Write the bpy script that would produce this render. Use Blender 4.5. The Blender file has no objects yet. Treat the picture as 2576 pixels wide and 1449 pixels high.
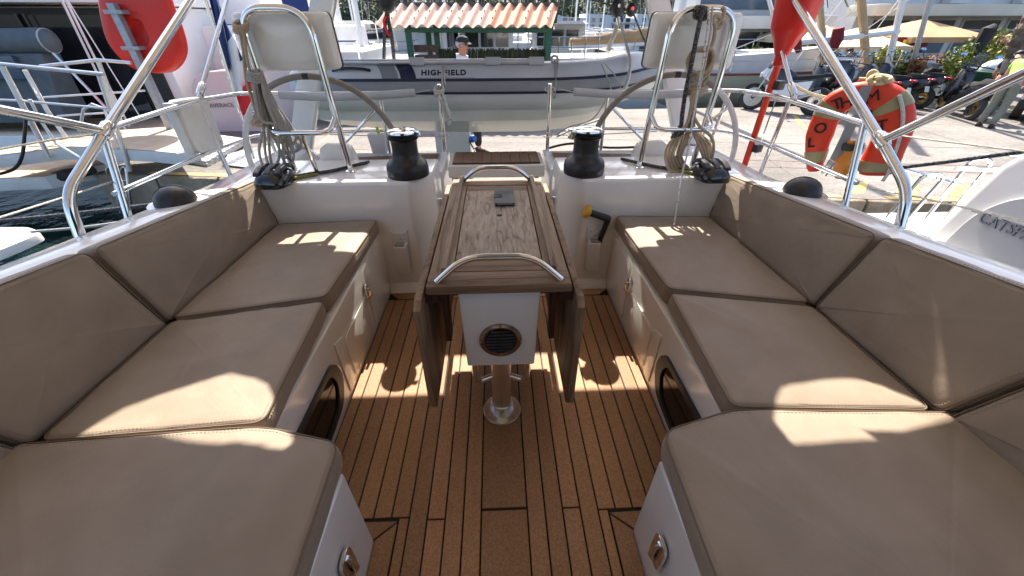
import bpy, bmesh, math, random
from mathutils import Vector, Matrix, noise
random.seed(7)
R = math.radians
# ------------------------------------------------------------------ camera, sky, sun, exposure
scene = bpy.context.scene
PITCH, YAW, FOC = R(34.6), R(2.29), 968.0
EYE = Vector((0.0, 0.0, 1.4))
cam_d = bpy.data.cameras.new('camera')
cam_d.sensor_fit = 'HORIZONTAL'; cam_d.sensor_width = 36.0
cam_d.lens = 36.0 * FOC / 2576.0
cam_d.clip_start = 0.02; cam_d.clip_end = 3000
cam = bpy.data.objects.new('camera', cam_d); scene.collection.objects.link(cam)
cam.location = EYE; cam.rotation_euler = (math.pi/2 - PITCH, 0, -YAW)
scene.camera = cam
SUN_EL = R(47.0)
world = bpy.data.worlds.new('World'); scene.world = world; world.use_nodes = True
wn = world.node_tree.nodes; wl = world.node_tree.links
bg = wn.get('Background') or wn.new('ShaderNodeBackground')
sky = wn.new('ShaderNodeTexSky'); sky.sky_type = 'NISHITA'; sky.sun_disc = False
sky.sun_elevation = SUN_EL; sky.sun_rotation = R(0.0); sky.air_density = 0.8; sky.dust_density = 2.5; sky.ozone_density = 0.4
wl.new(sky.outputs[0], bg.inputs[0]); bg.inputs[1].default_value = 0.135
sun_d = bpy.data.lights.new('sun', 'SUN'); sun_d.energy = 5.0; sun_d.angle = R(0.53); sun_d.color = (1.0, 0.915, 0.79)
sun = bpy.data.objects.new('sun', sun_d); scene.collection.objects.link(sun)
sun.rotation_euler = (-(math.pi/2 - SUN_EL), 0, 0); sun.location = (0, 20, 21)
scene.view_settings.view_transform = 'Standard'; scene.view_settings.look = 'None'
scene.view_settings.exposure = 1.5; scene.view_settings.gamma = 1.0
scene.view_settings.use_curve_mapping = False
scene.cycles.max_bounces = 10; scene.cycles.diffuse_bounces = 5; scene.cycles.glossy_bounces = 4
scene.cycles.caustics_reflective = False; scene.cycles.caustics_refractive = False
scene.cycles.sample_clamp_indirect = 6.0

# ------------------------------------------------------------------ helpers
COL = scene.collection
FW = Vector((math.sin(YAW)*math.cos(PITCH), math.cos(YAW)*math.cos(PITCH), -math.sin(PITCH)))
RT = Vector((math.cos(YAW), -math.sin(YAW), 0)); UP = RT.cross(FW)
def ray(u, v): return FW + RT*((u-1288.0)/FOC) - UP*((v-724.5)/FOC)
def aY(u, v, y): d = ray(u, v); return EYE + d*((y-EYE.y)/d.y)          # where a sight line meets a real plane of the place
def aZ(u, v, z): d = ray(u, v); return EYE + d*((z-EYE.z)/d.z)
def aX(u, v, x): d = ray(u, v); return EYE + d*((x-EYE.x)/d.x)
V = Vector
BASE = {}
def tag(o, label=None, cat=None, group=None, kind=None):
    if label: o['label'] = label
    if cat: o['category'] = cat
    if group: o['group'] = group
    if kind: o['kind'] = kind
    return o
def thing(name, label, cat, loc=(0, 0, 0), group=None):
    o = bpy.data.objects.new(name, None); COL.objects.link(o)
    o.location = loc; o.empty_display_size = 0.1; BASE[o.name] = V(loc)
    return tag(o, label, cat, group)
def copy_tree(o, parent=None):
    c = o.copy(); COL.objects.link(c)
    if parent: c.parent = parent
    BASE[c.name] = BASE.get(o.name, V((0, 0, 0)))
    for ch in list(o.children): copy_tree(ch, c)
    return c
class MB:
    def __init__(s): s.v = []; s.f = []
    def add(s, vs, fs):
        n = len(s.v); s.v += [V(p) for p in vs]; s.f += [tuple(i+n for i in q) for q in fs]; return s
    def box(s, c, d, rz=0.0, rx=0.0, ry=0.0):
        c = V(c); m = Matrix.Rotation(rz, 3, 'Z') @ Matrix.Rotation(ry, 3, 'Y') @ Matrix.Rotation(rx, 3, 'X')
        h = [x/2 for x in d]
        vs = [c + m @ V((x*h[0], y*h[1], z*h[2])) for z in (-1, 1) for (x, y) in ((-1, -1), (1, -1), (1, 1), (-1, 1))]
        return s.add(vs, [(3, 2, 1, 0), (4, 5, 6, 7), (0, 1, 5, 4), (1, 2, 6, 5), (2, 3, 7, 6), (3, 0, 4, 7)])
    def bab(s, a, b):
        return s.box([(a[i]+b[i])/2 for i in range(3)], [abs(a[i]-b[i]) for i in range(3)])
    def prism(s, pts, vec):
        pts = [V(p) for p in pts]; vec = V(vec); n = len(pts)
        nrm = V((0, 0, 0))
        for i in range(n): nrm += (pts[i]-pts[0]).cross(pts[(i+1) % n]-pts[0])
        if nrm.dot(vec) < 0: pts.reverse()
        vs = pts + [p+vec for p in pts]
        fs = [tuple(range(n-1, -1, -1)), tuple(range(n, 2*n))]
        fs += [(i, (i+1) % n, n+(i+1) % n, n+i) for i in range(n)]
        return s.add(vs, fs)
    def hexa(s, p): # 8 points: bottom 4 ccw, top 4 ccw
        return s.add(p, [(3, 2, 1, 0), (4, 5, 6, 7), (0, 1, 5, 4), (1, 2, 6, 5), (2, 3, 7, 6), (3, 0, 4, 7)])
    def loft(s, rings, closed=True, caps=True):
        n = len(rings[0]); vs = [p for r in rings for p in r]; fs = []
        for k in range(len(rings)-1):
            for i in range(n if closed else n-1):
                j = (i+1) % n
                fs.append((k*n+i, k*n+j, (k+1)*n+j, (k+1)*n+i))
        if caps and closed:
            fs.append(tuple(range(n-1, -1, -1))); m = (len(rings)-1)*n; fs.append(tuple(range(m, m+n)))
        return s.add(vs, fs)
    def tube(s, pts, r, n=10, closed=False, caps=True):
        pts = [V(p) for p in pts]; m = len(pts)
        rr = r if isinstance(r, (list, tuple)) else [r]*m
        tg = []
        for i in range(m):
            a = pts[(i-1) % m] if (closed or i > 0) else pts[0]
            b = pts[(i+1) % m] if (closed or i < m-1) else pts[-1]
            t = (b-a); tg.append(t.normalized() if t.length > 1e-9 else V((0, 0, 1)))
        t0 = tg[0]; u = t0.cross(V((0, 0, 1)))
        if u.length < 1e-3: u = t0.cross(V((1, 0, 0)))
        u.normalize(); rings = []
        for i in range(m):
            u = u - tg[i]*u.dot(tg[i]); u.normalize(); w = tg[i].cross(u)
            rings.append([pts[i] + (u*math.cos(a)+w*math.sin(a))*rr[i] for a in [2*math.pi*k/n for k in range(n)]])
        if closed:
            rings.append(rings[0]); return s.loft(rings, True, False)
        return s.loft(rings, True, caps)
    def lathe(s, prof, c=(0, 0, 0), n=24, axis=(0, 0, 1), caps=True):
        c = V(c); ax = V(axis).normalized(); q = V((0, 0, 1)).rotation_difference(ax)
        rings = [[c + q @ V((r*math.cos(2*math.pi*k/n), r*math.sin(2*math.pi*k/n), z)) for k in range(n)] for (r, z) in prof]
        return s.loft(rings, True, caps)
    def ell(s, c, r, n=14, m=9, rot=None):
        c = V(c); r = r if isinstance(r, (list, tuple)) else (r, r, r); rings = []
        for j in range(m+1):
            th = math.pi*j/m; z = -math.cos(th); q = max(math.sin(th), 1e-3)
            ring = [V((r[0]*q*math.cos(2*math.pi*k/n), r[1]*q*math.sin(2*math.pi*k/n), r[2]*z)) for k in range(n)]
            rings.append([c + (rot @ p if rot else p) for p in ring])
        return s.loft(rings, True, True)
    def build(s, name, m, parent=None, smooth=True, angle=38, bevel=0.0, seg=2, kind=None):
        base = V((0, 0, 0)); p = parent
        while p is not None and p.parent is not None: p = p.parent
        if p is not None: base = BASE.get(p.name, base)
        me = bpy.data.meshes.new(name)
        me.from_pydata([q-base for q in s.v], [], s.f)
        if bevel > 0:
            bm = bmesh.new(); bm.from_mesh(me)
            bmesh.ops.remove_doubles(bm, verts=bm.verts, dist=1e-5)
            es = [e for e in bm.edges if len(e.link_faces) == 2 and e.calc_face_angle(0) > R(28)]
            bmesh.ops.bevel(bm, geom=es, offset=bevel, segments=seg, profile=0.7, affect='EDGES', clamp_overlap=True)
            bm.to_mesh(me); bm.free()
        me.validate(); me.update()
        if smooth:
            me.polygons.foreach_set('use_smooth', [True]*len(me.polygons))
            try: me.set_sharp_from_angle(angle=R(angle))
            except Exception: pass
        mt = M[m] if isinstance(m, str) else m
        me.materials.append(mt)
        o = bpy.data.objects.new(name, me); COL.objects.link(o)
        if parent is not None: o.parent = parent
        if kind: o['kind'] = kind
        return o
def one(name, mb, m, label, cat, group=None, **kw):
    o = mb.build(name, m, None, **kw); return tag(o, label, cat, group)
def struct(name, mb, m, parent=None, **kw):
    o = mb.build(name, m, parent, **kw); o['kind'] = 'structure'; return o
def fil(pts, r, n=6, closed=False):
    pts = [V(p) for p in pts]; out = []; m = len(pts)
    for i, p in enumerate(pts):
        if not closed and (i == 0 or i == m-1): out.append(p.copy()); continue
        a = pts[(i-1) % m]-p; b = pts[(i+1) % m]-p
        rr = r[i] if isinstance(r, (list, tuple)) else r
        d = min(rr, a.length*0.49, b.length*0.49)
        q0 = p + a.normalized()*d; q1 = p + b.normalized()*d
        for k in range(n+1):
            t = k/n; out.append(q0*(1-t)**2 + p*(2*t*(1-t)) + q1*t*t)
    return out
def cr(pts, n=6, closed=False):
    pts = [V(p) for p in pts]; m = len(pts); out = []
    rng = m if closed else m-1
    for i in range(rng):
        p0 = pts[(i-1) % m] if (closed or i > 0) else pts[0]; p1 = pts[i]; p2 = pts[(i+1) % m]
        p3 = pts[(i+2) % m] if (closed or i+2 < m) else pts[-1]
        for k in range(n):
            t = k/n
            out.append(0.5*((2*p1)+(p2-p0)*t+(2*p0-5*p1+4*p2-p3)*t*t+(3*p1-p0-3*p2+p3)*t**3))
    if not closed: out.append(pts[-1])
    return out
def mir(pts): return [V((-p[0], p[1], p[2])) for p in pts]
def text_mesh(txt, size, mt, parent, loc, xdir, ydir, depth=0.001, spacing=1.0, name='lettering', bold=0.0, align='LEFT', shear=0.0, sx=1.0):
    cu = bpy.data.curves.new(name, 'FONT'); cu.body = txt; cu.size = size; cu.extrude = depth; cu.space_character = spacing
    cu.align_x = align; cu.offset = bold; cu.shear = shear; cu.resolution_u = 4
    to = bpy.data.objects.new(name, cu); COL.objects.link(to)
    dg = bpy.context.evaluated_depsgraph_get(); dg.update()
    me = bpy.data.meshes.new_from_object(to.evaluated_get(dg)); bpy.data.objects.remove(to, do_unlink=True)
    x = V(xdir).normalized(); y = V(ydir); y = (y - x*y.dot(x)).normalized(); z = x.cross(y)
    base = V((0, 0, 0)); p = parent
    while p is not None and p.parent is not None: p = p.parent
    if p is not None: base = BASE.get(p.name, base)
    m4 = Matrix(((x.x*sx, y.x, z.x), (x.y*sx, y.y, z.y), (x.z*sx, y.z, z.z))).to_4x4(); m4.translation = V(loc)-base
    me.transform(m4); me.materials.clear(); me.materials.append(M[mt])
    o = bpy.data.objects.new(name, me); COL.objects.link(o)
    if parent is not None: o.parent = parent
    return o

# ------------------------------------------------------------------ materials
M = {}
def mat(name, c, rough=0.5, metal=0.0, c2=None, scale=8.0, amt=1.0, bump=0.0, bscale=40.0, spec=0.5, coat=0.0, stretch=None, detail=4.0, rvar=0.0, alpha=None, trans=0.0, ior=1.45, sheen=0.0, ramp=(0.35, 0.65), bdist=0.01):
    m = bpy.data.materials.new(name); m.use_nodes = True; nt = m.node_tree; N = nt.nodes; L = nt.links
    b = N['Principled BSDF']; b.inputs['Base Color'].default_value = (*c, 1); b.inputs['Roughness'].default_value = rough
    b.inputs['Metallic'].default_value = metal; b.inputs['Specular IOR Level'].default_value = spec; b.inputs['Coat Weight'].default_value = coat
    b.inputs['IOR'].default_value = ior; b.inputs['Transmission Weight'].default_value = trans; b.inputs['Sheen Weight'].default_value = sheen
    b.inputs['Coat Roughness'].default_value = 0.06
    tc = N.new('ShaderNodeTexCoord'); mp = N.new('ShaderNodeMapping'); L.new(tc.outputs['Object'], mp.inputs[0])
    if stretch: mp.inputs['Scale'].default_value = stretch
    if c2 is not None:
        t = N.new('ShaderNodeTexNoise'); t.inputs['Scale'].default_value = scale; t.inputs['Detail'].default_value = detail
        L.new(mp.outputs[0], t.inputs['Vector'])
        r = N.new('ShaderNodeValToRGB'); r.color_ramp.elements[0].position = ramp[0]; r.color_ramp.elements[1].position = ramp[1]
        r.color_ramp.elements[0].color = (*c, 1); r.color_ramp.elements[1].color = (*c2, 1)
        L.new(t.outputs['Fac'], r.inputs[0]); L.new(r.outputs[0], b.inputs['Base Color'])
        if rvar:
            mr = N.new('ShaderNodeMapRange'); mr.inputs['To Min'].default_value = max(rough-rvar, 0.02); mr.inputs['To Max'].default_value = min(rough+rvar, 1)
            L.new(t.outputs['Fac'], mr.inputs[0]); L.new(mr.outputs[0], b.inputs['Roughness'])
    if bump:
        t2 = N.new('ShaderNodeTexNoise'); t2.inputs['Scale'].default_value = bscale; t2.inputs['Detail'].default_value = 3
        L.new(mp.outputs[0], t2.inputs['Vector'])
        bp = N.new('ShaderNodeBump'); bp.inputs['Strength'].default_value = bump; bp.inputs['Distance'].default_value = bdist
        L.new(t2.outputs['Fac'], bp.inputs['Height']); L.new(bp.outputs[0], b.inputs['Normal'])
    M[name] = m; return m
def nodes(m): return m.node_tree.nodes, m.node_tree.links, m.node_tree.nodes['Principled BSDF']
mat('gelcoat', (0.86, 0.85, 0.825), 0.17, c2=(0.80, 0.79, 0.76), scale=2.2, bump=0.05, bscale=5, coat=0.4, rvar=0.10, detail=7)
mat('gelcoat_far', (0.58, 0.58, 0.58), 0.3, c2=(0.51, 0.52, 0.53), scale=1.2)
mat('gelcoat_matt', (0.74, 0.74, 0.73), 0.45, c2=(0.68, 0.68, 0.67), scale=5, bump=0.08, bscale=160)
mat('cushion', (0.268, 0.209, 0.155), 0.60, c2=(0.305, 0.240, 0.181), scale=9, bump=0.22, bscale=420, sheen=0.2, bdist=0.003)
mat('seam', (0.17, 0.125, 0.09), 0.8)
mat('thread', (0.33, 0.255, 0.19), 0.8)
mat('steel', (0.80, 0.79, 0.77), 0.07, 1.0, c2=(0.74, 0.73, 0.71), scale=14, rvar=0.03)
mat('steel_brushed', (0.82, 0.80, 0.77), 0.30, 1.0, c2=(0.70, 0.67, 0.63), scale=10, rvar=0.06)
mat('steel_satin', (0.62, 0.62, 0.61), 0.28, 1.0, c2=(0.5, 0.5, 0.5), scale=20)
mat('galv', (0.42, 0.44, 0.46), 0.5, 0.6, c2=(0.33, 0.35, 0.37), scale=18)
mat('alu', (0.70, 0.71, 0.72), 0.35, 0.7, c2=(0.6, 0.6, 0.62), scale=10)
mat('black', (0.018, 0.018, 0.02), 0.42, c2=(0.03, 0.03, 0.032), scale=30, bump=0.05, bscale=200)
mat('black_gloss', (0.012, 0.012, 0.014), 0.1, c2=(0.02, 0.02, 0.02), scale=12, coat=0.5)
mat('winch_black', (0.022, 0.022, 0.024), 0.36, 0.2, c2=(0.035, 0.035, 0.037), scale=40, bump=0.06, bscale=300)
mat('rubber', (0.025, 0.025, 0.026), 0.75, c2=(0.05, 0.048, 0.045), scale=12)
mat('caulk', (0.012, 0.011, 0.010), 0.7)
mat('grey_plastic', (0.30, 0.31, 0.32), 0.4, c2=(0.24, 0.25, 0.26), scale=12)
mat('light_grey', (0.52, 0.53, 0.54), 0.5, c2=(0.46, 0.47, 0.48), scale=8)
mat('yellow', (0.72, 0.40, 0.02), 0.45, c2=(0.62, 0.33, 0.02), scale=20)
mat('red', (0.72, 0.030, 0.022), 0.34, c2=(0.62, 0.028, 0.02), scale=5, bump=0.05, bscale=30)
mat('orange', (0.78, 0.062, 0.020), 0.5, c2=(0.66, 0.05, 0.02), scale=7, bump=0.1, bscale=60)
mat('amber', (0.75, 0.26, 0.02), 0.2, c2=(0.62, 0.2, 0.02), scale=9, coat=0.5)
mat('tape', (0.38, 0.33, 0.17), 0.45, c2=(0.28, 0.25, 0.13), scale=14)
mat('strap_grey', (0.15, 0.16, 0.165), 0.8, c2=(0.11, 0.115, 0.12), scale=30)
mat('navy', (0.012, 0.017, 0.055), 0.4, c2=(0.018, 0.023, 0.065), scale=8)
mat('flag_blue', (0.02, 0.05, 0.17), 0.8); mat('flag_white', (0.75, 0.72, 0.70), 0.8); mat('flag_red', (0.65, 0.02, 0.03), 0.8)
mat('hypalon', (0.66, 0.67, 0.66), 0.42, c2=(0.60, 0.61, 0.60), scale=3, bump=0.05, bscale=9)
mat('hypalon_dark', (0.26, 0.275, 0.285), 0.5, c2=(0.295, 0.31, 0.32), scale=6)
mat('hypalon_mid', (0.24, 0.25, 0.26), 0.5, c2=(0.21, 0.22, 0.23), scale=6)
mat('dinghy_hull', (0.68, 0.67, 0.62), 0.32, 0.0, c2=(0.60, 0.59, 0.53), scale=2.5, coat=0.2)
mat('rope_grey', (0.46, 0.45, 0.42), 0.9, c2=(0.34, 0.33, 0.31), scale=160, bump=0.5, bscale=260)
mat('rope_beige', (0.50, 0.40, 0.29), 0.9, c2=(0.40, 0.31, 0.22), scale=160, bump=0.5, bscale=260)
mat('rope_white', (0.66, 0.64, 0.58), 0.9, c2=(0.5, 0.47, 0.42), scale=120, bump=0.5, bscale=200)
mat('rope_cream', (0.66, 0.54, 0.33), 0.85, c2=(0.55, 0.43, 0.25), scale=60, bump=0.4, bscale=150)
mat('rope_dark', (0.03, 0.03, 0.035), 0.9, c2=(0.16, 0.16, 0.16), scale=110, ramp=(0.45, 0.62), bump=0.5, bscale=200)
mat('rope_fleck', (0.62, 0.60, 0.57), 0.9, c2=(0.22, 0.05, 0.05), scale=70, ramp=(0.58, 0.66))
mat('leather_shaded', (0.22, 0.185, 0.155), 0.55, c2=(0.27, 0.23, 0.19), scale=30, bump=0.15, bscale=300)
mat('wheel_white', (0.72, 0.71, 0.69), 0.4, c2=(0.66, 0.65, 0.63), scale=12)
mat('ply_dark', (0.05, 0.022, 0.016), 0.45, c2=(0.07, 0.03, 0.02), scale=14)
mat('green_paint', (0.012, 0.075, 0.038), 0.5, c2=(0.018, 0.09, 0.05), scale=10)
mat('teak_oiled', (0.16, 0.085, 0.042), 0.55, c2=(0.21, 0.115, 0.06), scale=12, stretch=(1, 0.15, 1))
mat('seam_pale', (0.45, 0.36, 0.25), 0.7)
mat('brown_board', (0.05, 0.026, 0.016), 0.6, c2=(0.08, 0.04, 0.025), scale=14)
mat('brushwood', (0.035, 0.04, 0.018), 0.9, c2=(0.15, 0.15, 0.08), scale=50, stretch=(1, 1, 0.08), ramp=(0.5, 0.75))
mat('tile_pale', (0.66, 0.45, 0.35), 0.75, c2=(0.56, 0.36, 0.27), scale=6, bump=0.1, bscale=40)
mat('tile_orange', (0.66, 0.33, 0.20), 0.75, c2=(0.56, 0.27, 0.16), scale=6, bump=0.1, bscale=40)
mat('tile_edge', (0.10, 0.08, 0.07), 0.8)
mat('canvas_grey', (0.10, 0.125, 0.14), 0.85, c2=(0.13, 0.155, 0.17), scale=5, bump=0.2, bscale=12)
mat('canvas_tan', (0.42, 0.27, 0.13), 0.85, c2=(0.34, 0.21, 0.10), scale=3, bump=0.4, bscale=5, bdist=0.05)
mat('canvas_white', (0.74, 0.73, 0.70), 0.8, c2=(0.64, 0.62, 0.58), scale=3)
mat('canvas_navy', (0.015, 0.02, 0.045), 0.85)
mat('canvas_black', (0.012, 0.012, 0.015), 0.8)
mat('window_dark', (0.012, 0.014, 0.017), 0.06, c2=(0.03, 0.033, 0.036), scale=1.5, coat=0.3)
mat('window_blue', (0.07, 0.11, 0.17), 0.08, c2=(0.05, 0.08, 0.12), scale=0.8)
mat('acrylic', (0.012, 0.008, 0.006), 0.05, c2=(0.010, 0.007, 0.005), scale=4, spec=0.35)
mat('plaster_white', (0.70, 0.70, 0.70), 0.8, c2=(0.62, 0.62, 0.62), scale=0.8)
mat('plaster_cream', (0.70, 0.66, 0.55), 0.8, c2=(0.63, 0.59, 0.49), scale=0.9)
mat('plaster_far', (0.74, 0.75, 0.76), 0.9, c2=(0.68, 0.69, 0.70), scale=0.2)
mat('mast_white', (0.70, 0.70, 0.70), 0.4, 0.2); mat('mast_wood', (0.47, 0.33, 0.19), 0.45, c2=(0.4, 0.27, 0.15), scale=4)
mat('wire', (0.45, 0.45, 0.46), 0.3, 0.8)
mat('hull_green', (0.40, 0.43, 0.37), 0.35, c2=(0.36, 0.39, 0.33), scale=1.5)
mat('hull_grey', (0.50, 0.51, 0.52), 0.25, c2=(0.46, 0.47, 0.48), scale=1.5, coat=0.3)
mat('hull_lilac', (0.66, 0.60, 0.60), 0.3, c2=(0.60, 0.55, 0.55), scale=1.5, coat=0.3)
mat('varnish', (0.22, 0.06, 0.03), 0.2, c2=(0.18, 0.05, 0.03), scale=3)
mat('skin', (0.50, 0.27, 0.19), 0.55, c2=(0.43, 0.22, 0.15), scale=12)
mat('skin_red', (0.56, 0.23, 0.15), 0.55, c2=(0.45, 0.2, 0.13), scale=18)
mat('hair_dark', (0.02, 0.015, 0.012), 0.6); mat('hair_grey', (0.45, 0.44, 0.42), 0.7)
mat('cloth_lime', (0.40, 0.72, 0.13), 0.85, c2=(0.34, 0.63, 0.11), scale=9); mat('cloth_grey', (0.21, 0.215, 0.17), 0.9, c2=(0.17, 0.175, 0.14), scale=12)
mat('cloth_black', (0.015, 0.016, 0.018), 0.9, c2=(0.025, 0.025, 0.028), scale=10); mat('cloth_white', (0.72, 0.74, 0.78), 0.9, c2=(0.6, 0.62, 0.68), scale=8)
mat('cloth_navy', (0.02, 0.025, 0.05), 0.9); mat('shoe', (0.02, 0.02, 0.02), 0.7)
mat('trunk', (0.16, 0.12, 0.09), 0.9, c2=(0.09, 0.07, 0.055), scale=14, bump=0.8, bscale=20)
mat('leaf_yellow', (0.26, 0.25, 0.03), 0.6, c2=(0.16, 0.19, 0.025), scale=3)
mat('leaf_green', (0.05, 0.10, 0.022), 0.6, c2=(0.09, 0.13, 0.03), scale=3)
mat('leaf_rust', (0.26, 0.10, 0.04), 0.6, c2=(0.16, 0.09, 0.03), scale=3)
mat('leaf_pine', (0.075, 0.10, 0.055), 0.8, c2=(0.11, 0.13, 0.075), scale=0.15)
mat('leaf_pink', (0.62, 0.12, 0.36), 0.6)
mat('parasol_tan', (0.50, 0.31, 0.17), 0.85, c2=(0.42, 0.25, 0.13), scale=1.5)
mat('parasol_cream', (0.68, 0.58, 0.42), 0.85, c2=(0.58, 0.48, 0.34), scale=1.5)
mat('maroon', (0.16, 0.012, 0.018), 0.8)
mat('moto_white', (0.72, 0.72, 0.72), 0.2, coat=0.5); mat('moto_red', (0.5, 0.02, 0.03), 0.2, coat=0.5); mat('moto_black', (0.010, 0.010, 0.012), 0.16, coat=0.6)
mat('moto_silver', (0.45, 0.45, 0.45), 0.25, 0.8); mat('screen', (0.55, 0.57, 0.6), 0.05, trans=0.8)
mat('mirror', (0.25, 0.42, 0.62), 0.03, 1.0)
mat('plate', (0.72, 0.72, 0.70), 0.5); mat('vent_steel', (0.22, 0.185, 0.16), 0.18, 1.0, c2=(0.36, 0.28, 0.22), scale=20)  # brown of the reflected teak is put into the vent metal's colour
mat('brass', (0.55, 0.38, 0.14), 0.3, 1.0)
mat('phone', (0.014, 0.022, 0.040), 0.38, c2=(0.02, 0.03, 0.048), scale=9)
mat('paper', (0.50, 0.55, 0.52), 0.7)
mat('letter_black', (0.012, 0.012, 0.012), 0.7); mat('letter_navy', (0.012, 0.015, 0.045), 0.5); mat('letter_chrome', (0.33, 0.34, 0.36), 0.15, 0.9)
mat('letter_white', (0.75, 0.75, 0.75), 0.6); mat('letter_yellow', (0.7, 0.5, 0.02), 0.6)
mat('bin_green', (0.015, 0.07, 0.03), 0.5); mat('bag_white', (0.7, 0.7, 0.72), 0.4)
mat('paint_yellow', (0.60, 0.42, 0.08), 0.8, c2=(0.45, 0.36, 0.18), scale=5)
mat('steel_paint_grey', (0.33, 0.35, 0.36), 0.5)
mat('lime_plastic', (0.55, 0.7, 0.05), 0.4)
mat('blue_paint', (0.03, 0.12, 0.4), 0.5)
# ------------------------------------------------------------------ special materials
def special():
    # synthetic teak sole: brown cork-like speckle
    m = mat('cork', (0.335, 0.176, 0.082), 0.6, c2=(0.405, 0.226, 0.114), scale=2.2, bump=0.25, bscale=260, bdist=0.003); N, L, b = nodes(m)
    col = b.inputs['Base Color'].links[0].from_socket
    tc = N.new('ShaderNodeTexCoord'); t = N.new('ShaderNodeTexNoise'); t.inputs['Scale'].default_value = 170; t.inputs['Detail'].default_value = 2; L.new(tc.outputs['Object'], t.inputs['Vector'])
    oi = N.new('ShaderNodeObjectInfo')
    r = N.new('ShaderNodeValToRGB'); r.color_ramp.elements[0].position = 0.30; r.color_ramp.elements[1].position = 0.72
    r.color_ramp.elements[0].color = (0.72, 0.70, 0.68, 1); r.color_ramp.elements[1].color = (1.3, 1.28, 1.25, 1); L.new(t.outputs['Fac'], r.inputs[0])
    mx = N.new('ShaderNodeMix'); mx.data_type = 'RGBA'; mx.blend_type = 'MULTIPLY'; mx.inputs[0].default_value = 0.85
    L.new(col, mx.inputs[6]); L.new(r.outputs[0], mx.inputs[7])
    hv = N.new('ShaderNodeHueSaturation'); mr = N.new('ShaderNodeMapRange'); mr.inputs['To Min'].default_value = 0.80; mr.inputs['To Max'].default_value = 1.16
    L.new(oi.outputs['Random'], mr.inputs[0]); L.new(mr.outputs[0], hv.inputs['Value']); L.new(mx.outputs[2], hv.inputs['Color']); L.new(hv.outputs[0], b.inputs['Base Color'])
    # weathered teak, grain along Y / X / Z
    for nm, st, ca, cb, cc in (('teak_y', (1, 0.08, 1), (0.265, 0.178, 0.115), (0.37, 0.28, 0.205), (0.135, 0.088, 0.057)),
                               ('teak_x', (0.08, 1, 1), (0.205, 0.125, 0.074), (0.285, 0.188, 0.12), (0.11, 0.065, 0.04)),
                               ('teak_z', (1, 1, 0.08), (0.205, 0.125, 0.07), (0.285, 0.185, 0.108), (0.105, 0.06, 0.035)),
                               ('teak_panel', (1, 0.16, 1), (0.35, 0.285, 0.225), (0.43, 0.365, 0.30), (0.15, 0.105, 0.078))):
        m = mat(nm, ca, 0.6); N, L, b = nodes(m)
        tc = N.new('ShaderNodeTexCoord'); mp = N.new('ShaderNodeMapping'); mp.inputs['Scale'].default_value = st; L.new(tc.outputs['Object'], mp.inputs[0])
        big = N.new('ShaderNodeTexNoise'); big.inputs['Scale'].default_value = 7 if nm != 'teak_panel' else 9; big.inputs['Detail'].default_value = 3; L.new(mp.outputs[0], big.inputs['Vector'])
        ml = N.new('ShaderNodeMath'); ml.operation = 'MULTIPLY'; ml.inputs[1].default_value = 9.0 if nm == 'teak_panel' else 5.0; L.new(big.outputs['Fac'], ml.inputs[0])
        fr = N.new('ShaderNodeMath'); fr.operation = 'FRACT'; L.new(ml.outputs[0], fr.inputs[0])
        r = N.new('ShaderNodeValToRGB'); e = r.color_ramp.elements; e[0].position = 0; e[0].color = (*cc, 1); e[1].position = 1; e[1].color = (*ca, 1)
        q = e.new(0.16); q.color = (*ca, 1); q = e.new(0.6); q.color = (*cb, 1); L.new(fr.outputs[0], r.inputs[0])
        fi = N.new('ShaderNodeTexNoise'); fi.inputs['Scale'].default_value = 120; fi.inputs['Detail'].default_value = 4; L.new(mp.outputs[0], fi.inputs['Vector'])
        r2 = N.new('ShaderNodeValToRGB'); r2.color_ramp.elements[0].position = 0.3; r2.color_ramp.elements[1].position = 0.6; r2.color_ramp.elements[0].color = (0.5, 0.47, 0.45, 1); r2.color_ramp.elements[1].color = (1.05, 1.05, 1.05, 1); L.new(fi.outputs['Fac'], r2.inputs[0])
        mx = N.new('ShaderNodeMix'); mx.data_type = 'RGBA'; mx.blend_type = 'MULTIPLY'; mx.inputs[0].default_value = 0.7
        L.new(r.outputs[0], mx.inputs[6]); L.new(r2.outputs[0], mx.inputs[7]); L.new(mx.outputs[2], b.inputs['Base Color'])
        bp = N.new('ShaderNodeBump'); bp.inputs['Strength'].default_value = 0.25; bp.inputs['Distance'].default_value = 0.003; L.new(fi.outputs['Fac'], bp.inputs['Height']); L.new(bp.outputs[0], b.inputs['Normal'])
    # awning cloth that lets part of the daylight through
    m = bpy.data.materials.new('awning'); m.use_nodes = True; N = m.node_tree.nodes; L = m.node_tree.links; b = N['Principled BSDF']; out = N['Material Output']
    b.inputs['Base Color'].default_value = (0.62, 0.58, 0.53, 1); b.inputs['Roughness'].default_value = 0.9
    tr = N.new('ShaderNodeBsdfTranslucent'); tr.inputs[0].default_value = (0.68, 0.55, 0.40, 1)
    ms = N.new('ShaderNodeMixShader'); ms.inputs[0].default_value = 0.13; L.new(b.outputs[0], ms.inputs[1]); L.new(tr.outputs[0], ms.inputs[2]); L.new(ms.outputs[0], out.inputs[0])
    M['awning'] = m
special()
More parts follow.
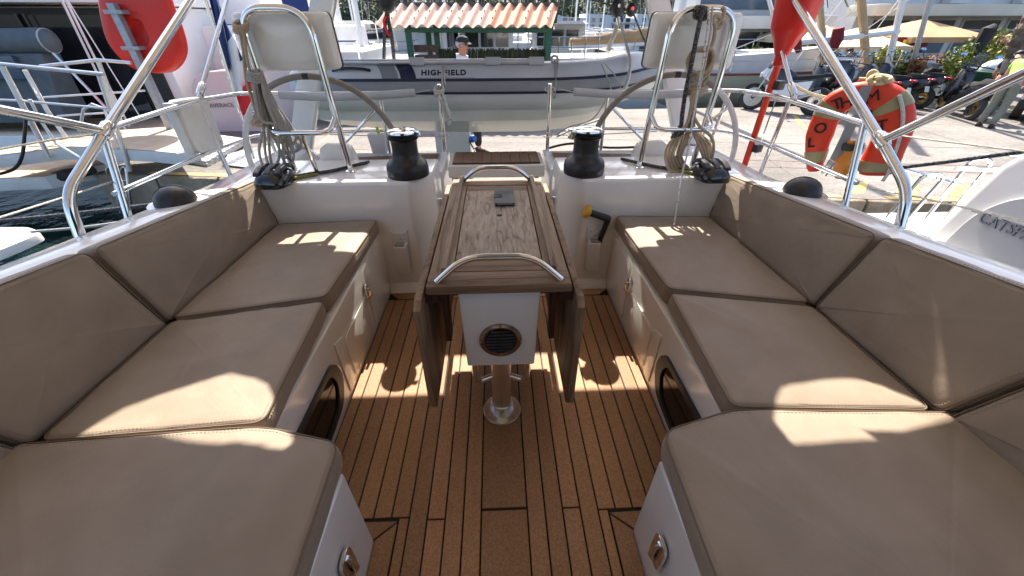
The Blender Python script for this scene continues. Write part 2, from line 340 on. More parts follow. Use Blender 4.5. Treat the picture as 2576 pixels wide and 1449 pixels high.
def cushion_wrinkles():
    N, L, b = nodes(M['cushion']); old = b.inputs['Normal'].links[0].from_node
    tc = N.new('ShaderNodeTexCoord'); mp = N.new('ShaderNodeMapping'); mp.inputs['Scale'].default_value = (1.0, 0.55, 1.0); mp.inputs['Rotation'].default_value = (0.2, 0.1, 0.6); L.new(tc.outputs['Object'], mp.inputs[0])
    t = N.new('ShaderNodeTexNoise'); t.inputs['Scale'].default_value = 7.5; t.inputs['Detail'].default_value = 5; t.inputs['Distortion'].default_value = 0.8; L.new(mp.outputs[0], t.inputs['Vector'])
    bp = N.new('ShaderNodeBump'); bp.inputs['Strength'].default_value = 0.2; bp.inputs['Distance'].default_value = 0.022; L.new(t.outputs['Fac'], bp.inputs['Height']); L.new(bp.outputs[0], old.inputs['Normal'])
cushion_wrinkles()

# ------------------------------------------------------------------ the yacht we stand on
yacht = thing('sailing_yacht', 'white fibreglass yacht cockpit with brown planked sole filling the foreground', 'yacht', (0, 2.0, -1.15))
def zb(y): return 0.79 - 0.115*(y-1.14)
# sole: dark caulking bed with separate planks
sole = MB().bab((-0.69, 0.585, -0.05), (0.69, 2.05, -0.007)).bab((-0.43, -0.5, -0.05), (0.43, 0.584, -0.007)).build('cockpit_sole', 'caulk', yacht, smooth=False)
E0 = [0.08 + 0.0617*k for k in range(10)]
G = 0.0028
def plank(x0, x1, y0, y1, m='cork'):
    MB().bab((x0+G, y0+G, -0.012), (x1-G, y1-G, 0.0)).build('plank', m, sole, smooth=False, bevel=0.0012, seg=1)
def pk_poly(pts): MB().prism([(x, y, -0.012) for x, y in pts], (0, 0, 0.012)).build('plank', 'cork', sole, smooth=False)
for s in (-1, 1):
    for k in range(9):
        a, b = E0[k], E0[k+1]
        x0, x1 = (a, b) if s > 0 else (-b, -a)
        if b < 0.36:
            if k == 2: plank(x0, x1, 0.655+0.01*s, 1.93); plank(x0, x1, -0.45, 0.655+0.01*s)
            else: plank(x0, x1, -0.45, 1.93)
        elif a < 0.36:
            plank(x0, x1, 0.655, 1.93); xx = (a, 0.362) if s > 0 else (-0.362, -a); plank(xx[0], xx[1], -0.45, 0.655)
        else: plank(x0, x1, 0.655, 1.93)
    a = E0[9]; x0, x1 = (a, 0.682) if s > 0 else (-0.682, -a); plank(x0, x1, 0.655, 1.93)
    pk_poly([(s*0.367, 0.643), (s*0.680, 0.643+0.006), (s*0.680, 0.592), (s*0.432, 0.592)])
    pk_poly([(s*0.366, 0.636), (s*0.428, 0.586), (s*0.428, -0.45), (s*0.366, -0.45)])
    pk_poly([(s*0.085, 1.936), (s*0.62, 1.936), (s*0.68, 1.995), (s*0.085, 1.995)])
plank(-0.08, 0.08, 0.672, 1.93); plank(-0.08, 0.08, -0.45, 0.668)
for s in (-1, 1):
    # seat bases and lockers
    P = [(0.685, 0.59), (0.685, 2.04), (1.34, 2.04), (1.34, -0.5), (0.43, -0.5), (0.43, 0.59)]
    base = MB().prism([(s*x, y, -0.05) for x, y in P], (0, 0, 0.452)).build('seat_base', 'gelcoat', yacht, bevel=0.014, seg=3)
    for (y0, y1, z0, z1) in ((1.285, 1.60, 0.025, 0.262), (1.66, 1.985, 0.03, 0.375)):
        q = fil([V((0, y0, z0)), V((0, y1, z0)), V((0, y1, z1)), V((0, y0, z1))], 0.03, 4, True)
        d = MB().prism([(s*0.6840, p.y, p.z) for p in q], (-s*0.006, 0, 0)).build('locker_door', 'gelcoat', base, bevel=0.003)
    # recessed strip and moulded edge between the lockers
    MB().prism([(s*0.6835, 1.20, 0.02), (s*0.6835, 1.262, 0.02), (s*0.6835, 1.272, 0.285), (s*0.6835, 1.195, 0.31)], (-s*0.004, 0, 0)).build('moulded_rib', 'gelcoat', base, bevel=0.002)
    # latch on the locker side
    la = MB().prism([(s*0.677, p.y, p.z) for p in fil([V((0, 1.612, 0.225)), V((0, 1.652, 0.225)), V((0, 1.652, 0.315)), V((0, 1.612, 0.315))], 0.018, 4, True)], (-s*0.008, 0, 0))
    la.tube([(s*0.668, 1.632, 0.24), (s*0.658, 1.632, 0.255), (s*0.660, 1.632, 0.295)], 0.008, 8)
    la.build('latch', 'steel', base, bevel=0.002)
    la = MB().prism([(s*0.424, p.y, p.z) for p in fil([V((0, 0.412, 0.145)), V((0, 0.472, 0.145)), V((0, 0.472, 0.265)), V((0, 0.412, 0.265))], 0.028, 5, True)], (-s*0.010, 0, 0))
    la.tube([(s*0.414, 0.442, 0.165), (s*0.402, 0.442, 0.19), (s*0.402, 0.442, 0.235), (s*0.414, 0.442, 0.255)], 0.009, 8)
    la.build('latch', 'steel', base, bevel=0.003)
    # window in the seat front
    W = fil([V((0, 0.60, 0.045)), V((0, 0.94, 0.045)), V((0, 1.105, 0.062)), V((0, 1.172, 0.17)), V((0, 1.135, 0.278)), V((0, 0.60, 0.285))], [0.02, 0.1, 0.05, 0.05, 0.05, 0.02], 6, True)
    cW = V((0, 0.88, 0.165))
    inn = [cW + (p-cW)*0.80 for p in W]
    fr = MB(); n = len(W); x1, x2 = s*0.6835, s*0.672
    fr.loft([[V((x1, p.y, p.z)) for p in W], [V((x2, p.y, p.z)) for p in W], [V((x2, p.y, p.z)) for p in inn], [V((x1+s*0.03, p.y, p.z)) for p in inn]], True, False)
    wf = fr.build('window', 'black', base, angle=30)
    MB().prism([(s*0.6825, p.y, p.z) for p in inn], (-s*0.002, 0, 0)).build('pane', 'acrylic', base, smooth=False)
    # aft coaming with the winch top
    A = [(0.36, 2.46), (0.36, 2.20), (0.475, 2.035), (1.36, 2.035), (1.36, 2.46)]
    ac = MB().prism([(s*x, y, -0.05) for x, y in A], (0, 0, 0.75)).build('aft_coaming', 'gelcoat', yacht, bevel=0.022, seg=3)
    # plinth at the sole
    MB().hexa([(s*0.475, 2.034, -0.01), (s*0.684, 2.034, -0.01), (s*0.684, 2.0, -0.01), (s*0.36, 2.0, -0.01), (s*0.475, 2.034, 0.06), (s*0.684, 2.034, 0.05), (s*0.684, 2.0, 0.003), (s*0.36, 2.0, 0.003)]).build('plinth', 'gelcoat', ac, smooth=False)
    lw = MB().box((s*0.352, 2.28, 0.46), (0.016, 0.03, 0.10)); lw.tube([(s*0.344, 2.28, 0.43), (s*0.33, 2.28, 0.46), (s*0.344, 2.28, 0.49)], 0.006, 6); lw.build('latch', 'steel', ac, bevel=0.003)
    # side coaming and hull side as one lofted shell
    rings = []
    for i in range(23):
        y = -0.6 + 3.65*i/22; z = zb(y)-0.012
        if y > 2.2: z = zb(2.2)-0.012 - 0.05*(y-2.2)
        xo = 1.62 + (0.05*(y-1.2) if y > 1.2 else 0)
        sec = [(1.30, 0.30), (1.345, 0.40), (1.375, z-0.05), (1.385, z-0.012), (1.40, z), (1.50, z-0.004), (xo-0.05, z-0.014), (xo-0.015, z-0.03), (xo, z-0.06), (xo+0.03, 0.40), (xo+0.05, -0.1), (xo+0.0, -0.8), (xo-0.12, -1.35), (1.30, -1.35)]
        rings.append([V((s*a, y, b)) for a, b in (sec if s < 0 else sec)])
    if s > 0: rings.reverse()
    MB().loft(rings, True, True).build('side_coaming', 'gelcoat', yacht, angle=50)
    # stern deck box with teak helm seat
    sd = MB().bab((s*0.40, 2.66, -0.2), (s*1.66, 3.06, 0.578)).build('stern_deck', 'gelcoat', yacht, bevel=0.02, seg=3)
    MB().bab((s*0.36, 2.461, -0.05), (s*1.66, 2.659, 0.10)).build('helm_well', 'gelcoat_matt', yacht, smooth=False)
    hs = MB().prism([(s*0.425, 2.685, 0.5785), (s*0.425, 2.96, 0.5785), (s*1.03, 2.90, 0.5785), (s*1.06, 2.685, 0.5785)], (0, 0, 0.012)).build('helm_seat', 'seam_pale', yacht, smooth=False)
    for k in range(9):
        xa = 0.43+0.068*k; xb = xa+0.062
        f = lambda x: 2.95-0.1*(x-0.43)
        MB().prism([(s*xa, 2.69, 0.588), (s*xb, 2.69, 0.588), (s*(xb+0.0), f(xb), 0.588), (s*xa, f(xa), 0.588)], (0, 0, 0.006)).build('plank', 'teak_oiled', hs, smooth=False)
    gp = MB().bab((s*0.352, 2.52, -0.05), (s*0.405, 3.0, 0.604)).build('gate_post', 'gelcoat', yacht, bevel=0.015, seg=3)
# passage sole through the transom, stern bench, transom
ps = MB().bab((-0.359, 2.05, -0.05), (0.359, 3.06, -0.012)).build('passage_sole', 'gelcoat_matt', yacht, smooth=False)
bn = MB().bab((-0.335, 2.66, 0.505), (0.335, 2.98, 0.592)).build('stern_bench', 'gelcoat', yacht, bevel=0.016, seg=3)
bt = MB().bab((-0.305, 2.685, 0.5925), (0.305, 2.96, 0.598)).build('bench_tread', 'caulk', yacht, smooth=False)
for k in range(9):
    xa = -0.302+0.0672*k; MB().bab((xa, 2.688, 0.5985), (xa+0.064, 2.957, 0.604)).build('plank', 'teak_oiled', bt, smooth=False)
for s in (-1, 1):
    MB().bab((s*0.30, 2.72, 0.0), (s*0.27, 2.75, 0.505)).build('bench_leg', 'steel', yacht)
MB().bab((-1.66, 3.0, -1.3), (1.66, 3.1, -0.06)).build('transom', 'gelcoat', yacht, bevel=0.02)

# ------------------------------------------------------------------ cushions
def cushion(name, label, group, poly, n, t, rc=0.05, r=0.016, bulge=0.007, seed=0, pip=True):
    n = V(n).normalized(); poly = [V(p) for p in poly]; c = sum(poly, V((0, 0, 0)))/len(poly)
    n2 = V((0, 0, 0))
    for i in range(len(poly)): n2 += (poly[i]-c).cross(poly[(i+1) % len(poly)]-c)
    n2.normalize(); poly = [p - n2*(p-c).dot(n2) for p in poly]; n = n2 if n2.dot(n) > 0 else -n2
    nn = V((0, 0, 0))
    for i in range(len(poly)): nn += (poly[i]-c).cross(poly[(i+1) % len(poly)]-c)
    if nn.dot(n) < 0: poly.reverse()
    # outline with straight runs subdivided
    o = []
    f = fil(poly, rc, 5, True); m = len(f)
    for i in range(m):
        a, b = f[i], f[(i+1) % m]; L = (b-a).length; k = max(1, int(L/0.05))
        for j in range(k): o.append(a.lerp(b, j/k))
    m = len(o); inw = []
    for i in range(m):
        tg = (o[(i+1) % m]-o[i-1]).normalized(); inw.append(n.cross(tg).normalized())
    def nz(p, a): return a*noise.noise(p*6.0+V((seed*7.3, seed*3.1, 0)))
    rings = []
    for (ins, h) in ((r*1.2, -t), (r*0.35, -t+r*0.35), (0, -t+r), (0.0 - 0.004, -t*0.5), (0, -r), (r*0.12, -r*0.55), (r*0.42, -r*0.2), (r, -0.001)):
        rings.append([o[i]+inw[i]*(ins+0.0022*noise.noise(o[i]*31.0)+0.003*noise.noise(o[i]*9.0+V((seed, 0, 0))))+n*(h+nz(o[i]*1.0, 0.0025)+(0.0032*noise.noise(o[i]*24.0+V((seed, 1, 2))) if h > -t*0.4 else 0)) for i in range(m)])
    top = rings[-1]
    for sc in (0.94, 0.86, 0.74, 0.6, 0.45, 0.3, 0.15, 0.02):
        rg = []
        for i in range(m):
            p = c.lerp(top[i]-n*(top[i]-c).dot(n)*0, sc); w = 1-sc*sc
            rg.append(p + n*(bulge*w + nz(p, 0.008)*min(1, w*4) + 0.0025*noise.noise(p*17.0) + 0.0016*(1-w)*noise.noise(p*38.0)))
        rings.append(rg)
    mb = MB().loft(rings, True, True)
    root = thing(name, label, 'cushion', c - n*t, group)
    mb.build('cover', 'cushion', root, angle=70)
    if pip:
        MB().tube([o[i]+inw[i]*r*0.10-n*r*0.30 for i in range(m)], 0.0022, 5, True).build('piping', 'seam', root)
        st = MB()
        q = [o[i]+inw[i]*(r*0.75)-n*(r*0.01) for i in range(m)]
        q2 = [o[i]+inw[i]*(-0.002)-n*(r*1.05) for i in range(m)]
        for path in (q, q2):
            acc = 0
            for i in range(m):
                a, b = path[i], path[(i+1) % m]; L = (b-a).length; k = max(1, int(L/0.010))
                for j in range(k):
                    p0 = a.lerp(b, (j+0.1)/k); p1 = a.lerp(b, (j+0.7)/k)
                    st.tube([p0, p1], 0.0009, 3, caps=False)
        st.build('stitching', 'thread', root, smooth=False, kind='stuff')
    return root
SIDE = {-1: 'left', 1: 'right'}
for s in (-1, 1):
    w = SIDE[s]
    cushion('seat_cushion', f'brown seat cushion nearest the stern on the {w} bench', 'seat cushions', [(s*0.672, 2.02, 0.494), (s*0.70, 1.287, 0.494), (s*1.235, 1.175, 0.490), (s*1.215, 2.00, 0.490)], (0, 0, 1), 0.086, rc=0.035, seed=1+s)
    cushion('seat_cushion', f'brown middle seat cushion of the {w} bench with a rounded patch of sun', 'seat cushions', [(s*0.705, 1.277, 0.482), (s*0.668, 0.70, 0.482), (s*1.245, 0.665, 0.482), (s*1.235, 1.166, 0.482)], (0, 0, 1), 0.078, rc=0.035, seed=3+s)
    cushion('seat_cushion', f'large brown seat cushion nearest the camera at the bottom {w}', 'seat cushions', [(s*0.432, 0.625, 0.488), (s*0.66, 0.688, 0.488), (s*1.30, 0.655, 0.488), (s*1.33, -0.45, 0.488), (s*0.395, -0.45, 0.488)], (0, 0, 1), 0.086, rc=[0.04, 0.08, 0.05, 0.05, 0.05], seed=5+s)
    cushion('back_cushion', f'long brown backrest cushion beside the {w} winch coaming', 'backrest cushions', [(s*1.236, 1.172, 0.47), (s*1.222, 2.03, 0.47), (s*1.262, 2.06, 0.715), (s*1.305, 1.145, 0.80)], (-s*1, 0, 0.22), 0.10, rc=0.03, r=0.020, seed=7+s)
    cushion('back_cushion', f'middle brown backrest cushion of the {w} bench', 'backrest cushions', [(s*1.255, 0.66, 0.47), (s*1.238, 1.160, 0.47), (s*1.308, 1.130, 0.803), (s*1.345, 0.56, 0.865)], (-s*1, 0, 0.22), 0.10, rc=0.03, r=0.020, seed=9+s)
    cushion('back_cushion', f'brown backrest cushion cut by the {w} edge of the picture', 'backrest cushions', [(s*1.30, -0.45, 0.47), (s*1.262, 0.645, 0.47), (s*1.35, 0.545, 0.868), (s*1.40, -0.45, 0.93)], (-s*1, 0, 0.22), 0.10, rc=0.03, r=0.020, seed=11+s)

# ------------------------------------------------------------------ cockpit table
tb = thing('cockpit_table', 'folding teak cockpit table with hanging leaves on a steel pedestal', 'table', (0, 1.08, 0))
top = MB().bab((-0.237, 1.03, 0.668), (0.237, 1.118, 0.70)).build('end_board', 'teak_x', tb, bevel=0.004)
for s in (-1, 1): MB().bab((s*0.236, 1.119, 0.668), (s*0.158, 1.965, 0.6985)).build('side_rail', 'teak_y', tb, bevel=0.003)
MB().bab((-0.237, 1.966, 0.668), (0.237, 2.065, 0.70)).build('end_board', 'teak_x', tb, bevel=0.004)
MB().bab((-0.157, 1.119, 0.66), (0.157, 1.965, 0.680)).build('lid_bed', 'caulk', tb, smooth=False)
lid = MB()
lp = fil([V((-0.1535, 1.123, 0)), V((0.1535, 1.123, 0)), V((0.1535, 1.958, 0)), V((-0.1535, 1.958, 0))], 0.012, 4, True)
lidr = MB().prism([(p.x, p.y, 0.681) for p in lp if p.y < 1.2] + [(0.1535, 1.212, 0.681), (-0.1535, 1.212, 0.681)], (0, 0, 0.0175)).build('lid_cleat', 'teak_x', tb, smooth=False)
MB().bab((-0.1535, 1.885, 0.681), (0.1535, 1.958, 0.6985)).build('lid_cleat', 'teak_x', tb, smooth=False)
for k, (xa, xb) in enumerate(((-0.1535, -0.098), (-0.0975, -0.004), (-0.0035, 0.072), (0.0725, 0.1535))):
    MB().bab((xa, 1.2125, 0.681), (xb-0.0004, 1.8845, 0.6985)).build('lid_board', 'teak_panel', tb, smooth=False)
hl = MB().lathe([(0.013, 0.6987), (0.013, 0.6992)], (0.008, 1.583, 0), 20); hl.build('finger_hole', 'caulk', tb, smooth=False)
for s in (-1, 1):
    MB().bab((s*0.176, 1.105, 0.69), (s*0.196, 2.05, 0.724)).build('fiddle_rail', 'teak_y', tb, bevel=0.004)
    # leaf with a slanted near corner
    L1 = [(0.955, 0.20), (0.965, 0.65), (1.00, 0.672), (2.06, 0.672), (2.06, 0.172), (0.985, 0.165)]
    MB().prism([(s*0.250, y, z) for y, z in L1], (s*0.024, 0, 0)).build('leaf', 'teak_z', tb, bevel=0.004)
    for y_ in (1.10, 1.62): MB().bab((s*0.205, y_, 0.40), (s*0.185, y_+0.06, 0.667)).build('leaf_support', 'ply_dark', tb, bevel=0.003)
    MB().bab((s*0.249, 1.05, 0.62), (s*0.206, 2.0, 0.66)).build('hinge_rail', 'ply_dark', tb, smooth=False)
    fr = fil([(s*0.105, 1.10, 0.287), (s*0.105, 1.10, 0.17), (s*0.036, 1.13, 0.17)], 0.06, 8)
    MB().tube(fr, 0.0125, 10).build('foot_loop', 'steel', tb)
MB().bab((-0.18, 1.12, 0.60), (0.18, 1.16, 0.667)).build('crossbar', 'ply_dark', tb, bevel=0.002)
MB().hexa([(-0.131, 1.075, 0.288), (0.131, 1.075, 0.288), (0.131, 1.90, 0.288), (-0.131, 1.90, 0.288), (-0.142, 1.07, 0.666), (0.142, 1.07, 0.666), (0.142, 1.92, 0.666), (-0.142, 1.92, 0.666)]).build('storage_box', 'gelcoat', tb, bevel=0.010, seg=3)
vt = MB().lathe([(0.080, 0), (0.078, 0.006), (0.068, 0.010), (0.060, 0.008), (0.057, 0.003)], (0, 1.0725, 0.425), 32, (0, -1, 0.0)).build('vent', 'vent_steel', tb, angle=25)
for k in range(7):
    z = 0.380+0.015*k; w = math.sqrt(max(0.0, 0.057**2-(z-0.425)**2))
    MB().box((0, 1.066, z), (2*w, 0.013, 0.008), rx=R(-30)).build('slat', 'black', vt)
for a in range(4):
    MB().lathe([(0.004, 0), (0.003, 0.002)], (0.073*math.cos(a*math.pi/2), 1.0625, 0.425+0.073*math.sin(a*math.pi/2)), 10, (0, -1, 0)).build('screw', 'steel', vt)
MB().lathe([(0.040, 0.012), (0.040, 0.36)], (0, 1.09, 0), 28).build('pedestal', 'steel_brushed', tb)
fl = MB().lathe([(0.082, 0.0005), (0.082, 0.005), (0.079, 0.008), (0.052, 0.010), (0.048, 0.014), (0.046, 0.055), (0.044, 0.058), (0.0405, 0.060)], (0, 1.09, 0), 36).build('flange', 'steel_brushed', tb, angle=30)
for a in range(4):
    MB().lathe([(0.008, 0.008), (0.007, 0.0105)], (0.066*math.cos(a*math.pi/2+0.78), 1.09+0.066*math.sin(a*math.pi/2+0.78), 0), 12).build('screw', 'steel_satin', fl)
for (yy, dy, x) in ((1.055, 0.03, 0.205), (2.03, -0.01, 0.185)):
    MB().tube(fil([(-x, yy, 0.70), (-x*0.55, yy+dy, 0.775), (x*0.55, yy+dy, 0.775), (x, yy, 0.70)], 0.09, 8), 0.0115, 12).build('grab_handle', 'steel', tb)
# phone wallet lying on the table
ph = thing('phone_case', 'dark blue flip phone case lying on the teak table', 'phone case', (0.035, 1.77, 0.70))
MB().bab((-0.012, 1.682, 0.6995), (0.082, 1.862, 0.7025)).build('back_cover', 'phone', ph, bevel=0.001)
MB().bab((-0.005, 1.69, 0.703), (0.078, 1.855, 0.7115)).build('handset', 'black_gloss', ph, bevel=0.002)
MB().bab((0.0, 1.6895, 0.7045), (0.072, 1.693, 0.7095)).build('edge', 'paper', ph)
MB().bab((-0.013, 1.68, 0.712), (0.080, 1.862, 0.7155)).build('front_cover', 'phone', ph, bevel=0.0015)
MB().tube(fil([(-0.014, 1.755, 0.7155), (0.022, 1.755, 0.7172), (0.022, 1.785, 0.7172), (-0.014, 1.785, 0.7155)], 0.01, 4), 0.0018, 6).build('clasp', 'black_gloss', ph)

# the table top stands 0.73 m above the sole: bring the measured outline to that height
KT = 0.957
for root_ in (tb, ph):
    bs_ = BASE[root_.name]
    for o_ in list(root_.children_recursive):
        if o_.name.split('.')[0] in ('pedestal', 'flange') or (o_.parent and o_.parent.name.startswith('flange')): continue
        for v_ in o_.data.vertices:
            w_ = v_.co+bs_; v_.co = EYE+(w_-EYE)*KT-bs_
# ------------------------------------------------------------------ winches
for s in (-1, 1):
    c = V((s*0.492, 2.155, 0.70)); w = thing('winch', f'black self-tailing winch with chrome cap on the {SIDE[s]} coaming', 'winch', c, 'sheet winches')
    MB().lathe([(0.112, 0.0), (0.114, 0.012), (0.114, 0.045), (0.112, 0.050)], c, 40).build('base', 'winch_black', w, angle=30)
    MB().lathe([(0.112, 0.0505), (0.110, 0.062), (0.098, 0.078), (0.080, 0.094), (0.072, 0.106), (0.069, 0.12), (0.068, 0.16), (0.070, 0.186), (0.076, 0.192), (0.080, 0.197)], c, 40).build('drum', 'winch_black', w)
    MB().lathe([(0.070, 0.198), (0.083, 0.203), (0.084, 0.207), (0.070, 0.212), (0.068, 0.216), (0.083, 0.221), (0.083, 0.225)], c, 40).build('jaw_ring', 'black', w, angle=25)
    MB().lathe([(0.082, 0.2255), (0.080, 0.233), (0.070, 0.238), (0.045, 0.240), (0.026, 0.240), (0.022, 0.236), (0.012, 0.236)], c, 40).build('cap', 'steel', w, angle=30)
    if s < 0: MB().tube([c+V((0.07, -0.02, 0.236)), c+V((0.088, -0.03, 0.232)), c+V((0.095, -0.032, 0.215))], [0.012, 0.010, 0.006], 8).build('feeder_arm', 'steel', w)
    else: MB().box(c+V((-0.085, -0.02, 0.212)), (0.035, 0.05, 0.05), rz=0.3).build('feeder_arm', 'steel', w, bevel=0.01)
# winch-handle pockets and the handle
for s in (-1, 1):
    x0 = 0.522; x1 = 0.618; p = thing('handle_pocket', f'white plastic winch handle pocket on the {SIDE[s]} coaming wall' + (', empty' if s < 0 else ' holding the handle'), 'pocket', (s*0.57, 2.034, 0.13), 'winch handle pockets')
    bp = [(x0+0.008, 0.13), (x1+0.008, 0.125), (x1, 0.42), (x1-0.02, 0.405), (x0+0.02, 0.405), (x0, 0.42)]
    MB().prism([(s*x, 2.033, z) for x, z in bp], (0, -0.008, 0)).build('back_plate', 'gelcoat_matt', p, bevel=0.003)
    MB().hexa([(s*(x0+0.018), 2.024, 0.132), (s*(x1+0.002), 2.024, 0.132), (s*(x1-0.004), 1.995, 0.14), (s*(x0+0.026), 1.995, 0.14), (s*(x0+0.006), 2.024, 0.345), (s*(x1-0.008), 2.024, 0.345), (s*(x1-0.014), 1.975, 0.335), (s*(x0+0.014), 1.975, 0.335)] if s > 0 else
             [(s*(x1+0.002), 2.024, 0.132), (s*(x0+0.018), 2.024, 0.132), (s*(x0+0.026), 1.995, 0.14), (s*(x1-0.004), 1.995, 0.14), (s*(x1-0.008), 2.024, 0.345), (s*(x0+0.006), 2.024, 0.345), (s*(x0+0.014), 1.975, 0.335), (s*(x1-0.014), 1.975, 0.335)]).build('pouch', 'gelcoat_matt', p, bevel=0.008, seg=3)
    MB().bab((s*(x0+0.022), 2.02, 0.336), (s*(x1-0.020), 1.983, 0.3475)).build('mouth', 'grey_plastic', p, smooth=False)
    for (a, b) in ((x0+0.02, 0.39), (x1-0.018, 0.39), (x0+0.045, 0.365)): MB().lathe([(0.004, 0), (0.003, 0.002)], (s*a, 2.025, b), 8, (0, -1, 0)).build('screw', 'grey_plastic', p)
wh = thing('winch_crank', 'black winch handle with yellow knob standing in the right pocket', 'winch handle', (0.60, 2.0, 0.33))
MB().tube([(0.592, 2.002, 0.30), (0.600, 2.0, 0.36), (0.622, 1.99, 0.475)], [0.016, 0.015, 0.017], 10).build('arm', 'black', wh)
MB().tube([(0.630, 1.988, 0.482), (0.61, 1.988, 0.493), (0.545, 1.985, 0.517), (0.505, 1.983, 0.532)], [0.020, 0.021, 0.019, 0.021], 12).build('grip', 'black', wh)
MB().lathe([(0.030, 0), (0.036, 0.006), (0.037, 0.018), (0.030, 0.026), (0.012, 0.029)], (0.508, 1.983, 0.531), 20, (-0.9, -0.1, 0.42)).build('knob', 'yellow', wh)
# ------------------------------------------------------------------ helm stations
def aP(u, v, p, n):
    d = ray(u, v); p = V(p); n = V(n); return EYE + d*((p-EYE).dot(n)/d.dot(n))
def rope(mb, pts, r, n=6, k=6): return mb.tube(cr(pts, k), r, n)
for s in (-1, 1):
    w = SIDE[s]
    # guard frame with plotter pod
    fr = thing('helm_guard', f'bent steel guard rail carrying the {w} instrument pod', 'guard rail', (s*1.0, 2.25, 0.70), 'helm guard rails')
    U = [(s*0.835, 2.23, 0.70), (s*0.862, 2.25, 1.2), (s*0.875, 2.26, 1.455), (s*1.19, 2.26, 1.455), (s*1.185, 2.25, 1.2), (s*1.15, 2.23, 0.70)]
    MB().tube(fil(U, [0, 0.2, 0.14, 0.12, 0.2, 0], 10), 0.0165, 14).build('hoop', 'steel', fr)
    MB().tube(fil([(s*0.855, 2.245, 0.985), (s*0.86, 2.13, 0.93), (s*1.155, 2.13, 0.93), (s*1.17, 2.245, 0.985)], 0.05, 8), 0.0125, 12).build('hand_bar', 'steel', fr)
    MB().tube([(s*1.005, 2.135, 0.93), (s*1.005, 2.19, 0.70)], 0.0125, 10).build('post', 'steel', fr)
    for x in (0.835, 1.15, 1.005): MB().lathe([(0.03, 0), (0.03, 0.004), (0.02, 0.008)], (s*x, 2.23 if x != 1.005 else 2.19, 0.701), 16).build('foot', 'steel', fr)
    pod = thing('instrument_pod', f'white moulded instrument pod seen from behind on the {w} helm guard', 'instrument pod', (s*1.03, 2.30, 1.19), 'instrument pods')
    def ring(ins, y, k=1.0):
        q = [(s*0.80, 1.445), (s*1.262, 1.440), (s*1.262, 1.19), (s*0.79, 1.20)]
        c = V((s*1.03, y, 1.32)); pp = [V((x, y, z)) for x, z in q]
        pp = [c + (p-c)*(1-ins) for p in pp]
        return fil(pp, 0.03, 5, True)
    rg = [ring(0.0, 2.345), ring(0.0, 2.325), ring(0.02, 2.310), ring(0.10, 2.297), ring(0.5, 2.290), ring(0.98, 2.288)]
    MB().loft(rg, True, True).build('shell', 'gelcoat', pod, angle=45)
    MB().loft([ring(-0.012, 2.362), ring(-0.014, 2.345), ring(0.01, 2.344)], True, True).build('rim', 'black', pod, angle=45)
    for (x, z) in ((0.86, 1.34), (0.92, 1.418), (1.13, 1.418)): MB().lathe([(0.0055, 0), (0.0045, 0.004)], (s*x, 2.301, z), 10, (0, -1, 0)).build('screw', 'grey_plastic', pod)
    # steering wheel
    c = V((s*1.11, 2.60, 0.645)); sw = thing('steering_wheel', f'large {w} steering wheel with leather rim coloured brown for shade, white for sun, and steel spokes', 'steering wheel', c - V((0, 0, 0.5)), 'steering wheels')
    def arc(a0, a1, r=0.495, n=40): return [c + V((r*math.cos(R(a)), 0.02*math.sin(R(a)), r*math.sin(R(a)))) for a in [a0+(a1-a0)*i/n for i in range(n+1)]]
    a0, a1 = (15, 120) if s < 0 else (60, 165)
    MB().tube(arc(a0, a1), 0.0175, 10).build('shaded_grip', 'leather_shaded', sw)  # rim colours carry the light: brown arc for shade, white for sun
    MB().tube(arc(a1, a0+360, n=70), 0.017, 10).build('rim', 'wheel_white', sw)
    MB().tube(arc(88, 92, n=4), 0.0185, 10).build('king_mark', 'black', sw)
    for a in (40, 140, 220, 270, 320): MB().tube([c + V((0.05*math.cos(R(a)), 0, 0.05*math.sin(R(a)))), c + V((0.49*math.cos(R(a)), 0.01, 0.49*math.sin(R(a))))], 0.0085, 8).build('spoke', 'steel', sw)
    MB().lathe([(0.06, -0.03), (0.065, 0), (0.05, 0.03), (0.02, 0.035)], c, 20, (0, 1, 0)).build('hub', 'steel', sw)
    pd = one('wheel_pedestal', MB().loft([[V((s*x, y, z)) for x, y in ((1.10-d, 2.462+e), (0.88+d, 2.462+e), (0.88+d, 2.54-e), (1.10-d, 2.54-e))] for (d, e, z) in ((0, 0, 0.10), (0.0, 0.0, 0.70), (0.02, 0.008, 0.765), (0.05, 0.02, 0.785))]), 'gelcoat', f'rounded white wheel pedestal in front of the {w} steering wheel', 'pedestal', 'wheel pedestals', bevel=0.012)
    # rope clutch
    cl = thing('rope_clutch', f'black rope clutch with levers at the outer end of the {w} coaming', 'rope clutch', (s*1.17, 2.06, 0.70), 'rope clutches')
    MB().loft([[V((s*(1.165+w_*math.cos(R(180-a_))), y, 0.70+h*max(0.0, math.sin(R(a_)))**0.6)) for a_ in range(0, 181, 15)] for y, w_, h in ((1.94, 0.05, 0.03), (1.955, 0.07, 0.06), (2.0, 0.082, 0.078), (2.08, 0.082, 0.082), (2.13, 0.07, 0.06), (2.15, 0.05, 0.03))], True, True).build('body', 'black_gloss', cl, angle=50)
    for k in range(3): MB().loft([[V((s*(1.113+0.052*k+dx), y, z+dz)) for dx, dz in ((-0.018, -0.01), (-0.014, 0.008), (0.014, 0.008), (0.018, -0.01))] for y, z in ((1.975, 0.765), (2.02, 0.782), (2.07, 0.786), (2.11, 0.778), (2.135, 0.762))], True, True).build('lever', 'black', cl, bevel=0.003)
    for k in range(2): MB().lathe([(0.006, 0), (0.005, 0.003)], (s*(1.12+0.09*k), 1.951, 0.72), 10, (0, -1, 0)).build('bolt', 'steel', cl)
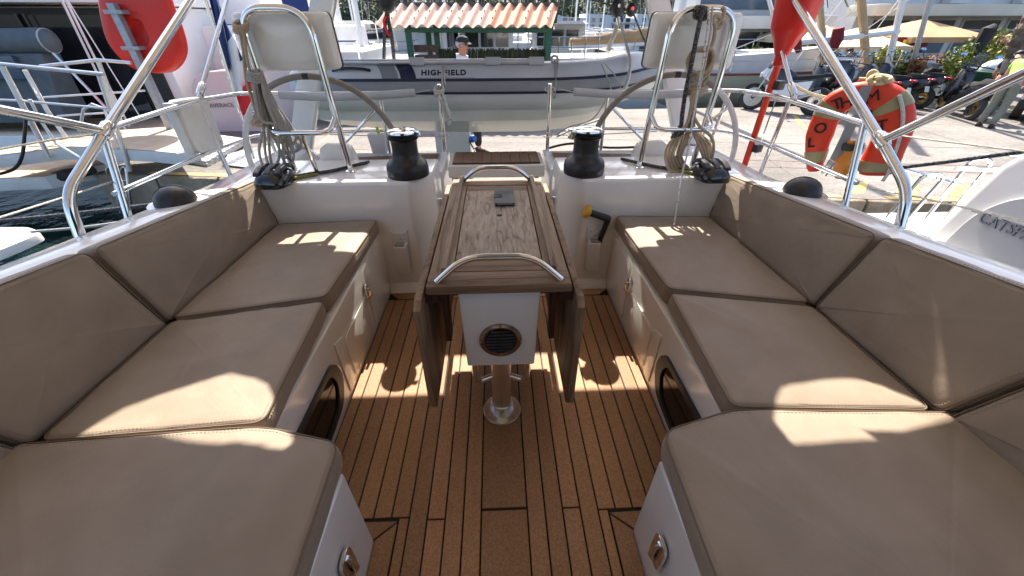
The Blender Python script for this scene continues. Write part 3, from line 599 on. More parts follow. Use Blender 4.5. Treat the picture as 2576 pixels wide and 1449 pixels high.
    # rope lying along the coaming to the clutch
    rp = MB(); rope(rp, [(s*1.10, 2.10, 0.712), (s*1.02, 2.16, 0.711), (s*0.93, 2.20, 0.711), (s*0.80, 2.33, 0.711), (s*0.78, 2.40, 0.70)], 0.010, 8)
    one('control_line', rp, 'rope_dark', f'dark flecked line lying on the {w} coaming behind the rope clutch', 'rope', 'control lines')
    rp = MB(); rope(rp, [(s*1.09, 2.08, 0.713), (s*1.03, 2.13, 0.711), (s*0.99, 2.15, 0.711)], 0.007, 8)
    one('control_line', rp, 'leaf_yellow', f'short yellow-green line at the {w} rope clutch', 'rope', 'control lines')
    # dark domed light/horn on the coaming top
    dm = thing('hatch_dome', f'dark domed cover with grey back on the {w} side deck', 'dome', (s*1.50, 1.76, zb(1.76)-0.02), 'side deck domes')
    zc = zb(1.76)-0.018; rot = Matrix.Rotation(R(-28)*s, 3, 'Z')
    def shellh(f0, f1, ex):
        rr_ = []
        for j in range(9):
            th = f0+(f1-f0)*j/8
            rr_.append([V((s*1.5, 1.76, zc+0.002)) + rot @ V((0.084*ex*math.sin(th)*math.cos(math.pi*k/16), -0.085*math.cos(th)*ex+0.03, 0.076*ex*math.sin(th)*math.sin(math.pi*k/16))) for k in range(17)])
        return rr_
    MB().loft(shellh(0.02, 1.75, 1.0), False, False).build('lens', 'black', dm, angle=60)
    MB().loft(shellh(1.70, 3.12, 1.03), False, False).build('shell', 'grey_plastic', dm, angle=60)
    MB().prism([V((s*1.5, 1.76, zc-0.012)) + rot @ V((0.112*math.cos(a), 0.03+0.10*math.sin(a), 0)) for a in [2*math.pi*k/24 for k in range(24)]], (0, 0, 0.014)).build('base', 'gelcoat', dm)
    # pushpit
    yp = 2.43 if s < 0 else 2.33
    pr = thing('pushpit', f'stainless steel {w} pushpit rail of the cockpit', 'guard rail', (s*1.65, 2.4, 0.62), 'pushpit rails')
    MB().tube(fil([(s*1.63, 1.70, 1.03), (s*1.65, 2.4, 1.045), (s*1.66, 2.86, 1.02), (s*1.30, 2.98, 1.0), (s*0.8, 3.0, 1.0)], 0.12, 8), 0.0125, 10).build('top_rail', 'steel', pr)
    MB().tube(fil([(s*1.63, 1.64, 0.80), (s*1.65, 2.4, 0.785), (s*1.66, 2.86, 0.76), (s*1.25, 2.98, 0.75), (s*0.8, 3.0, 0.75)], 0.12, 8), 0.0105, 10).build('lower_rail', 'steel', pr)
    MB().tube([(s*1.65, yp, 0.58), (s*1.65, yp-0.02, 1.045)], 0.0125, 10).build('post', 'steel', pr)
    MB().tube([(s*1.61, 1.62, 0.69), (s*1.62, 1.74, 1.035)], 0.0145, 10).build('post', 'steel', pr)
    MB().tube([(s*0.8, 3.0, 0.57), (s*0.8, 3.0, 1.0)], 0.0125, 10).build('post', 'steel', pr)
    MB().tube([(s*1.58, 2.9, 0.57), (s*1.62, 2.9, 1.01)], 0.0125, 10).build('post', 'steel', pr)
    # gate stanchion beside the stern bench and padded lifeline
    gt = thing('gate_stanchion', f'polished steel stanchion on the {w} of the stern gate', 'stanchion', (s*0.38, 2.97, 0.578), 'gate stanchions')
    MB().tube([(s*0.385, 2.97, 0.57), (s*0.378, 2.95, 1.055)], 0.0135, 12).build('tube', 'steel', gt)
    for z in (1.02, 0.72): MB().tube([V((s*0.38, 2.95, z)) + V((0.035*math.cos(a)*1.0, 0, 0.016*math.sin(a))) for a in [2*math.pi*k/16 for k in range(16)]], 0.003, 6, True).build('ring', 'steel', gt)
    ll = thing('padded_lifeline', f'white padded lifeline sagging between the stern gate and the {w} rail', 'lifeline', (s*1.0, 2.97, 0.97), 'padded lifelines')
    MB().tube(cr([(s*0.44, 2.955, 1.02), (s*0.56, 2.96, 1.0)], 2), 0.004, 6).build('wire', 'wire', ll)
    MB().tube(cr([(s*0.55, 2.96, 1.003), (s*0.85, 2.97, 0.985), (s*1.2, 2.97, 0.98), (s*1.45, 2.93, 1.0)], 8), 0.026, 12).build('sleeve', 'light_grey', ll)
    lw = MB(); lw.tube(cr([(s*0.38, 2.95, 0.72), (s*0.7, 2.97, 0.715), (s*1.2, 2.97, 0.735)], 6), 0.0032, 6)
    one('lower_lifeline', lw, 'wire', f'thin wire lower lifeline right behind the {w} helm seat', 'lifeline', 'lower lifelines')
    # arch pylon
    ap = thing('stern_arch', f'white {w} pylon of the stern davit arch', 'arch', (s*1.6, 3.25, 0.0), 'stern arch pylons')
    rg = []
    for (x, y, z, wd, dp) in ((1.64, 3.12, -0.1, 0.16, 0.10), (1.58, 3.16, 0.45, 0.16, 0.10), (1.34, 3.2, 1.05, 0.155, 0.09), (1.11, 3.22, 1.53, 0.15, 0.09), (1.0, 3.25, 1.93, 0.15, 0.09)):
        rg.append([V((s*x+a*wd/2, y+b*dp/2, z)) for a, b in ((-1, -1), (1, -1), (1, 1), (-1, 1))])
    MB().loft(rg, True, True).build('pylon', 'gelcoat', ap, bevel=0.012)
    MB().bab((s*1.07, 3.2, 1.86), (s*0.95, 4.4, 1.93)).build('davit_arm', 'gelcoat', ap, bevel=0.01)
    ck = MB().box((s*1.52, 3.10, 0.60), (0.03, 0.03, 0.16), ry=R(20)*s); ck.tube([(s*1.50, 3.08, 0.52), (s*1.53, 3.07, 0.68)], 0.009, 6); ck.build('cleat', 'steel_satin', ap)
    # bimini tubes on this side
for s in (-1, 1):
    w = SIDE[s]
    if s == -1: foot, bend, top, hinge, fwd = (-1.60, 1.39, 0.72), (-1.60, 1.435, 0.874), (-1.60, 2.61, 1.498), (-1.60, 1.73, 1.034), (-1.60, 1.38, 1.183)
    else: foot, bend, top, hinge, fwd = (1.60, 1.335, 0.72), (1.60, 1.385, 0.861), (1.60, 2.483, 1.498), (1.60, 1.60, 0.995), (1.60, 1.263, 1.273)
    tt = V(top)+(V(top)-V(hinge))*0.32
    BIM_T = globals().setdefault('BIM_T', {}); BIM_T[s] = (foot, bend, hinge, top, tt, fwd)
# dinghy tackle etc. live in the background part
# grey rope coil on the left guard
cl = thing('rope_coil', 'hank of grey rope hanging from the left helm guard', 'rope coil', (-1.15, 2.18, 0.72))
hd = aY(643, 178, 2.19)
for k in range(10):
    rd = random.Random(k); vb = 368+rd.uniform(-40, 58)
    y = 2.16+0.008*k
    a = [aY(640+rd.uniform(-6, 8), 176+rd.uniform(-4, 6), y), aY(648+k*2.0+rd.uniform(-3, 3), 230, y), aY(662+k*4+rd.uniform(-4, 4), 310, y), aY(668+k*6.2, vb-22, y), aY(682+k*6.6+rd.uniform(-4, 4), vb+8, y), aY(702+k*6.2, vb-14, y), aY(694+k*4.4, 318, y), aY(668+k*2.2, 250, y), aY(650+rd.uniform(-4, 8), 182, y)]
    MB().tube(cr(a, 6), 0.0072, 7).build('strand', 'rope_grey', cl)
for k in range(4):
    MB().tube([aY(642, 184+6*k, 2.165) + V((0.03*math.cos(t), 0.03*math.sin(t), 0.006*math.sin(t*2))) for t in [2*math.pi*i/18 for i in range(18)]], 0.0072, 7, True).build('turn', 'rope_grey', cl)
MB().tube(cr([aY(648, 180, 2.16), aY(640, 225, 2.15), aY(656, 300, 2.14), aY(690, 312, 2.16), aY(703, 325, 2.2)], 6), 0.0072, 7).build('tail', 'rope_grey', cl)
MB().tube(cr([aY(660, 330, 2.14), aY(652, 380, 2.13), aY(662, 420, 2.14)], 5), 0.0072, 7).build('tail', 'rope_grey', cl)
tw = thing('guard_lashing', 'beige twisted lashing tied round the corner of the left helm guard', 'rope', (-1.2, 2.23, 0.9))
for k in range(3): MB().tube([aY(606, 60+7*k, 2.235) + V((0.028*math.cos(t), 0.028*math.sin(t), 0.012*math.sin(t))) for t in [2*math.pi*i/16 for i in range(16)]], 0.0085, 7, True).build('turn', 'rope_beige', tw)
MB().tube(cr([aY(604, 75, 2.22), aY(613, 130, 2.21), aY(620, 200, 2.2), aY(638, 260, 2.19), aY(648, 297, 2.18)], 6), 0.0085, 7).build('line', 'rope_beige', tw)
MB().tube(cr([aY(612, 78, 2.2), aY(622, 150, 2.19), aY(636, 210, 2.18), aY(652, 297, 2.16)], 6), 0.0075, 7).build('line', 'rope_beige', tw)
kn = MB()
for k in range(5):
    rd = random.Random(40+k); cc = aY(651+rd.uniform(-5, 5), 301+rd.uniform(-5, 5), 2.165)
    kn.tube([cc + V((0.026*math.cos(t), 0.02*math.sin(t+k), 0.02*math.sin(t+k*0.9))) for t in [2*math.pi*i/14 for i in range(14)]], 0.0075, 6, True)
kn.build('knot', 'rope_beige', tw, kind='stuff')
# beige hank and control lines on the right guard
cb = thing('rope_coil', 'hank of beige rope hanging from the right helm guard', 'rope coil', (1.1, 2.17, 0.72))
def w4(a, b): return (1597.2 + a*0.3307, b*0.3307)     # picture position of a measured rope point
def rb(pts, y, r, m, name, parent, k=6): return MB().tube(cr([aY(*w4(a, b), y+0.0) for a, b in pts], k), r, 8).build(name, m, parent)
rb([(665, 55), (680, 90), (655, 150), (610, 200), (640, 210), (665, 165), (625, 120), (595, 150), (610, 205), (600, 300), (575, 370)], 2.19, 0.0095, 'rope_beige', 'hitch', cb)
for k, pp in enumerate(([(575, 365), (470, 375), (415, 430), (420, 530), (520, 560), (590, 470), (590, 390), (555, 360)], [(560, 370), (600, 430), (560, 530), (440, 560), (400, 470), (450, 390), (540, 385)],
                        [(590, 400), (580, 520), (510, 600), (430, 650), (440, 700)], [(570, 390), (545, 520), (470, 560), (430, 610), (470, 700)], [(545, 430), (560, 560), (520, 640), (480, 700)])):
    rb(pp, 2.17+0.012*k, 0.0095, 'rope_beige', 'strand', cb)
for k in range(3): MB().tube([aY(*w4(465+0*k, 672+16*k), 2.18) + V((0.052*math.cos(t), 0.03*math.sin(t), 0.004*math.cos(t))) for t in [2*math.pi*i/18 for i in range(18)]], 0.009, 7, True).build('turn', 'rope_beige', cb)
for k in range(6):
    d = k*24; rb([(440+6*k, 690), (425+5*k, 820), (385+6*k, 960), (270+d, 1080), (232+d, 1180), (262+d*0.95, 1290-8*k), (340+d*0.55, 1312-6*k)], 2.13+0.012*k, 0.0085, 'rope_beige', 'strand', cb)
for k in range(4):
    d = k*20; rb([(455+4*k, 690), (445+4*k, 830), (440+5*k, 980), (480+d*1.4, 1090), (520+d*0.9, 1200), (505+d*0.3, 1290), (400+d*0.4, 1310)], 2.14+0.014*k, 0.0085, 'rope_beige', 'strand', cb)
rb([(455, 900), (500, 970), (580, 1040), (600, 1130), (575, 1240)], 2.12, 0.008, 'rope_beige', 'strand', cb)
fl = thing('furling_line', 'dark flecked rope hanging down the right helm guard', 'rope', (1.08, 2.17, 0.8))
rb([(520, 55), (505, 120), (480, 230), (450, 380), (415, 560), (385, 700), (360, 870), (350, 960), (320, 1010), (280, 1060)], 2.15, 0.0115, 'rope_dark', 'line', fl)
for k in range(3): MB().tube([aY(*w4(505-4*k, 75+24*k), 2.2) + V((0.026*math.cos(t), 0.03*math.sin(t), 0.01*math.sin(t))) for t in [2*math.pi*i/14 for i in range(14)]], 0.011, 7, True).build('turn', 'rope_dark', fl)
for k in range(3): MB().tube([aY(*w4(335-8*k, 990+18*k), 2.14) + V((0.022*math.cos(t), 0.02*math.sin(t), 0.012*math.sin(t+k))) for t in [2*math.pi*i/12 for i in range(12)]], 0.009, 7, True).build('turn', 'rope_dark', fl)
tl = MB()
tl.tube(cr([aY(*w4(560, 60), 2.17), aY(*w4(548, 250), 2.12), aY(*w4(500, 560), 2.1), aY(*w4(440, 900), 2.09), aY(*w4(395, 1180), 2.07), aY(*w4(365, 1300), 2.02), V((0.947, 1.86, 0.505))], 6), 0.0048, 7)
one('trip_line', tl, 'rope_fleck', 'thin white line with red flecks hanging from the right helm guard to the cushion', 'rope')
tl = MB(); tl.tube(cr([aY(*w4(590, 50), 2.18), aY(*w4(575, 250), 2.16), aY(*w4(530, 500), 2.15), aY(*w4(455, 830), 2.14), aY(*w4(430, 980), 2.13)], 6), 0.0048, 7)
one('trip_line', tl, 'rope_white', 'thin white line beside the dark rope on the right helm guard', 'rope')
# wooden outboard pad on the left rail
pad = thing('outboard_pad', 'white outboard motor pad clamped to the left pushpit rail', 'bracket', (-1.67, 2.35, 0.80))
q = fil([V((-1.690, 2.245, 0.80)), V((-1.690, 2.475, 0.785)), V((-1.690, 2.485, 1.055)), V((-1.690, 2.245, 1.07))], 0.03, 5, True)
MB().prism(q, (0.05, 0, 0)).build('board', 'wheel_white', pad, bevel=0.006)
MB().bab((-1.70, 2.22, 0.80), (-1.66, 2.243, 1.06)).build('edge_strip', 'wheel_white', pad, bevel=0.004)
for (y, z) in ((2.275, 0.825), (2.455, 0.815)): MB().lathe([(0.010, 0), (0.008, 0.004)], (-1.639, y, z), 12, (1, 0, 0)).build('bolt', 'steel_satin', pad)
# backstay tubes from the pushpit up to the bimini
for s, b, t in ((-1, (-1.65, 2.43, 1.05), (-1.65, 3.05, 1.515)), (1, (1.65, 2.27, 1.05), (1.65, 2.81, 1.512))):
    bt_ = thing('bimini_strut', f'straight steel strut rising from the {SIDE[s]} pushpit to the awning', 'strut', b, 'awning struts')
    e = V(b)+(V(t)-V(b))*1.9
    MB().tube([b, e], 0.0115, 10).build('tube', 'steel', bt_)
    MB().lathe([(0.018, -0.03), (0.020, 0.0), (0.018, 0.04), (0.013, 0.05)], V(b)+(V(t)-V(b))*0.08, 14, V(t)-V(b)).build('collar', 'steel', bt_)
# danbuoy on the right quarter
db = thing('danbuoy', 'orange danbuoy pole with red cover lashed to the right pushpit', 'danbuoy', (1.72, 2.6, 0.56))
p0, p1, p2, p3 = aY(1868, 430, 2.55), aY(1962, 150, 2.55), aY(1985, 90, 2.55), aY(2012, -5, 2.55)
MB().tube([p0, p0.lerp(p1, 0.5), p1], 0.0185, 12).build('pole', 'orange', db)
dd = (p3-p1).normalized()
MB().tube(cr([p1-dd*0.03, p1+dd*0.02, p1+dd*0.09, p1+dd*0.16, p1+dd*0.3, p1+dd*0.45, p1+dd*0.6], 4), [0.030+0.0005*i for i in range(5)]+[0.034+0.0075*i for i in range(1, 5)]+[0.064+0.009*i for i in range(1, 5)]+[0.10+0.004*i for i in range(1, 5)]+[0.116]*8, 14).build('cover', 'red', db)
MB().tube([p1-dd*0.032, p1-dd*0.02], 0.029, 12).build('cuff', 'cloth_white', db)
for z in (0.24, 0.80):
    MB().box(p0.lerp(p1, z)+V((0.03, -0.02, 0)), (0.055, 0.05, 0.05), rz=0.3).build('clamp', 'black', db, bevel=0.008)
MB().tube([p0+V((0.055, 0, 0.1)), p0.lerp(p1, 0.75)+V((0.06, 0, 0))], 0.004, 6).build('rod', 'steel', db)
# horseshoe lifebuoy
hn = V((0.62, 0.0, 0)); HP = V((1.93, 2.10, 0.9)); HN = V((0.75, 0.66, 0)).normalized()
hb = thing('horseshoe_lifebuoy', 'orange horseshoe lifebuoy with tape and black letters hung outside the right rail', 'lifebuoy', (1.93, 2.1, 0.6))
def h2(a, b): return (3100+a*0.3795)*0.6389, (250+b*0.3795)*0.6389
ctr = [(285, 1110), (305, 900), (338, 740), (392, 590), (490, 435), (640, 345), (815, 305), (970, 330), (1075, 415), (1115, 560), (1090, 730), (1025, 880), (945, 1050), (915, 1150)]
wid = [70, 100, 125, 125, 130, 120, 112, 120, 135, 150, 150, 150, 165, 140]
cpts = [aP(*h2(a, b), HP, HN) for a, b in ctr]
cpts = cr(cpts, 4); m = len(cpts); wr = []
for i in range(m):
    f = i/4; k = min(int(f), len(wid)-2); wr.append(wid[k]+(wid[k+1]-wid[k])*(f-k))
rings = []
for i in range(m):
    tg = (cpts[min(i+1, m-1)]-cpts[max(i-1, 0)]).normalized(); sd = HN.cross(tg).normalized(); hw = wr[i]*0.00051; ht = 0.052
    e = 1.0 if 2 < i < m-3 else (0.72 if i in (0, m-1) else 0.93)
    sec = [(-1, 0), (-0.93, 0.62), (-0.62, 0.95), (0, 1), (0.62, 0.95), (0.93, 0.62), (1, 0), (0.93, -0.62), (0.62, -0.95), (0, -1), (-0.62, -0.95), (-0.93, -0.62)]
    rings.append([cpts[i] + sd*(a*hw*e) + HN*(b*ht*e) for a, b in sec])
MB().loft(rings, True, True).build('float', 'orange', hb, angle=60)
def band(i0, i1, mt_, ex=0.004, nm='tape_band'):
    rr = []
    for i in range(i0, i1+1):
        c_ = sum(rings[i], V((0, 0, 0)))/12
        rr.append([c_+(p-c_)*(1+ex/(p-c_).length) for p in rings[i]])
    MB().loft(rr, True, True).build(nm, mt_, hb, angle=60)
band(13, 16, 'tape'); band(31, 34, 'tape'); band(47, 50, 'tape'); band(2, 4, 'tape')
def ltr(ch, a, b, ang, sz=0.074):
    p = aP(*h2(a, b), HP, HN) - HN*0.0565; x = V((HN.y, -HN.x, 0)); y = V((0, 0, 1)); c_, s_ = math.cos(R(ang)), math.sin(R(ang))
    xd = x*c_+y*s_; yd = y*c_-x*s_
    text_mesh(ch, sz, 'letter_black', hb, p - xd*sz*0.3 - yd*sz*0.35, xd, yd, 0.001, bold=0.0010 if ch != 'M' else 0.0)
ltr('L', 285, 800, 16); ltr('O', 352, 655, 18); ltr('T', 540, 405, 34); ltr('H', 625, 390, 30); ltr('M', 885, 335, 26, 0.078); ltr('T', 1000, 625, 22); ltr('O', 1000, 775, 22)
st = []
for i, (a, b) in enumerate(((830, 225), (790, 330), (700, 560), (590, 800), (470, 1040))):
    st.append(aP(*h2(a, b), HP-HN*0.075, HN))
sv = V((HN.y, -HN.x, 0))
rr = [[p - sv*0.022, p + sv*0.022, p + sv*0.022 - HN*0.004, p - sv*0.022 - HN*0.004] for p in st]
MB().loft(rr, True, True).build('strap', 'grey_plastic', hb)
lt = [aP(*h2(a, b), HP-HN*0.09, HN) for a, b in ((700, 790), (685, 830), (670, 900), (640, 960), (600, 1030), (565, 1110), (540, 1190))]
lg = thing('lifebuoy_light', 'amber floating light with black collar hanging inside the horseshoe lifebuoy', 'light', lt[-1])
MB().tube(lt[:3], [0.030, 0.027, 0.024], 12).build('tip', 'amber', lg)
MB().tube([lt[1].lerp(lt[2], 0.0), lt[1].lerp(lt[2], 0.9)], 0.046, 14).build('collar', 'black', lg)
MB().tube(lt[2:], [0.026, 0.034, 0.052, 0.04, 0.02], 14).build('bulb', 'amber', lg)
for k in range(1): pass
MB().tube(cr([aP(*h2(a, b), HP-HN*0.06, HN) for a, b in ((1160, 330), (1190, 440), (1200, 560), (1180, 720), (1110, 950), (1060, 1110), (990, 1220))], 5), 0.008, 7).build('grab_line', 'rope_white', hb)
MB().tube(cr([aP(*h2(a, b), HP-HN*0.02, HN) for a, b in ((680, 245), (780, 205), (900, 195), (1040, 215), (1150, 290), (1165, 330))], 5), 0.006, 7).build('grab_line', 'rope_white', hb)
fr_ = thing('floating_line', 'bundle of cream floating line on top of the horseshoe lifebuoy', 'rope', (1.95, 2.1, 1.16))
for k in range(6):
    rd = random.Random(k+80); a0, b0 = 960+rd.uniform(-60, 90), 165+rd.uniform(-20, 20); ra, rb_ = rd.uniform(70, 120), rd.uniform(28, 42)
    MB().tube([aP(*h2(a0+ra*math.cos(t), b0+rb_*math.sin(t)), HP-HN*(0.05*math.sin(t+k)), HN) for t in [2*math.pi*i/20 for i in range(20)]], 0.0105, 8, True).build('loop', 'rope_cream', fr_)
MB().tube(cr([aP(*h2(a, b), HP, HN) for a, b in ((870, 200), (850, 120), (890, 85), (930, 120), (910, 180))], 5), 0.012, 8).build('loop', 'rope_cream', fr_)
MB().tube(cr([aP(*h2(a, b), HP, HN) for a, b in ((740, 165), (830, 170), (900, 190))], 5), 0.010, 8).build('tail', 'rope_cream', fr_)
for (a, b, c_, d) in ((690, 470, 655, 550), (440, 1040, 410, 1110)):
    p = aX(*h2(a, b), 1.66); MB().box(p+V((0, 0, -0.02)), (0.012, 0.035, 0.075), rx=0.2).build('rail_hook', 'steel_satin', hb, bevel=0.004)
# mooring and lifelines on the right side
for nm, pts, r, m_, lb, ct in (
    ('lifeline', [aX(2225, 335, 1.63), aX(2290, 345, 1.63), aX(2576, 380, 1.63) , aX(2700, 395, 1.63)], 0.0035, 'rope_white', 'thin white lifeline running forward from the right pushpit', 'lifeline'),
    ('lower_lifeline', [aX(2190, 475, 1.63), aX(2330, 500, 1.63), aX(2576, 557, 1.63), aX(2800, 610, 1.63)], 0.0035, 'rope_white', 'thin lower lifeline crossing in front of the grey neighbouring hull', 'lifeline'),
    ('lifeline', [aX(262, 335, -1.62), aX(130, 352, -1.62), aX(0, 375, -1.62), aX(-150, 400, -1.62)], 0.0035, 'rope_white', 'thin white lifeline running forward from the left pushpit', 'lifeline'),
    ('lower_lifeline', [aX(290, 455, -1.63), aX(150, 500, -1.63), aX(0, 547, -1.63), aX(-150, 590, -1.63)], 0.0035, 'rope_white', 'thin lower lifeline crossing above dark water on the left', 'lifeline')):
    one(nm, MB().tube(pts, r, 6), m_, lb, ct, 'lifelines')
# ------------------------------------------------------------------ ground, quay, water, hill
def special2():
    m = mat('concrete', (0.140, 0.130, 0.120), 0.85, c2=(0.225, 0.212, 0.197), scale=0.55, bump=0.5, bscale=26, detail=8, bdist=0.02); N, L, b = nodes(m)
    col = b.inputs['Base Color'].links[0].from_socket
    tc = N.new('ShaderNodeTexCoord'); t = N.new('ShaderNodeTexNoise'); t.inputs['Scale'].default_value = 14; t.inputs['Detail'].default_value = 6; t.inputs['Roughness'].default_value = 0.7; L.new(tc.outputs['Object'], t.inputs['Vector'])
    r = N.new('ShaderNodeValToRGB'); r.color_ramp.elements[0].position = 0.32; r.color_ramp.elements[1].position = 0.62; r.color_ramp.elements[0].color = (0.66, 0.64, 0.62, 1); r.color_ramp.elements[1].color = (1.12, 1.12, 1.12, 1); L.new(t.outputs['Fac'], r.inputs[0])
    mx = N.new('ShaderNodeMix'); mx.data_type = 'RGBA'; mx.blend_type = 'MULTIPLY'; mx.inputs[0].default_value = 0.8; L.new(col, mx.inputs[6]); L.new(r.outputs[0], mx.inputs[7])
    w = N.new('ShaderNodeTexNoise'); w.inputs['Scale'].default_value = 1.0; w.inputs['Detail'].default_value = 3
    mp = N.new('ShaderNodeMapping'); mp.inputs['Scale'].default_value = (0.25, 3.0, 1); L.new(tc.outputs['Object'], mp.inputs[0]); L.new(mp.outputs[0], w.inputs['Vector'])
    r3 = N.new('ShaderNodeValToRGB'); r3.color_ramp.elements[0].position = 0.3; r3.color_ramp.elements[1].position = 0.55; r3.color_ramp.elements[0].color = (0.78, 0.76, 0.76, 1); r3.color_ramp.elements[1].color = (1, 1, 1, 1); L.new(w.outputs['Fac'], r3.inputs[0])
    mx2 = N.new('ShaderNodeMix'); mx2.data_type = 'RGBA'; mx2.blend_type = 'MULTIPLY'; mx2.inputs[0].default_value = 0.8; L.new(mx.outputs[2], mx2.inputs[6]); L.new(r3.outputs[0], mx2.inputs[7]); L.new(mx2.outputs[2], b.inputs['Base Color'])
    mat('quay_wall', (0.20, 0.155, 0.105), 0.9, c2=(0.40, 0.34, 0.27), scale=2.2, bump=1.0, bscale=7, detail=8, ramp=(0.3, 0.7), bdist=0.06)
    m = mat('water', (0.004, 0.014, 0.011), 0.04, spec=0.5, ior=1.33); N, L, b = nodes(m)
    tc = N.new('ShaderNodeTexCoord'); t = N.new('ShaderNodeTexNoise'); t.inputs['Scale'].default_value = 2.2; t.inputs['Detail'].default_value = 4; L.new(tc.outputs['Object'], t.inputs['Vector'])
    bp = N.new('ShaderNodeBump'); bp.inputs['Strength'].default_value = 0.35; bp.inputs['Distance'].default_value = 0.12; L.new(t.outputs['Fac'], bp.inputs['Height']); L.new(bp.outputs[0], b.inputs['Normal'])
    mat('hill_ground', (0.035, 0.05, 0.022), 0.95, c2=(0.10, 0.095, 0.06), scale=0.05, detail=6)
    mat('deck_tan', (0.50, 0.39, 0.28), 0.75, c2=(0.42, 0.32, 0.22), scale=5, bump=0.3, bscale=60)
    mat('ribbed_alu', (0.66, 0.66, 0.64), 0.4, 0.5, c2=(0.52, 0.52, 0.5), scale=6)
special2()
GZ = -0.6
mat('window_tent', (0.32, 0.40, 0.50), 0.25, c2=(0.26, 0.34, 0.44), scale=0.9)
struct('water', MB().add([(-600, -200, -1.15), (700, -200, -1.15), (700, 190, -1.15), (-600, 190, -1.15)], [(0, 1, 2, 3)]), 'water', smooth=False)
def ed(x): return 5.56-0.137*x
QP = [(-6.45, ed(-6.45)), (40, ed(40)), (60, ed(40)), (60, 60), (14.2, 60), (13.6, 12.9), (8.0, 11.75), (3.6, 11.6), (3.1, 13.1), (-6.45, 13.4)]
quay = struct('quay', MB().prism([(x, y, -2.2) for x, y in QP], (0, 0, 1.6)), 'concrete', smooth=False)
# facing stones along the quay edge, worn coping
for k in range(20):
    x0 = -6.46+1.05*k; x1 = x0+1.02
    if x0 > 13: break
    MB().hexa([(x0, ed(x0)-0.10-0.02*(k % 3), -2.0), (x1, ed(x1)-0.10-0.02*(k % 3), -2.0), (x1, ed(x1)-0.002, -2.0), (x0, ed(x0)-0.002, -2.0), (x0, ed(x0)-0.06, -0.615), (x1, ed(x1)-0.06, -0.615), (x1, ed(x1)-0.002, -0.6), (x0, ed(x0)-0.002, -0.6)]).build('coping_stone', 'quay_wall', quay, bevel=0.03)
def strip(x0, x1, off0, off1, m, nm='painted_line', z=GZ+0.004):
    return MB().add([(x0, ed(x0)+off0, z), (x1, ed(x1)+off0, z), (x1, ed(x1)+off1, z), (x0, ed(x0)+off1, z)], [(0, 1, 2, 3)]).build(nm, m, quay, smooth=False)
for x0 in (-5.6, -3.6, 2.9, 5.4, 7.6): strip(x0, x0+1.9, 0.02, 0.14, 'paint_yellow')
for x0 in (4.2, 4.9, 5.6, 6.3): MB().add([(x0, ed(x0)+0.18, GZ+0.004), (x0+0.3, ed(x0)+0.16, GZ+0.004), (x0+0.75, ed(x0)+0.62, GZ+0.004), (x0+0.45, ed(x0)+0.64, GZ+0.004)], [(0, 1, 2, 3)]).build('painted_hatching', 'paint_yellow', quay, smooth=False)
mat('joint', (0.17, 0.15, 0.14), 0.9); mat('rail_rust', (0.20, 0.13, 0.11), 0.8, c2=(0.14, 0.10, 0.09), scale=6)
for off in (1.35, 1.75): strip(-6, 30, off, off+0.055, 'rail_rust', 'sunk_rail')
for off in (3.0, 5.2): strip(-6.3, 13, off, off+0.02, 'joint', 'slab_joint')
for x in (-4, 0.2, 4.6, 9.0): MB().add([(x, ed(x)+0.2, GZ+0.004), (x+0.02, ed(x)+0.2, GZ+0.004), (x+0.72, ed(x)+5.4, GZ+0.004), (x+0.70, ed(x)+5.4, GZ+0.004)], [(0, 1, 2, 3)]).build('slab_joint', 'joint', quay, smooth=False)
MB().add([(8.5, 7.0, GZ+0.004), (14.5, 5.1, GZ+0.004), (14.5, 5.18, GZ+0.004), (8.5, 7.08, GZ+0.004)], [(0, 1, 2, 3)]).build('painted_line', 'plate', quay, smooth=False)
for x0 in (7.0, 9.6): MB().add([(x0, 9.0, GZ+0.004), (x0+0.1, 8.95, GZ+0.004), (x0+0.9, 10.6, GZ+0.004), (x0+0.8, 10.65, GZ+0.004)], [(0, 1, 2, 3)]).build('painted_line', 'paint_yellow', quay, smooth=False)
# hill
hm = MB(); nx, ny = 60, 26; P = []
for j in range(ny):
    for i in range(nx):
        x = -420+900*i/(nx-1); y = 172+14*j+0.02*j*j; P.append(V((x, y, -1.2+0.34*(y-172)*(0.75+0.35*noise.noise(V((x*0.006, 1.7, 0)))) + 3*noise.noise(V((x*0.02, y*0.02, 0))))))
hm.add(P, [(j*nx+i, j*nx+i+1, (j+1)*nx+i+1, (j+1)*nx+i) for j in range(ny-1) for i in range(nx-1)])
hill = struct('hill', hm, 'hill_ground')
def leaves(mb, c, r, n, size, rd, shell=0.35, flat=1.0):
    c = V(c)
    for _ in range(n):
        while True:
            p = V((rd.uniform(-1, 1), rd.uniform(-1, 1), rd.uniform(-1, 1)))
            if shell < p.length < 1: break
        q = c+V((p.x*r[0], p.y*r[1], p.z*r[2])); a = V((rd.gauss(0, 1), rd.gauss(0, 1), rd.gauss(0, 1)*flat)).normalized(); b = a.cross(V((rd.gauss(0, 1), rd.gauss(0, 1), rd.gauss(0, 1)))).normalized()
        s = size*rd.uniform(0.6, 1.4)
        mb.add([q-a*s, q+b*s*0.5, q+a*s, q-b*s*0.5], [(0, 1, 2, 3)])
fo = MB(); rd = random.Random(5)
for k in range(1150):
    x = rd.uniform(-190, 240); y = 174+rd.random()**1.3*62
    z = -1.2+0.34*(y-172)*(0.75+0.35*noise.noise(V((x*0.006, 1.7, 0)))) + 3*noise.noise(V((x*0.02, y*0.02, 0)))
    h = rd.uniform(3.0, 6.5); leaves(fo, (x, y, z+h*0.5), (h*0.55, h*0.55, h*0.55), 46, 0.75, rd)
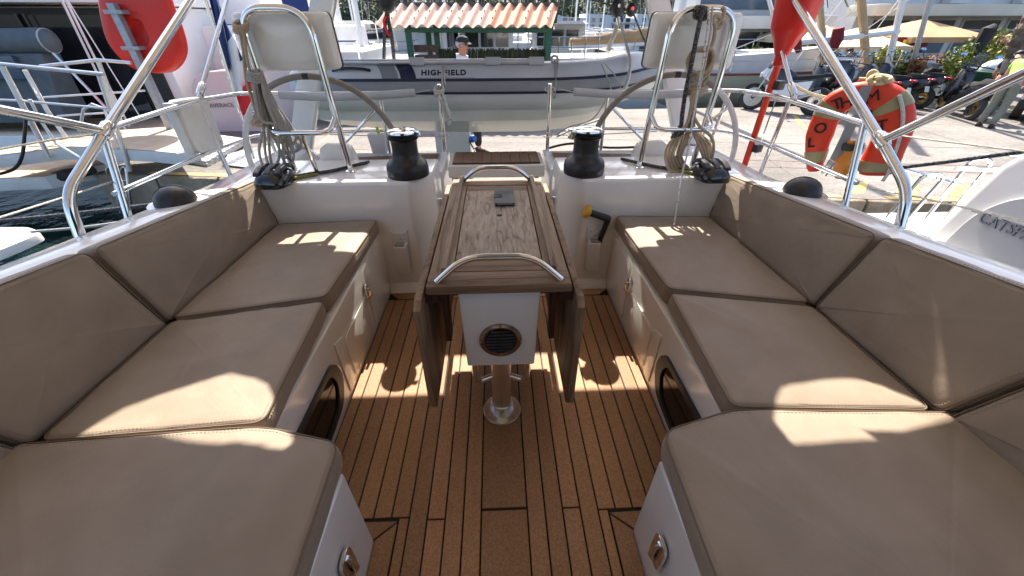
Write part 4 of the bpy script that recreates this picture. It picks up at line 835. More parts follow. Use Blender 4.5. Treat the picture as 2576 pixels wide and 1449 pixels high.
f_ = fo.build('pine_wood', 'leaf_pine', None, smooth=False); tag(f_, 'dark green pine wood covering the hillside behind the marina', 'wood', kind='stuff')
# pale apartment block across the harbour
ab = thing('apartment_block', 'pale grey apartment block with stepped towers across the harbour', 'building', (12, 100, -1.1))
rd = random.Random(2)
for k in range(10):
    x0 = -13+5.5*k; h = (2.95, 2.45)[k % 2]+rd.uniform(-0.12, 0.12); y0 = 100 + (0, 1.2)[k % 2]
    w_ = MB().hexa([(x0, y0, -1.1), (x0+5.4, y0, -1.1), (x0+5.4, y0+9, -1.1), (x0, y0+9, -1.1), (x0, y0, h), (x0+5.4, y0, h-0.3), (x0+5.4, y0+9, h-0.3), (x0, y0+9, h)]).build('tower', 'plaster_far', ab, smooth=False)
    for z in (-0.8, 0.35, 1.5):
        for dx in ((1.2, 2.9) if k % 2 == 0 else (0.6, 1.9, 3.4)):
            MB().bab((x0+dx, y0-0.02, z), (x0+dx+(0.65 if k % 2 == 0 else 0.95), y0-0.12, z+0.72)).build('window', 'window_dark', w_, smooth=False)
        if k % 2: MB().bab((x0+0.2, y0-0.7, z-0.22), (x0+5.2, y0-0.02, z-0.1)).build('balcony', 'plaster_far', w_, smooth=False)

# ------------------------------------------------------------------ boats
def hull_rings(L, B, zk, zd, sheer=0.25, trans=0.75):
    rg = []
    for i in range(13):
        t = i/12; b = B/2*(trans+(1-trans)*math.sin(min(1, t/0.45)*math.pi/2)) if t < 0.45 else B/2*math.cos(((t-0.45)/0.55)**1.7*math.pi/2*0.98)
        zz = zd+sheer*(t**2); kx = L*t
        ov = 0.05*L*(t**3)
        rg.append([V((kx+ov, -b, zz)), V((kx+ov*0.5, -b*0.92, (zz+zk)/2)), V((kx, -b*0.55, zk)), V((kx, b*0.55, zk)), V((kx+ov*0.5, b*0.92, (zz+zk)/2)), V((kx+ov, b, zz))])
    return rg
def sailboat(x, y, ang, L, H, label, grp='sailing boats moored behind the kiosk', hullm='gelcoat_far', cover='canvas_navy', mastm='mast_white', boom=True):
    t = thing('moored_sailboat', label, 'sailing boat', (0, 0, 0), grp)
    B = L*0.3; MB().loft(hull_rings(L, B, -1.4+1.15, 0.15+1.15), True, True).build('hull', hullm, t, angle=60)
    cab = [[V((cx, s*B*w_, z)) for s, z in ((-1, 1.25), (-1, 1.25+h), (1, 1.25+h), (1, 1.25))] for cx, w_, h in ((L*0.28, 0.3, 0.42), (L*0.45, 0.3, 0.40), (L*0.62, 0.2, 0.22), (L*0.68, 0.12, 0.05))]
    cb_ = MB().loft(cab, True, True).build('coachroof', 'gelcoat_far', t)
    MB().bab((L*0.32, -B*0.31, 1.4), (L*0.5, B*0.31, 1.56)).build('window', 'window_dark', cb_, smooth=False)
    mx = L*0.56; MB().tube([(mx, 0, 1.3), (mx, 0, 1.3+H)], [0.085, 0.06], 8).build('mast', mastm, t)
    if boom:
        MB().tube([(mx, 0, 1.95), (mx-L*0.38, 0, 2.0)], 0.06, 8).build('boom', mastm, t)
        MB().tube([(mx, 0, 2.15), (mx-L*0.1, 0, 2.1), (mx-L*0.37, 0, 2.07)], [0.16, 0.14, 0.09], 10).build('sail_cover', cover, t)
    for s in (-1, 1): MB().tube([(mx-0.1, s*B*0.46, 1.35), (mx, 0, 1.3+H*0.95)], 0.012, 4, caps=False).build('shroud', 'wire', t)
    MB().tube([(L*1.03, 0, 1.6), (mx, 0, 1.3+H)], 0.012, 4, caps=False).build('forestay', 'wire', t)
    MB().tube([(0.05, 0, 1.4), (mx, 0, 1.3+H)], 0.012, 4, caps=False).build('backstay', 'wire', t)
    for zf in (0.45, 0.7): MB().tube([(mx, -B*0.28, 1.3+H*zf), (mx, B*0.28, 1.3+H*zf)], 0.02, 5).build('spreader', mastm, t)
    for s in (-1, 1):
        for q in (0.15, 0.45, 0.75): MB().tube([(L*q, s*B*0.42, 1.3), (L*q, s*B*0.42, 1.95)], 0.014, 5).build('stanchion', 'steel_satin', t)
        MB().tube([(0.1, s*B*0.40, 1.9), (L*0.5, s*B*0.45, 1.92), (L*0.95, s*B*0.1, 2.05)], 0.012, 5).build('guard_line', 'steel_satin', t)
    t.location = (x, y, -1.15); t.rotation_euler = (0, 0, ang); return t
def cruiser(x, y, ang, L, label, grp='white motor cruisers moored behind the kiosk', glass='window_dark'):
    t = thing('motor_cruiser', label, 'motor boat', (0, 0, 0), grp); B = L*0.36
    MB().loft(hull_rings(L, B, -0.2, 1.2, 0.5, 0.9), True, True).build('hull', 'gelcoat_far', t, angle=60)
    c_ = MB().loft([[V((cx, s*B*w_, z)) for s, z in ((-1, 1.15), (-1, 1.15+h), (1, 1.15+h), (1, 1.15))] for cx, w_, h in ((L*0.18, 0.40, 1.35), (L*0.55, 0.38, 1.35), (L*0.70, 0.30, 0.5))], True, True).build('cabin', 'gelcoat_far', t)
    for s in (-1, 1):
        for k in range(3): MB().bab((L*(0.20+0.115*k), s*B*0.402, 1.65), (L*(0.20+0.115*k)+L*0.10, s*B*0.41, 2.25)).build('side_window', 'window_dark', c_, smooth=False)
    for k in range(3): MB().bab((L*0.178, B*(-0.33+0.23*k), 1.55), (L*0.172, B*(-0.33+0.23*k+0.19), 2.25)).build('door_glass', glass, c_, smooth=False)
    MB().loft([[V((cx, s*B*0.46*k, z)) for s, z in ((-1, 2.5), (-0.9, 2.62), (0.9, 2.62), (1, 2.5))] for cx, k in ((-0.02*L, 0.9), (0.1*L, 1), (0.5*L, 1), (0.6*L, 0.8))], True, True).build('roof', 'gelcoat_far', t)
    for s in (-1, 1):
        MB().tube([(L*0.02, s*B*0.42, 1.2), (0, s*B*0.41, 2.5)], 0.03, 6).build('roof_post', 'steel_satin', t)
        for q in (0.55, 0.7, 0.85): MB().tube([(L*q, s*B*0.38*(1.3-q), 1.4), (L*q, s*B*0.38*(1.3-q), 2.0)], 0.014, 5).build('stanchion', 'steel_satin', t)
        MB().tube([(L*0.5, s*B*0.38*0.85, 1.95), (L*0.7, s*B*0.38*0.6, 2.0), (L*0.95, s*0.1, 2.1)], 0.014, 5).build('bow_rail', 'steel_satin', t)
    t.location = (x, y, -1.15); t.rotation_euler = (0, 0, ang); return t
cruiser(-3.4, 18.5, R(85), 8.5, 'white motor cruiser with blue-grey cockpit tent left behind the tiled kiosk', glass='window_tent')
cruiser(-0.2, 21, R(95), 9.0, 'white trawler with brown cabin windows seen between the kiosk posts')
cruiser(3.0, 22, R(80), 9.0, 'white trawler with dark cabin at the right post of the kiosk')
cruiser(-7.0, 20, R(100), 9.5, 'white motor cruiser seen beside the left instrument pod')
sailboat(-7.6, 15.0, R(60), 11, 14, 'white sailboat with navy boom cover behind the left instrument pod', cover='canvas_navy')
sailboat(-4.6, 24, R(92), 11, 15, 'white sailboat with pale boom cover left of the kiosk roof', cover='canvas_white')
k = 0
rd = random.Random(11)
for (x, y) in ((-14, 30), (-11.5, 34), (-9, 31), (-6.5, 38), (-3.5, 33), (-1, 40), (1.5, 34), (4, 42), (6.5, 35), (9, 44), (11, 36), (13.5, 47), (16, 38), (19, 50), (-17, 42), (-12, 52), (-7, 60), (2, 58), (8, 62), (14, 66), (22, 60), (-22, 38), (-26, 55), (27, 45)):
    k += 1
    sailboat(x+rd.uniform(-0.7, 0.7), y, R(rd.uniform(80, 100)), rd.uniform(9, 13), rd.uniform(12, 17), 'white sailboat with bare mast moored far across the basin in the rows before the hill', grp='far sailing boats', cover=rd.choice(['canvas_navy', 'canvas_white', 'canvas_white', 'canvas_tan']), boom=x < 2)
# sailing yacht with the long tan boom cover behind the dinghy bow
tc_ = thing('moored_sailboat', 'white sailing yacht with long tan sail cover on its boom behind the dinghy bow', 'sailing boat', (5, 13.8, -1.15))
MB().loft([[V((x, 14.4+s*w_, z)) for s, z in ((-0.6, -1.3), (-1, 0.1), (-1, 0.52+dz), (1, 0.52+dz), (1, 0.1), (0.6, -1.3))] for x, w_, dz in ((1.2, 1.0, 0), (4, 1.4, 0), (7, 1.3, 0.05), (9.5, 0.7, 0.15), (10.8, 0.06, 0.25))], True, True).build('hull', 'gelcoat_far', tc_, angle=40)
MB().loft([[V((x, 14.3+s*w_, z)) for s, z in ((-1, 0.5), (-0.85, 0.5+h), (0.85, 0.5+h), (1, 0.5))] for x, w_, h in ((4.0, 0.8, 0.45), (6.5, 0.8, 0.42), (8.2, 0.5, 0.1))], True, True).build('coachroof', 'gelcoat_far', tc_, bevel=0.03)
MB().bab((4.4, 13.55, 0.62), (6.4, 13.62, 0.85)).build('window', 'window_dark', tc_, smooth=False)
b0, b1 = aY(1432, 118, 13.6), aY(1690, 106, 13.6)
MB().tube([b0, b1], 0.085, 10).build('boom', 'mast_white', tc_)
cv = []
for k in range(9):
    f = k/8; p = b0.lerp(b1, f)+V((0, 0, 0.05)); h = 0.17+0.24*f+0.02*math.sin(k*2.1)
    cv.append([p+V((0, y, z*h)) for y, z in ((-0.10, 0), (-0.15, 0.35), (-0.09, 0.8), (0, 1), (0.09, 0.8), (0.15, 0.35), (0.10, 0))])
MB().loft(cv, True, True).build('sail_cover', 'canvas_tan', tc_)
for k in range(4): p = b0.lerp(b1, 0.15+0.24*k); MB().tube([p+V((0, -0.12, 0.1)), p+V((0, -0.02, -0.22))], 0.015, 5).build('cover_tie', 'rope_grey', tc_)
MB().tube([b1+V((0.1, 0, -1)), b1+V((0.1, 0, 14))], 0.1, 9).build('mast', 'mast_white', tc_)
for k in range(5): MB().tube([(1.5+0.4*k, 13.3, 0.5), (1.5+0.4*k, 13.3, 1.05)], 0.016, 6).build('stanchion', 'steel', tc_)
for z in (0.8, 1.05): MB().tube([(1.3, 13.35, z), (3.2, 13.3, z)], 0.016, 6).build('guard_rail', 'steel', tc_)
# ------------------------------------------------------------------ inflatable dinghy in the davits
dg = thing('inflatable_dinghy', 'grey rigid inflatable dinghy hung crosswise behind the stern', 'dinghy', (0, 4.3, 0.5))
YC, ZC, TR = 3.88, 0.925, 0.195
cl_ = [(-1.75, YC, ZC, 0.13), (-1.6, YC, ZC, 0.175), (-1.35, YC, ZC, TR), (-0.8, YC, ZC, TR), (0.0, YC, ZC, TR), (0.6, YC, ZC+0.005, TR), (1.0, YC+0.05, ZC+0.025, TR), (1.27, YC+0.2, ZC+0.06, TR), (1.46, YC+0.45, ZC+0.05, 0.18), (1.53, YC+0.68, ZC+0.03, 0.175),
       (1.46, YC+0.91, ZC-0.03, 0.18), (1.27, YC+1.16, ZC-0.09, TR), (1.0, YC+1.3, ZC-0.13, TR), (0.0, YC+1.36, ZC-0.14, TR), (-1.35, YC+1.36, ZC-0.14, TR), (-1.6, YC+1.36, ZC-0.14, 0.175), (-1.75, YC+1.36, ZC-0.14, 0.13)]
pp = cr([V(c[:3]) for c in cl_], 5); rr = []
for i in range(len(pp)):
    f = i/5; k = min(int(f), len(cl_)-2); rr.append(cl_[k][3]+(cl_[k+1][3]-cl_[k][3])*(f-k))
tube_o = MB().tube(pp, rr, 26).build('tube', 'hypalon', dg)
def onpath(i): return pp[i], rr[i]
def ribbon(name, m, a0, a1, i0, i1, lift, th=0.012, sub=5):
    # band wrapped on the outer side of the tube between two angles (0 = outward, 90 = up)
    rings = []
    for i in range(i0, i1+1):
        c_, r_ = pp[i], rr[i]; tg = (pp[min(i+1, len(pp)-1)]-pp[max(i-1, 0)]).normalized(); out = tg.cross(V((0, 0, 1))).normalized()
        if out.dot(V((0, -1, 0))) < -0.99: pass
        ps = [c_ + (out*math.cos(R(a0+(a1-a0)*k/sub))+V((0, 0, 1))*math.sin(R(a0+(a1-a0)*k/sub)))*(r_+lift) for k in range(sub+1)]
        qs = [c_ + (out*math.cos(R(a0+(a1-a0)*k/sub))+V((0, 0, 1))*math.sin(R(a0+(a1-a0)*k/sub)))*(r_-0.01) for k in range(sub, -1, -1)]
        rings.append(ps+qs)
    return MB().loft(rings, True, True).build(name, m, dg, angle=40)
n_ = len(pp)-1
ribbon('rubbing_strake', 'hypalon_dark', -5, 22, 3, n_-3, 0.006)
ribbon('strake_edge', 'letter_navy', 19, 25, 3, n_-3, 0.012, sub=2)
ribbon('strake_edge', 'letter_navy', -9, -4, 3, n_-3, 0.012, sub=2)
def stripe(xa, xb, m):     # slanted stripe wrapped over the tube side
    rings = []
    for k in range(9):
        a = R(26+(88-26)*k/8); x0 = xa - 0.10*(k/8)**1.5; x1 = xb - 0.10*(k/8)**1.5
        q = lambda x, r_: V((x, YC-math.cos(a)*r_, ZC+math.sin(a)*r_))
        rings.append([q(x0, TR+0.004), q(x1, TR+0.004), q(x1, TR-0.008), q(x0, TR-0.008)])
    MB().loft(rings, True, True).build('side_stripe', m, dg)
stripe(-0.945, -0.81, 'hypalon_mid'); stripe(-0.79, -0.66, 'navy')
aa = R(40); nrm = V((0, -math.cos(aa), math.sin(aa))); upv = V((0, math.sin(aa), math.cos(aa)))
pc = V((-0.41, YC, ZC)) + nrm*(TR+0.002)
q = fil([pc+V((-0.235, 0, 0))-upv*0.042, pc+V((0.235, 0, 0))-upv*0.042, pc+V((0.235, 0, 0))+upv*0.042, pc+V((-0.235, 0, 0))+upv*0.042], 0.012, 4, True)
MB().prism(q, nrm*-0.012).build('name_patch', 'hypalon', dg)
text_mesh('HIGHFIELD', 0.066, 'letter_navy', dg, pc - V((0.208, 0, 0)) - upv*0.023 + nrm*0.002, (1, 0, 0), upv, 0.0008, spacing=1.18, bold=0.0026, sx=1.02)
# carrying handle
hx = [(-1.36, 0.0), (-1.30, 0.022), (-1.2, 0.03), (-1.1, 0.022), (-1.04, 0.0)]
MB().loft([[V((x, YC, ZC))+nrm*(TR+h+0.004)+upv*a for a in (0.012, 0.034)]+[V((x, YC, ZC))+nrm*(TR+h-0.004)+upv*a for a in (0.034, 0.012)] for x, h in hx], True, True).build('handle', 'black', dg)
# rigid hull: V bottom with chine
hr = []
for (x, yc_, zk, zch, hb, zt) in ((-1.62, 4.5, 0.50, 0.66, 0.66, 0.86), (-1.2, 4.5, 0.455, 0.65, 0.70, 0.86), (-0.4, 4.5, 0.415, 0.645, 0.71, 0.86), (0.4, 4.5, 0.415, 0.65, 0.71, 0.86), (0.85, 4.5, 0.45, 0.68, 0.62, 0.87), (1.15, 4.52, 0.54, 0.73, 0.46, 0.89), (1.32, 4.54, 0.67, 0.80, 0.28, 0.91), (1.46, 4.56, 0.83, 0.88, 0.06, 0.93)):
    hr.append([V((x, yc_-hb, zt)), V((x, yc_-hb*0.93, zch)), V((x, yc_-hb*0.2, zk+0.02)), V((x, yc_, zk)), V((x, yc_+hb*0.2, zk+0.02)), V((x, yc_+hb*0.93, zch)), V((x, yc_+hb, zt))])
MB().loft(hr, True, True).build('rigid_hull', 'dinghy_hull', dg, angle=28)
MB().bab((-1.5, 4.0, 0.70), (-1.44, 5.1, 0.98)).build('transom', 'hypalon_mid', dg, bevel=0.01)
MB().bab((-0.3, 4.02, 0.93), (0.0, 5.1, 0.96)).build('seat', 'light_grey', dg, bevel=0.01)
MB().tube([pc+V((0.75, 0.10, 0.03)), pc+V((0.7, 0.14, 0.05))], 0.01).build('valve', 'grey_plastic', dg)
# two oars clipped along the top of the tube
ao = R(68); on = V((0, -math.cos(ao), math.sin(ao)))
for (x0, x1) in ((-1.5, -0.62), (-0.60, 0.42)):
    ov = thing('oar', 'grey aluminium oar clipped on the dinghy tube, ' + ('stern half' if x0 < -1 else 'bow half'), 'oar', (x0, YC, ZC+TR), 'dinghy oars')
    p = V((0, YC, ZC))+on*(TR+0.022)
    MB().tube([p+V((x0, 0, 0)), p+V((x1, 0, 0))], 0.021, 12).build('shaft', 'alu', ov)
    for xx in ((x1-0.07,) if x0 < -1 else (0.0-0.05, x1-0.1)): MB().box(p+V((xx+0.04, -0.004, 0.0)), (0.12 if x0 < -1 else 0.13, 0.05, 0.06), rx=R(-20)).build('clip', 'light_grey', ov, bevel=0.005)
# lashings: mooring ropes round the tube
def wrap(x, a0, a1, r, m, nm, dx=0.0, lift=0.008):
    pts = [V((x+dx*k/14, YC-math.cos(R(a0+(a1-a0)*k/14))*(TR+lift), ZC+math.sin(R(a0+(a1-a0)*k/14))*(TR+lift))) for k in range(15)]
    return MB().tube(pts, r, 7).build(nm, m, ls)
ls = thing('dinghy_lashing', 'grey cord holding the dinghy tube beside the right gate stanchion', 'rope', (0.45, 3.7, 1.0), 'dinghy lashings')
wrap(0.52, 80, -20, 0.009, 'rope_grey', 'cord'); wrap(0.55, 75, 20, 0.006, 'rope_grey', 'cord', -0.03)
for k in range(3): MB().tube([V((0.52, YC-0.05, ZC+TR+0.02))+V((0.03*math.cos(t), 0.02*math.sin(t+k), 0.025*math.sin(t))) for t in [2*math.pi*i/12 for i in range(12)]], 0.009, 6, True).build('knot', 'rope_grey', ls)
MB().tube(cr([V((0.52, YC-TR-0.005, ZC-0.06)), V((0.45, 3.3, 0.95)), V((0.40, 2.96, 1.0))], 5), 0.006, 6).build('tail', 'rope_white', ls)
ls = thing('dinghy_lashing', 'printed white cord tied from the dinghy name to the left gate stanchion', 'rope', (-0.4, 3.7, 1.0), 'dinghy lashings')
wrap(-0.44, 80, 0, 0.009, 'rope_white', 'cord'); wrap(-0.42, 80, 10, 0.007, 'rope_fleck', 'cord')
MB().tube(cr([V((-0.44, YC-TR-0.008, ZC)), V((-0.42, 3.35, 1.0)), V((-0.385, 2.945, 1.01)), V((-0.36, 2.93, 0.9)), V((-0.33, 2.94, 0.82))], 5), 0.009, 7).build('tail', 'rope_white', ls)
MB().tube(cr([V((-0.36, 2.94, 1.0)), V((-0.34, 2.93, 0.93)), V((-0.32, 2.935, 0.84)), V((-0.335, 2.94, 0.80))], 5), 0.012, 7).build('webbing', 'rope_fleck', ls)
for k in range(3): MB().tube([V((-0.38, 2.935, 1.03-0.015*k))+V((0.03*math.cos(t), 0.025*math.sin(t), 0.012*math.sin(t+k))) for t in [2*math.pi*i/12 for i in range(12)]], 0.008, 6, True).build('knot', 'rope_white', ls)
ls = thing('dinghy_painter', 'pair of thin grey cords looped down the dinghy bow quarter', 'rope', (0.9, 3.7, 1.0), 'dinghy lashings')
for q in ([(1512, 160), (1535, 215), (1530, 240), (1490, 300), (1430, 320), (1400, 340)], [(1520, 158), (1556, 205), (1558, 245), (1520, 295), (1460, 318), (1400, 345)]):
    MB().tube(cr([aY(u, v, 3.66) for u, v in q], 6), 0.0055, 6).build('cord', 'rope_grey', ls)
# bow lifting sling with block and tackle
lf = thing('davit_tackle', 'black block and tackle with pale webbing lifting the dinghy bow', 'tackle', (1.0, 3.9, 1.1))
MB().tube(cr([aY(1560, 55, 4.2), aY(1572, 100, 4.1), aY(1585, 150, 3.85), aY(1582, 190, 3.68), aY(1570, 225, 3.64), aY(1550, 250, 3.66)], 6), 0.017, 4).build('sling', 'rope_white', lf)
MB().tube(cr([aY(1556, 50, 4.25), aY(1545, 90, 4.2), aY(1535, 110, 4.2), aY(1530, 128, 4.2)], 6), 0.022, 6).build('tail', 'rope_white', lf)
for (u, v, a, b) in ((1555, 18, 0.058, 0.085), (1588, 25, 0.045, 0.055)):
    c_ = aY(u, v, 4.2); MB().ell(c_, (a, 0.03, b), 14, 8).build('block', 'black', lf)
    MB().lathe([(0.016, 0), (0.014, 0.01)], c_+V((0, -0.03, 0.01)), 12, (0, -1, 0)).build('pin', 'steel', lf)
MB().tube([aY(1554, 42, 4.2), aY(1557, 62, 4.2)], 0.018, 8).build('shackle', 'steel_satin', lf)
MB().tube(cr([aY(1470, -5, 4.2), aY(1520, 8, 4.2), aY(1555, 22, 4.2), aY(1590, 22, 4.2), aY(1600, 15, 4.2)], 4), 0.008, 6).build('fall', 'rope_dark', lf)
MB().tube(cr([aY(1592, 30, 4.2), aY(1620, 100, 4.2), aY(1650, 160, 4.2)], 4), 0.008, 6).build('fall', 'rope_dark', lf)
l2 = thing('davit_tackle', 'black block with red and white cord lifting the dinghy stern', 'tackle', (-0.9, 4.3, 1.1))
c_ = aY(973, 4, 4.3); MB().ell(c_, (0.07, 0.04, 0.09), 14, 8).build('block', 'black', l2)
MB().tube(cr([aY(973, 15, 4.3), aY(972, 40, 4.3), aY(968, 70, 4.3), aY(967, 100, 4.3), aY(966, 150, 4.3)], 5), 0.016, 7).build('fall', 'rope_dark', l2)
MB().tube(cr([aY(975, 15, 4.3), aY(977, 50, 4.3), aY(985, 90, 4.3), aY(992, 150, 4.3)], 5), 0.018, 7).build('fall', 'rope_dark', l2)
MB().tube(cr([aY(971, 40, 4.28), aY(966, 55, 4.28), aY(972, 75, 4.28), aY(980, 90, 4.28)], 5), 0.011, 7).build('cord', 'flag_red', l2)
MB().tube(cr([aY(900, -3, 4.3), aY(940, 3, 4.3), aY(973, 5, 4.3), aY(1010, -3, 4.3)], 4), 0.008, 6).build('guy', 'rope_dark', l2)

# ------------------------------------------------------------------ tiled kiosk
ks = thing('tiled_kiosk', 'small green kiosk with corrugated clay tile roof and brushwood fence', 'kiosk', (-0.4, 11.2, GZ))
EY, RY, EZ, RZ = 10.45, 11.2, 1.335, 1.745
XL, XR = -2.60, 1.32
pt = 0.2512; n = 15
def zz(f): return EZ+(RZ-EZ)*f
sheets = [(0, 3.9, 'tile_pale'), (3.9, 6.9, 'tile_pale'), (6.9, 9.6, 'tile_pale'), (9.6, 12.2, 'tile_orange'), (12.2, 15.6, 'tile_orange')]
slope = V((0, RY-EY, RZ-EZ)).normalized(); rn = V((0, -slope.z, slope.y))
for si, (a, b, m) in enumerate(sheets):
    pts = []; q = int((b-a)*12)
    for i in range(q+1):
        t = (a+(b-a)*i/q); x = XL+t*pt; pts.append((x, 0.045*abs(math.cos(math.pi*t))**1.0*1.0 if False else 0.038*math.cos(2*math.pi*t)))
    lo = [V((x, EY, EZ))+rn*h for x, h in pts]; lo2 = [p-rn*0.014 for p in lo]
    L_ = (V((0, RY, RZ))-V((0, EY, EZ)))
    fr0 = lo+lo2[::-1]; fr1 = [p+L_+V((0.23, 0, 0)) for p in fr0]
    off = V((0, 0, 0.003*(si % 2)))
    MB().loft([[p+off for p in fr0], [p+off for p in fr1]], True, True).build('roof_sheet', m, ks, angle=50)
    for k in range(max(2, int((b-a)/1.3))):
        x = XL+(math.floor(a)+1+2*k)*pt
        if x > XL+b*pt-0.1: continue
        for f in (0.3, 0.62):
            MB().lathe([(0.017, 0), (0.012, 0.012)], V((x+0.23*f, EY, EZ))+L_*f+rn*0.04, 8, rn).build('roof_nail', 'tile_edge', ks)
MB().bab((XL+0.28, RY-0.0, RZ-0.05), (XR+0.26, RY+0.05, RZ+0.045)).build('ridge_board', 'tile_edge', ks, smooth=False)
# rear slope
MB().add([(XL+0.25, RY+0.03, RZ), (XR+0.25, RY+0.03, RZ), (XR+0.3, RY+0.7, EZ+0.05), (XL+0.3, RY+0.7, EZ+0.05)], [(0, 1, 2, 3)]).build('rear_slope', 'tile_edge', ks, smooth=False)
for (x, y) in ((-2.02, 10.62), (1.22, 10.62), (-1.72, 11.75), (1.3, 11.75), (-1.42, 11.0)):
    MB().bab((x, y, GZ), (x+0.13, y+0.12, EZ+0.02)).build('post', 'green_paint', ks, bevel=0.006)
MB().bab((-2.02, 10.60, EZ-0.12), (1.36, 10.70, EZ-0.025)).build('front_beam', 'green_paint', ks, bevel=0.005)
MB().bab((-1.9, 11.72, EZ-0.15), (1.36, 11.80, EZ-0.05)).build('rear_beam', 'green_paint', ks, bevel=0.005)
MB().prism([(1.36, 10.5, EZ-0.06), (1.36, 11.7, EZ-0.06), (1.36, 11.15, RZ-0.06)], (0.03, 0, 0)).build('gable', 'green_paint', ks, smooth=False)
for k in range(3): MB().bab((-1.88, 10.75, 0.42+0.2*k), (-1.32, 10.78, 0.57+0.2*k)).build('board', 'brown_board', ks, bevel=0.003)
# brushwood fence: upright twigs
rd = random.Random(3)
bf = MB()
for k in range(300):
    x = -1.30+2.62*k/300; y = 10.95+rd.uniform(-0.03, 0.03); bf.tube([(x+rd.uniform(-0.01, 0.01), y, GZ), (x+rd.uniform(-0.015, 0.015), y, 0.2), (x+rd.uniform(-0.02, 0.02), y, 0.865+rd.uniform(-0.04, 0.03))], 0.0125, 4)
bf.build('brushwood', 'brushwood', ks, smooth=False, kind='stuff')
for z in (0.52, 0.1): MB().bab((-1.4, 10.89, z), (1.3, 10.91, z+0.035)).build('fence_rail', 'green_paint', ks, smooth=False)
# things standing behind the dinghy: bicycle-like hoops are tyres hung on the fence
for (x, lbl) in ((-1.0, 'black tyre hoop leaning at the brushwood fence by the man'), (0.55, 'black tyre hoop leaning at the brushwood fence by the green post')):
    one('tyre_hoop', MB().tube([V((x+0.27*math.cos(t), 10.7, 0.34+0.27*math.sin(t))) for t in [2*math.pi*i/28 for i in range(28)]], 0.018, 6, True), 'rubber', lbl, 'tyre', 'tyre hoops')
# shore power pedestal
sp2 = thing('power_pedestal', 'white shore power pedestal with blue sockets under the dinghy', 'power pedestal', (-0.6, 5.9, GZ))
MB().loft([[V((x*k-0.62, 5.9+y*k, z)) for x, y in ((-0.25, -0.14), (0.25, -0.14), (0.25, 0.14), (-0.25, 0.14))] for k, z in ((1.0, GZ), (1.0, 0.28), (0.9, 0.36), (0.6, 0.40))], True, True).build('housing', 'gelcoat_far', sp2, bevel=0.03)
for z in (0.02, 0.26): MB().lathe([(0.05, 0), (0.055, 0.03), (0.045, 0.07)], (-0.36, 5.8, z), 14, (0.8, -0.5, 0.2)).build('socket', 'blue_paint', sp2)
for x in (-0.7, -0.56): MB().lathe([(0.018, 0), (0.016, 0.006)], (x, 5.755, 0.22), 12, (0, -1, 0)).build('button', 'light_grey', sp2)
MB().tube(cr([(-0.38, 5.75, 0.0), (-0.3, 5.6, -0.1), (-0.2, 5.3, -0.2), (0.1, 4.8, -0.1)], 5), 0.012, 6).build('cable', 'black', sp2)
bagt = thing('plastic_bag', 'white plastic bag with green clip hung on the lifeline behind the left helm', 'bag', (-0.86, 2.97, 0.6))
MB().loft([[V((-0.86+a*w_, 2.96+b*0.03, z)) for a, b in ((-1, -1), (1, -1), (1, 1), (-1, 1))] for w_, z in ((0.05, 0.60), (0.055, 0.66), (0.06, 0.70), (0.065, 0.74))], True, True).build('bag', 'bag_white', bagt, bevel=0.01)
MB().tube([(-0.84, 2.95, 0.72), (-0.845, 2.94, 0.79)], 0.010, 6).build('clip', 'lime_plastic', bagt)
one('shore_cable', MB().tube(cr([(0.40, 3.08, 0.59), (0.6, 3.1, 0.62), (0.9, 3.1, 0.585), (1.3, 3.08, 0.60), (1.6, 3.08, 0.6)], 6), 0.009, 7), 'black', 'black cable lying along the stern behind the right winch', 'cable')
# ------------------------------------------------------------------ left side: motor yachts, gangway, lifebuoy post, flag
my = thing('motor_yacht', 'white motor yacht with dark sliding saloon doors at the far left', 'motor yacht', (-9, 9.5, -1.15))
MB().loft([[V((x, y, z)) for x, z in ((-13.5, -1.3), (-6.7, -1.3), (-6.5, -0.4), (-13.5, -0.4))] for y in (8.2, 12, 18)], True, True).build('hull', 'gelcoat', my, bevel=0.05)
MB().bab((-13.5, 8.3, -0.4), (-6.6, 9.5, -0.36)).build('aft_deck', 'deck_tan', my, smooth=False)
MB().bab((-13.5, 9.5, -0.4), (-6.75, 17, 1.66)).build('deckhouse', 'gelcoat', my, bevel=0.03)
bk = MB().bab((-13.4, 9.44, -0.34), (-6.95, 9.499, 1.63)).build('bulkhead', 'black', my, smooth=False)
for (x0, x1) in ((-9.85, -9.1), (-9.0, -8.12), (-8.02, -7.45), (-11.2, -10.0)):
    d = MB().bab((x0, 9.40, -0.26), (x1, 9.439, 1.52)).build('sliding_door', 'window_dark', my, smooth=False)
    for xx in (x0, x1-0.05): MB().bab((xx, 9.385, -0.28), (xx+0.05, 9.40, 1.54)).build('stile', 'black_gloss', d, smooth=False)
MB().bab((-13.5, 8.55, 1.68), (-6.6, 17, 1.95)).build('roof', 'gelcoat', my, bevel=0.06)
MB().tube([(-9.45, 8.7, -0.4), (-9.45, 8.7, 1.7)], 0.03, 8).build('roof_post', 'steel', my)
for (u0, v0, u1, v1) in ((155, 0, 310, 320), (165, 0, 325, 318), (170, 0, 350, 290)): MB().tube([aY(u0, v0, 8.0), aY(u1, v1, 8.0)], 0.018 if u0 < 168 else 0.01, 7).build('stay', 'mast_white', my)
td = thing('covered_tender', 'grey canvas covered tender stowed on the motor yacht stern', 'tender', (-9, 8.3, -0.3))
MB().tube(cr([(-12.5, 8.5, 1.12), (-9, 8.5, 1.12), (-8.15, 8.5, 1.13), (-7.95, 8.5, 1.13), (-7.86, 8.5, 1.13)], 4), [0.20]*12+[0.195, 0.18, 0.15, 0.11, 0.05], 16).build('tube_cover', 'canvas_grey', td)
MB().tube([(-7.99, 8.5, 1.13), (-7.93, 8.5, 1.13)], 0.196, 16).build('end_band', 'light_grey', td)
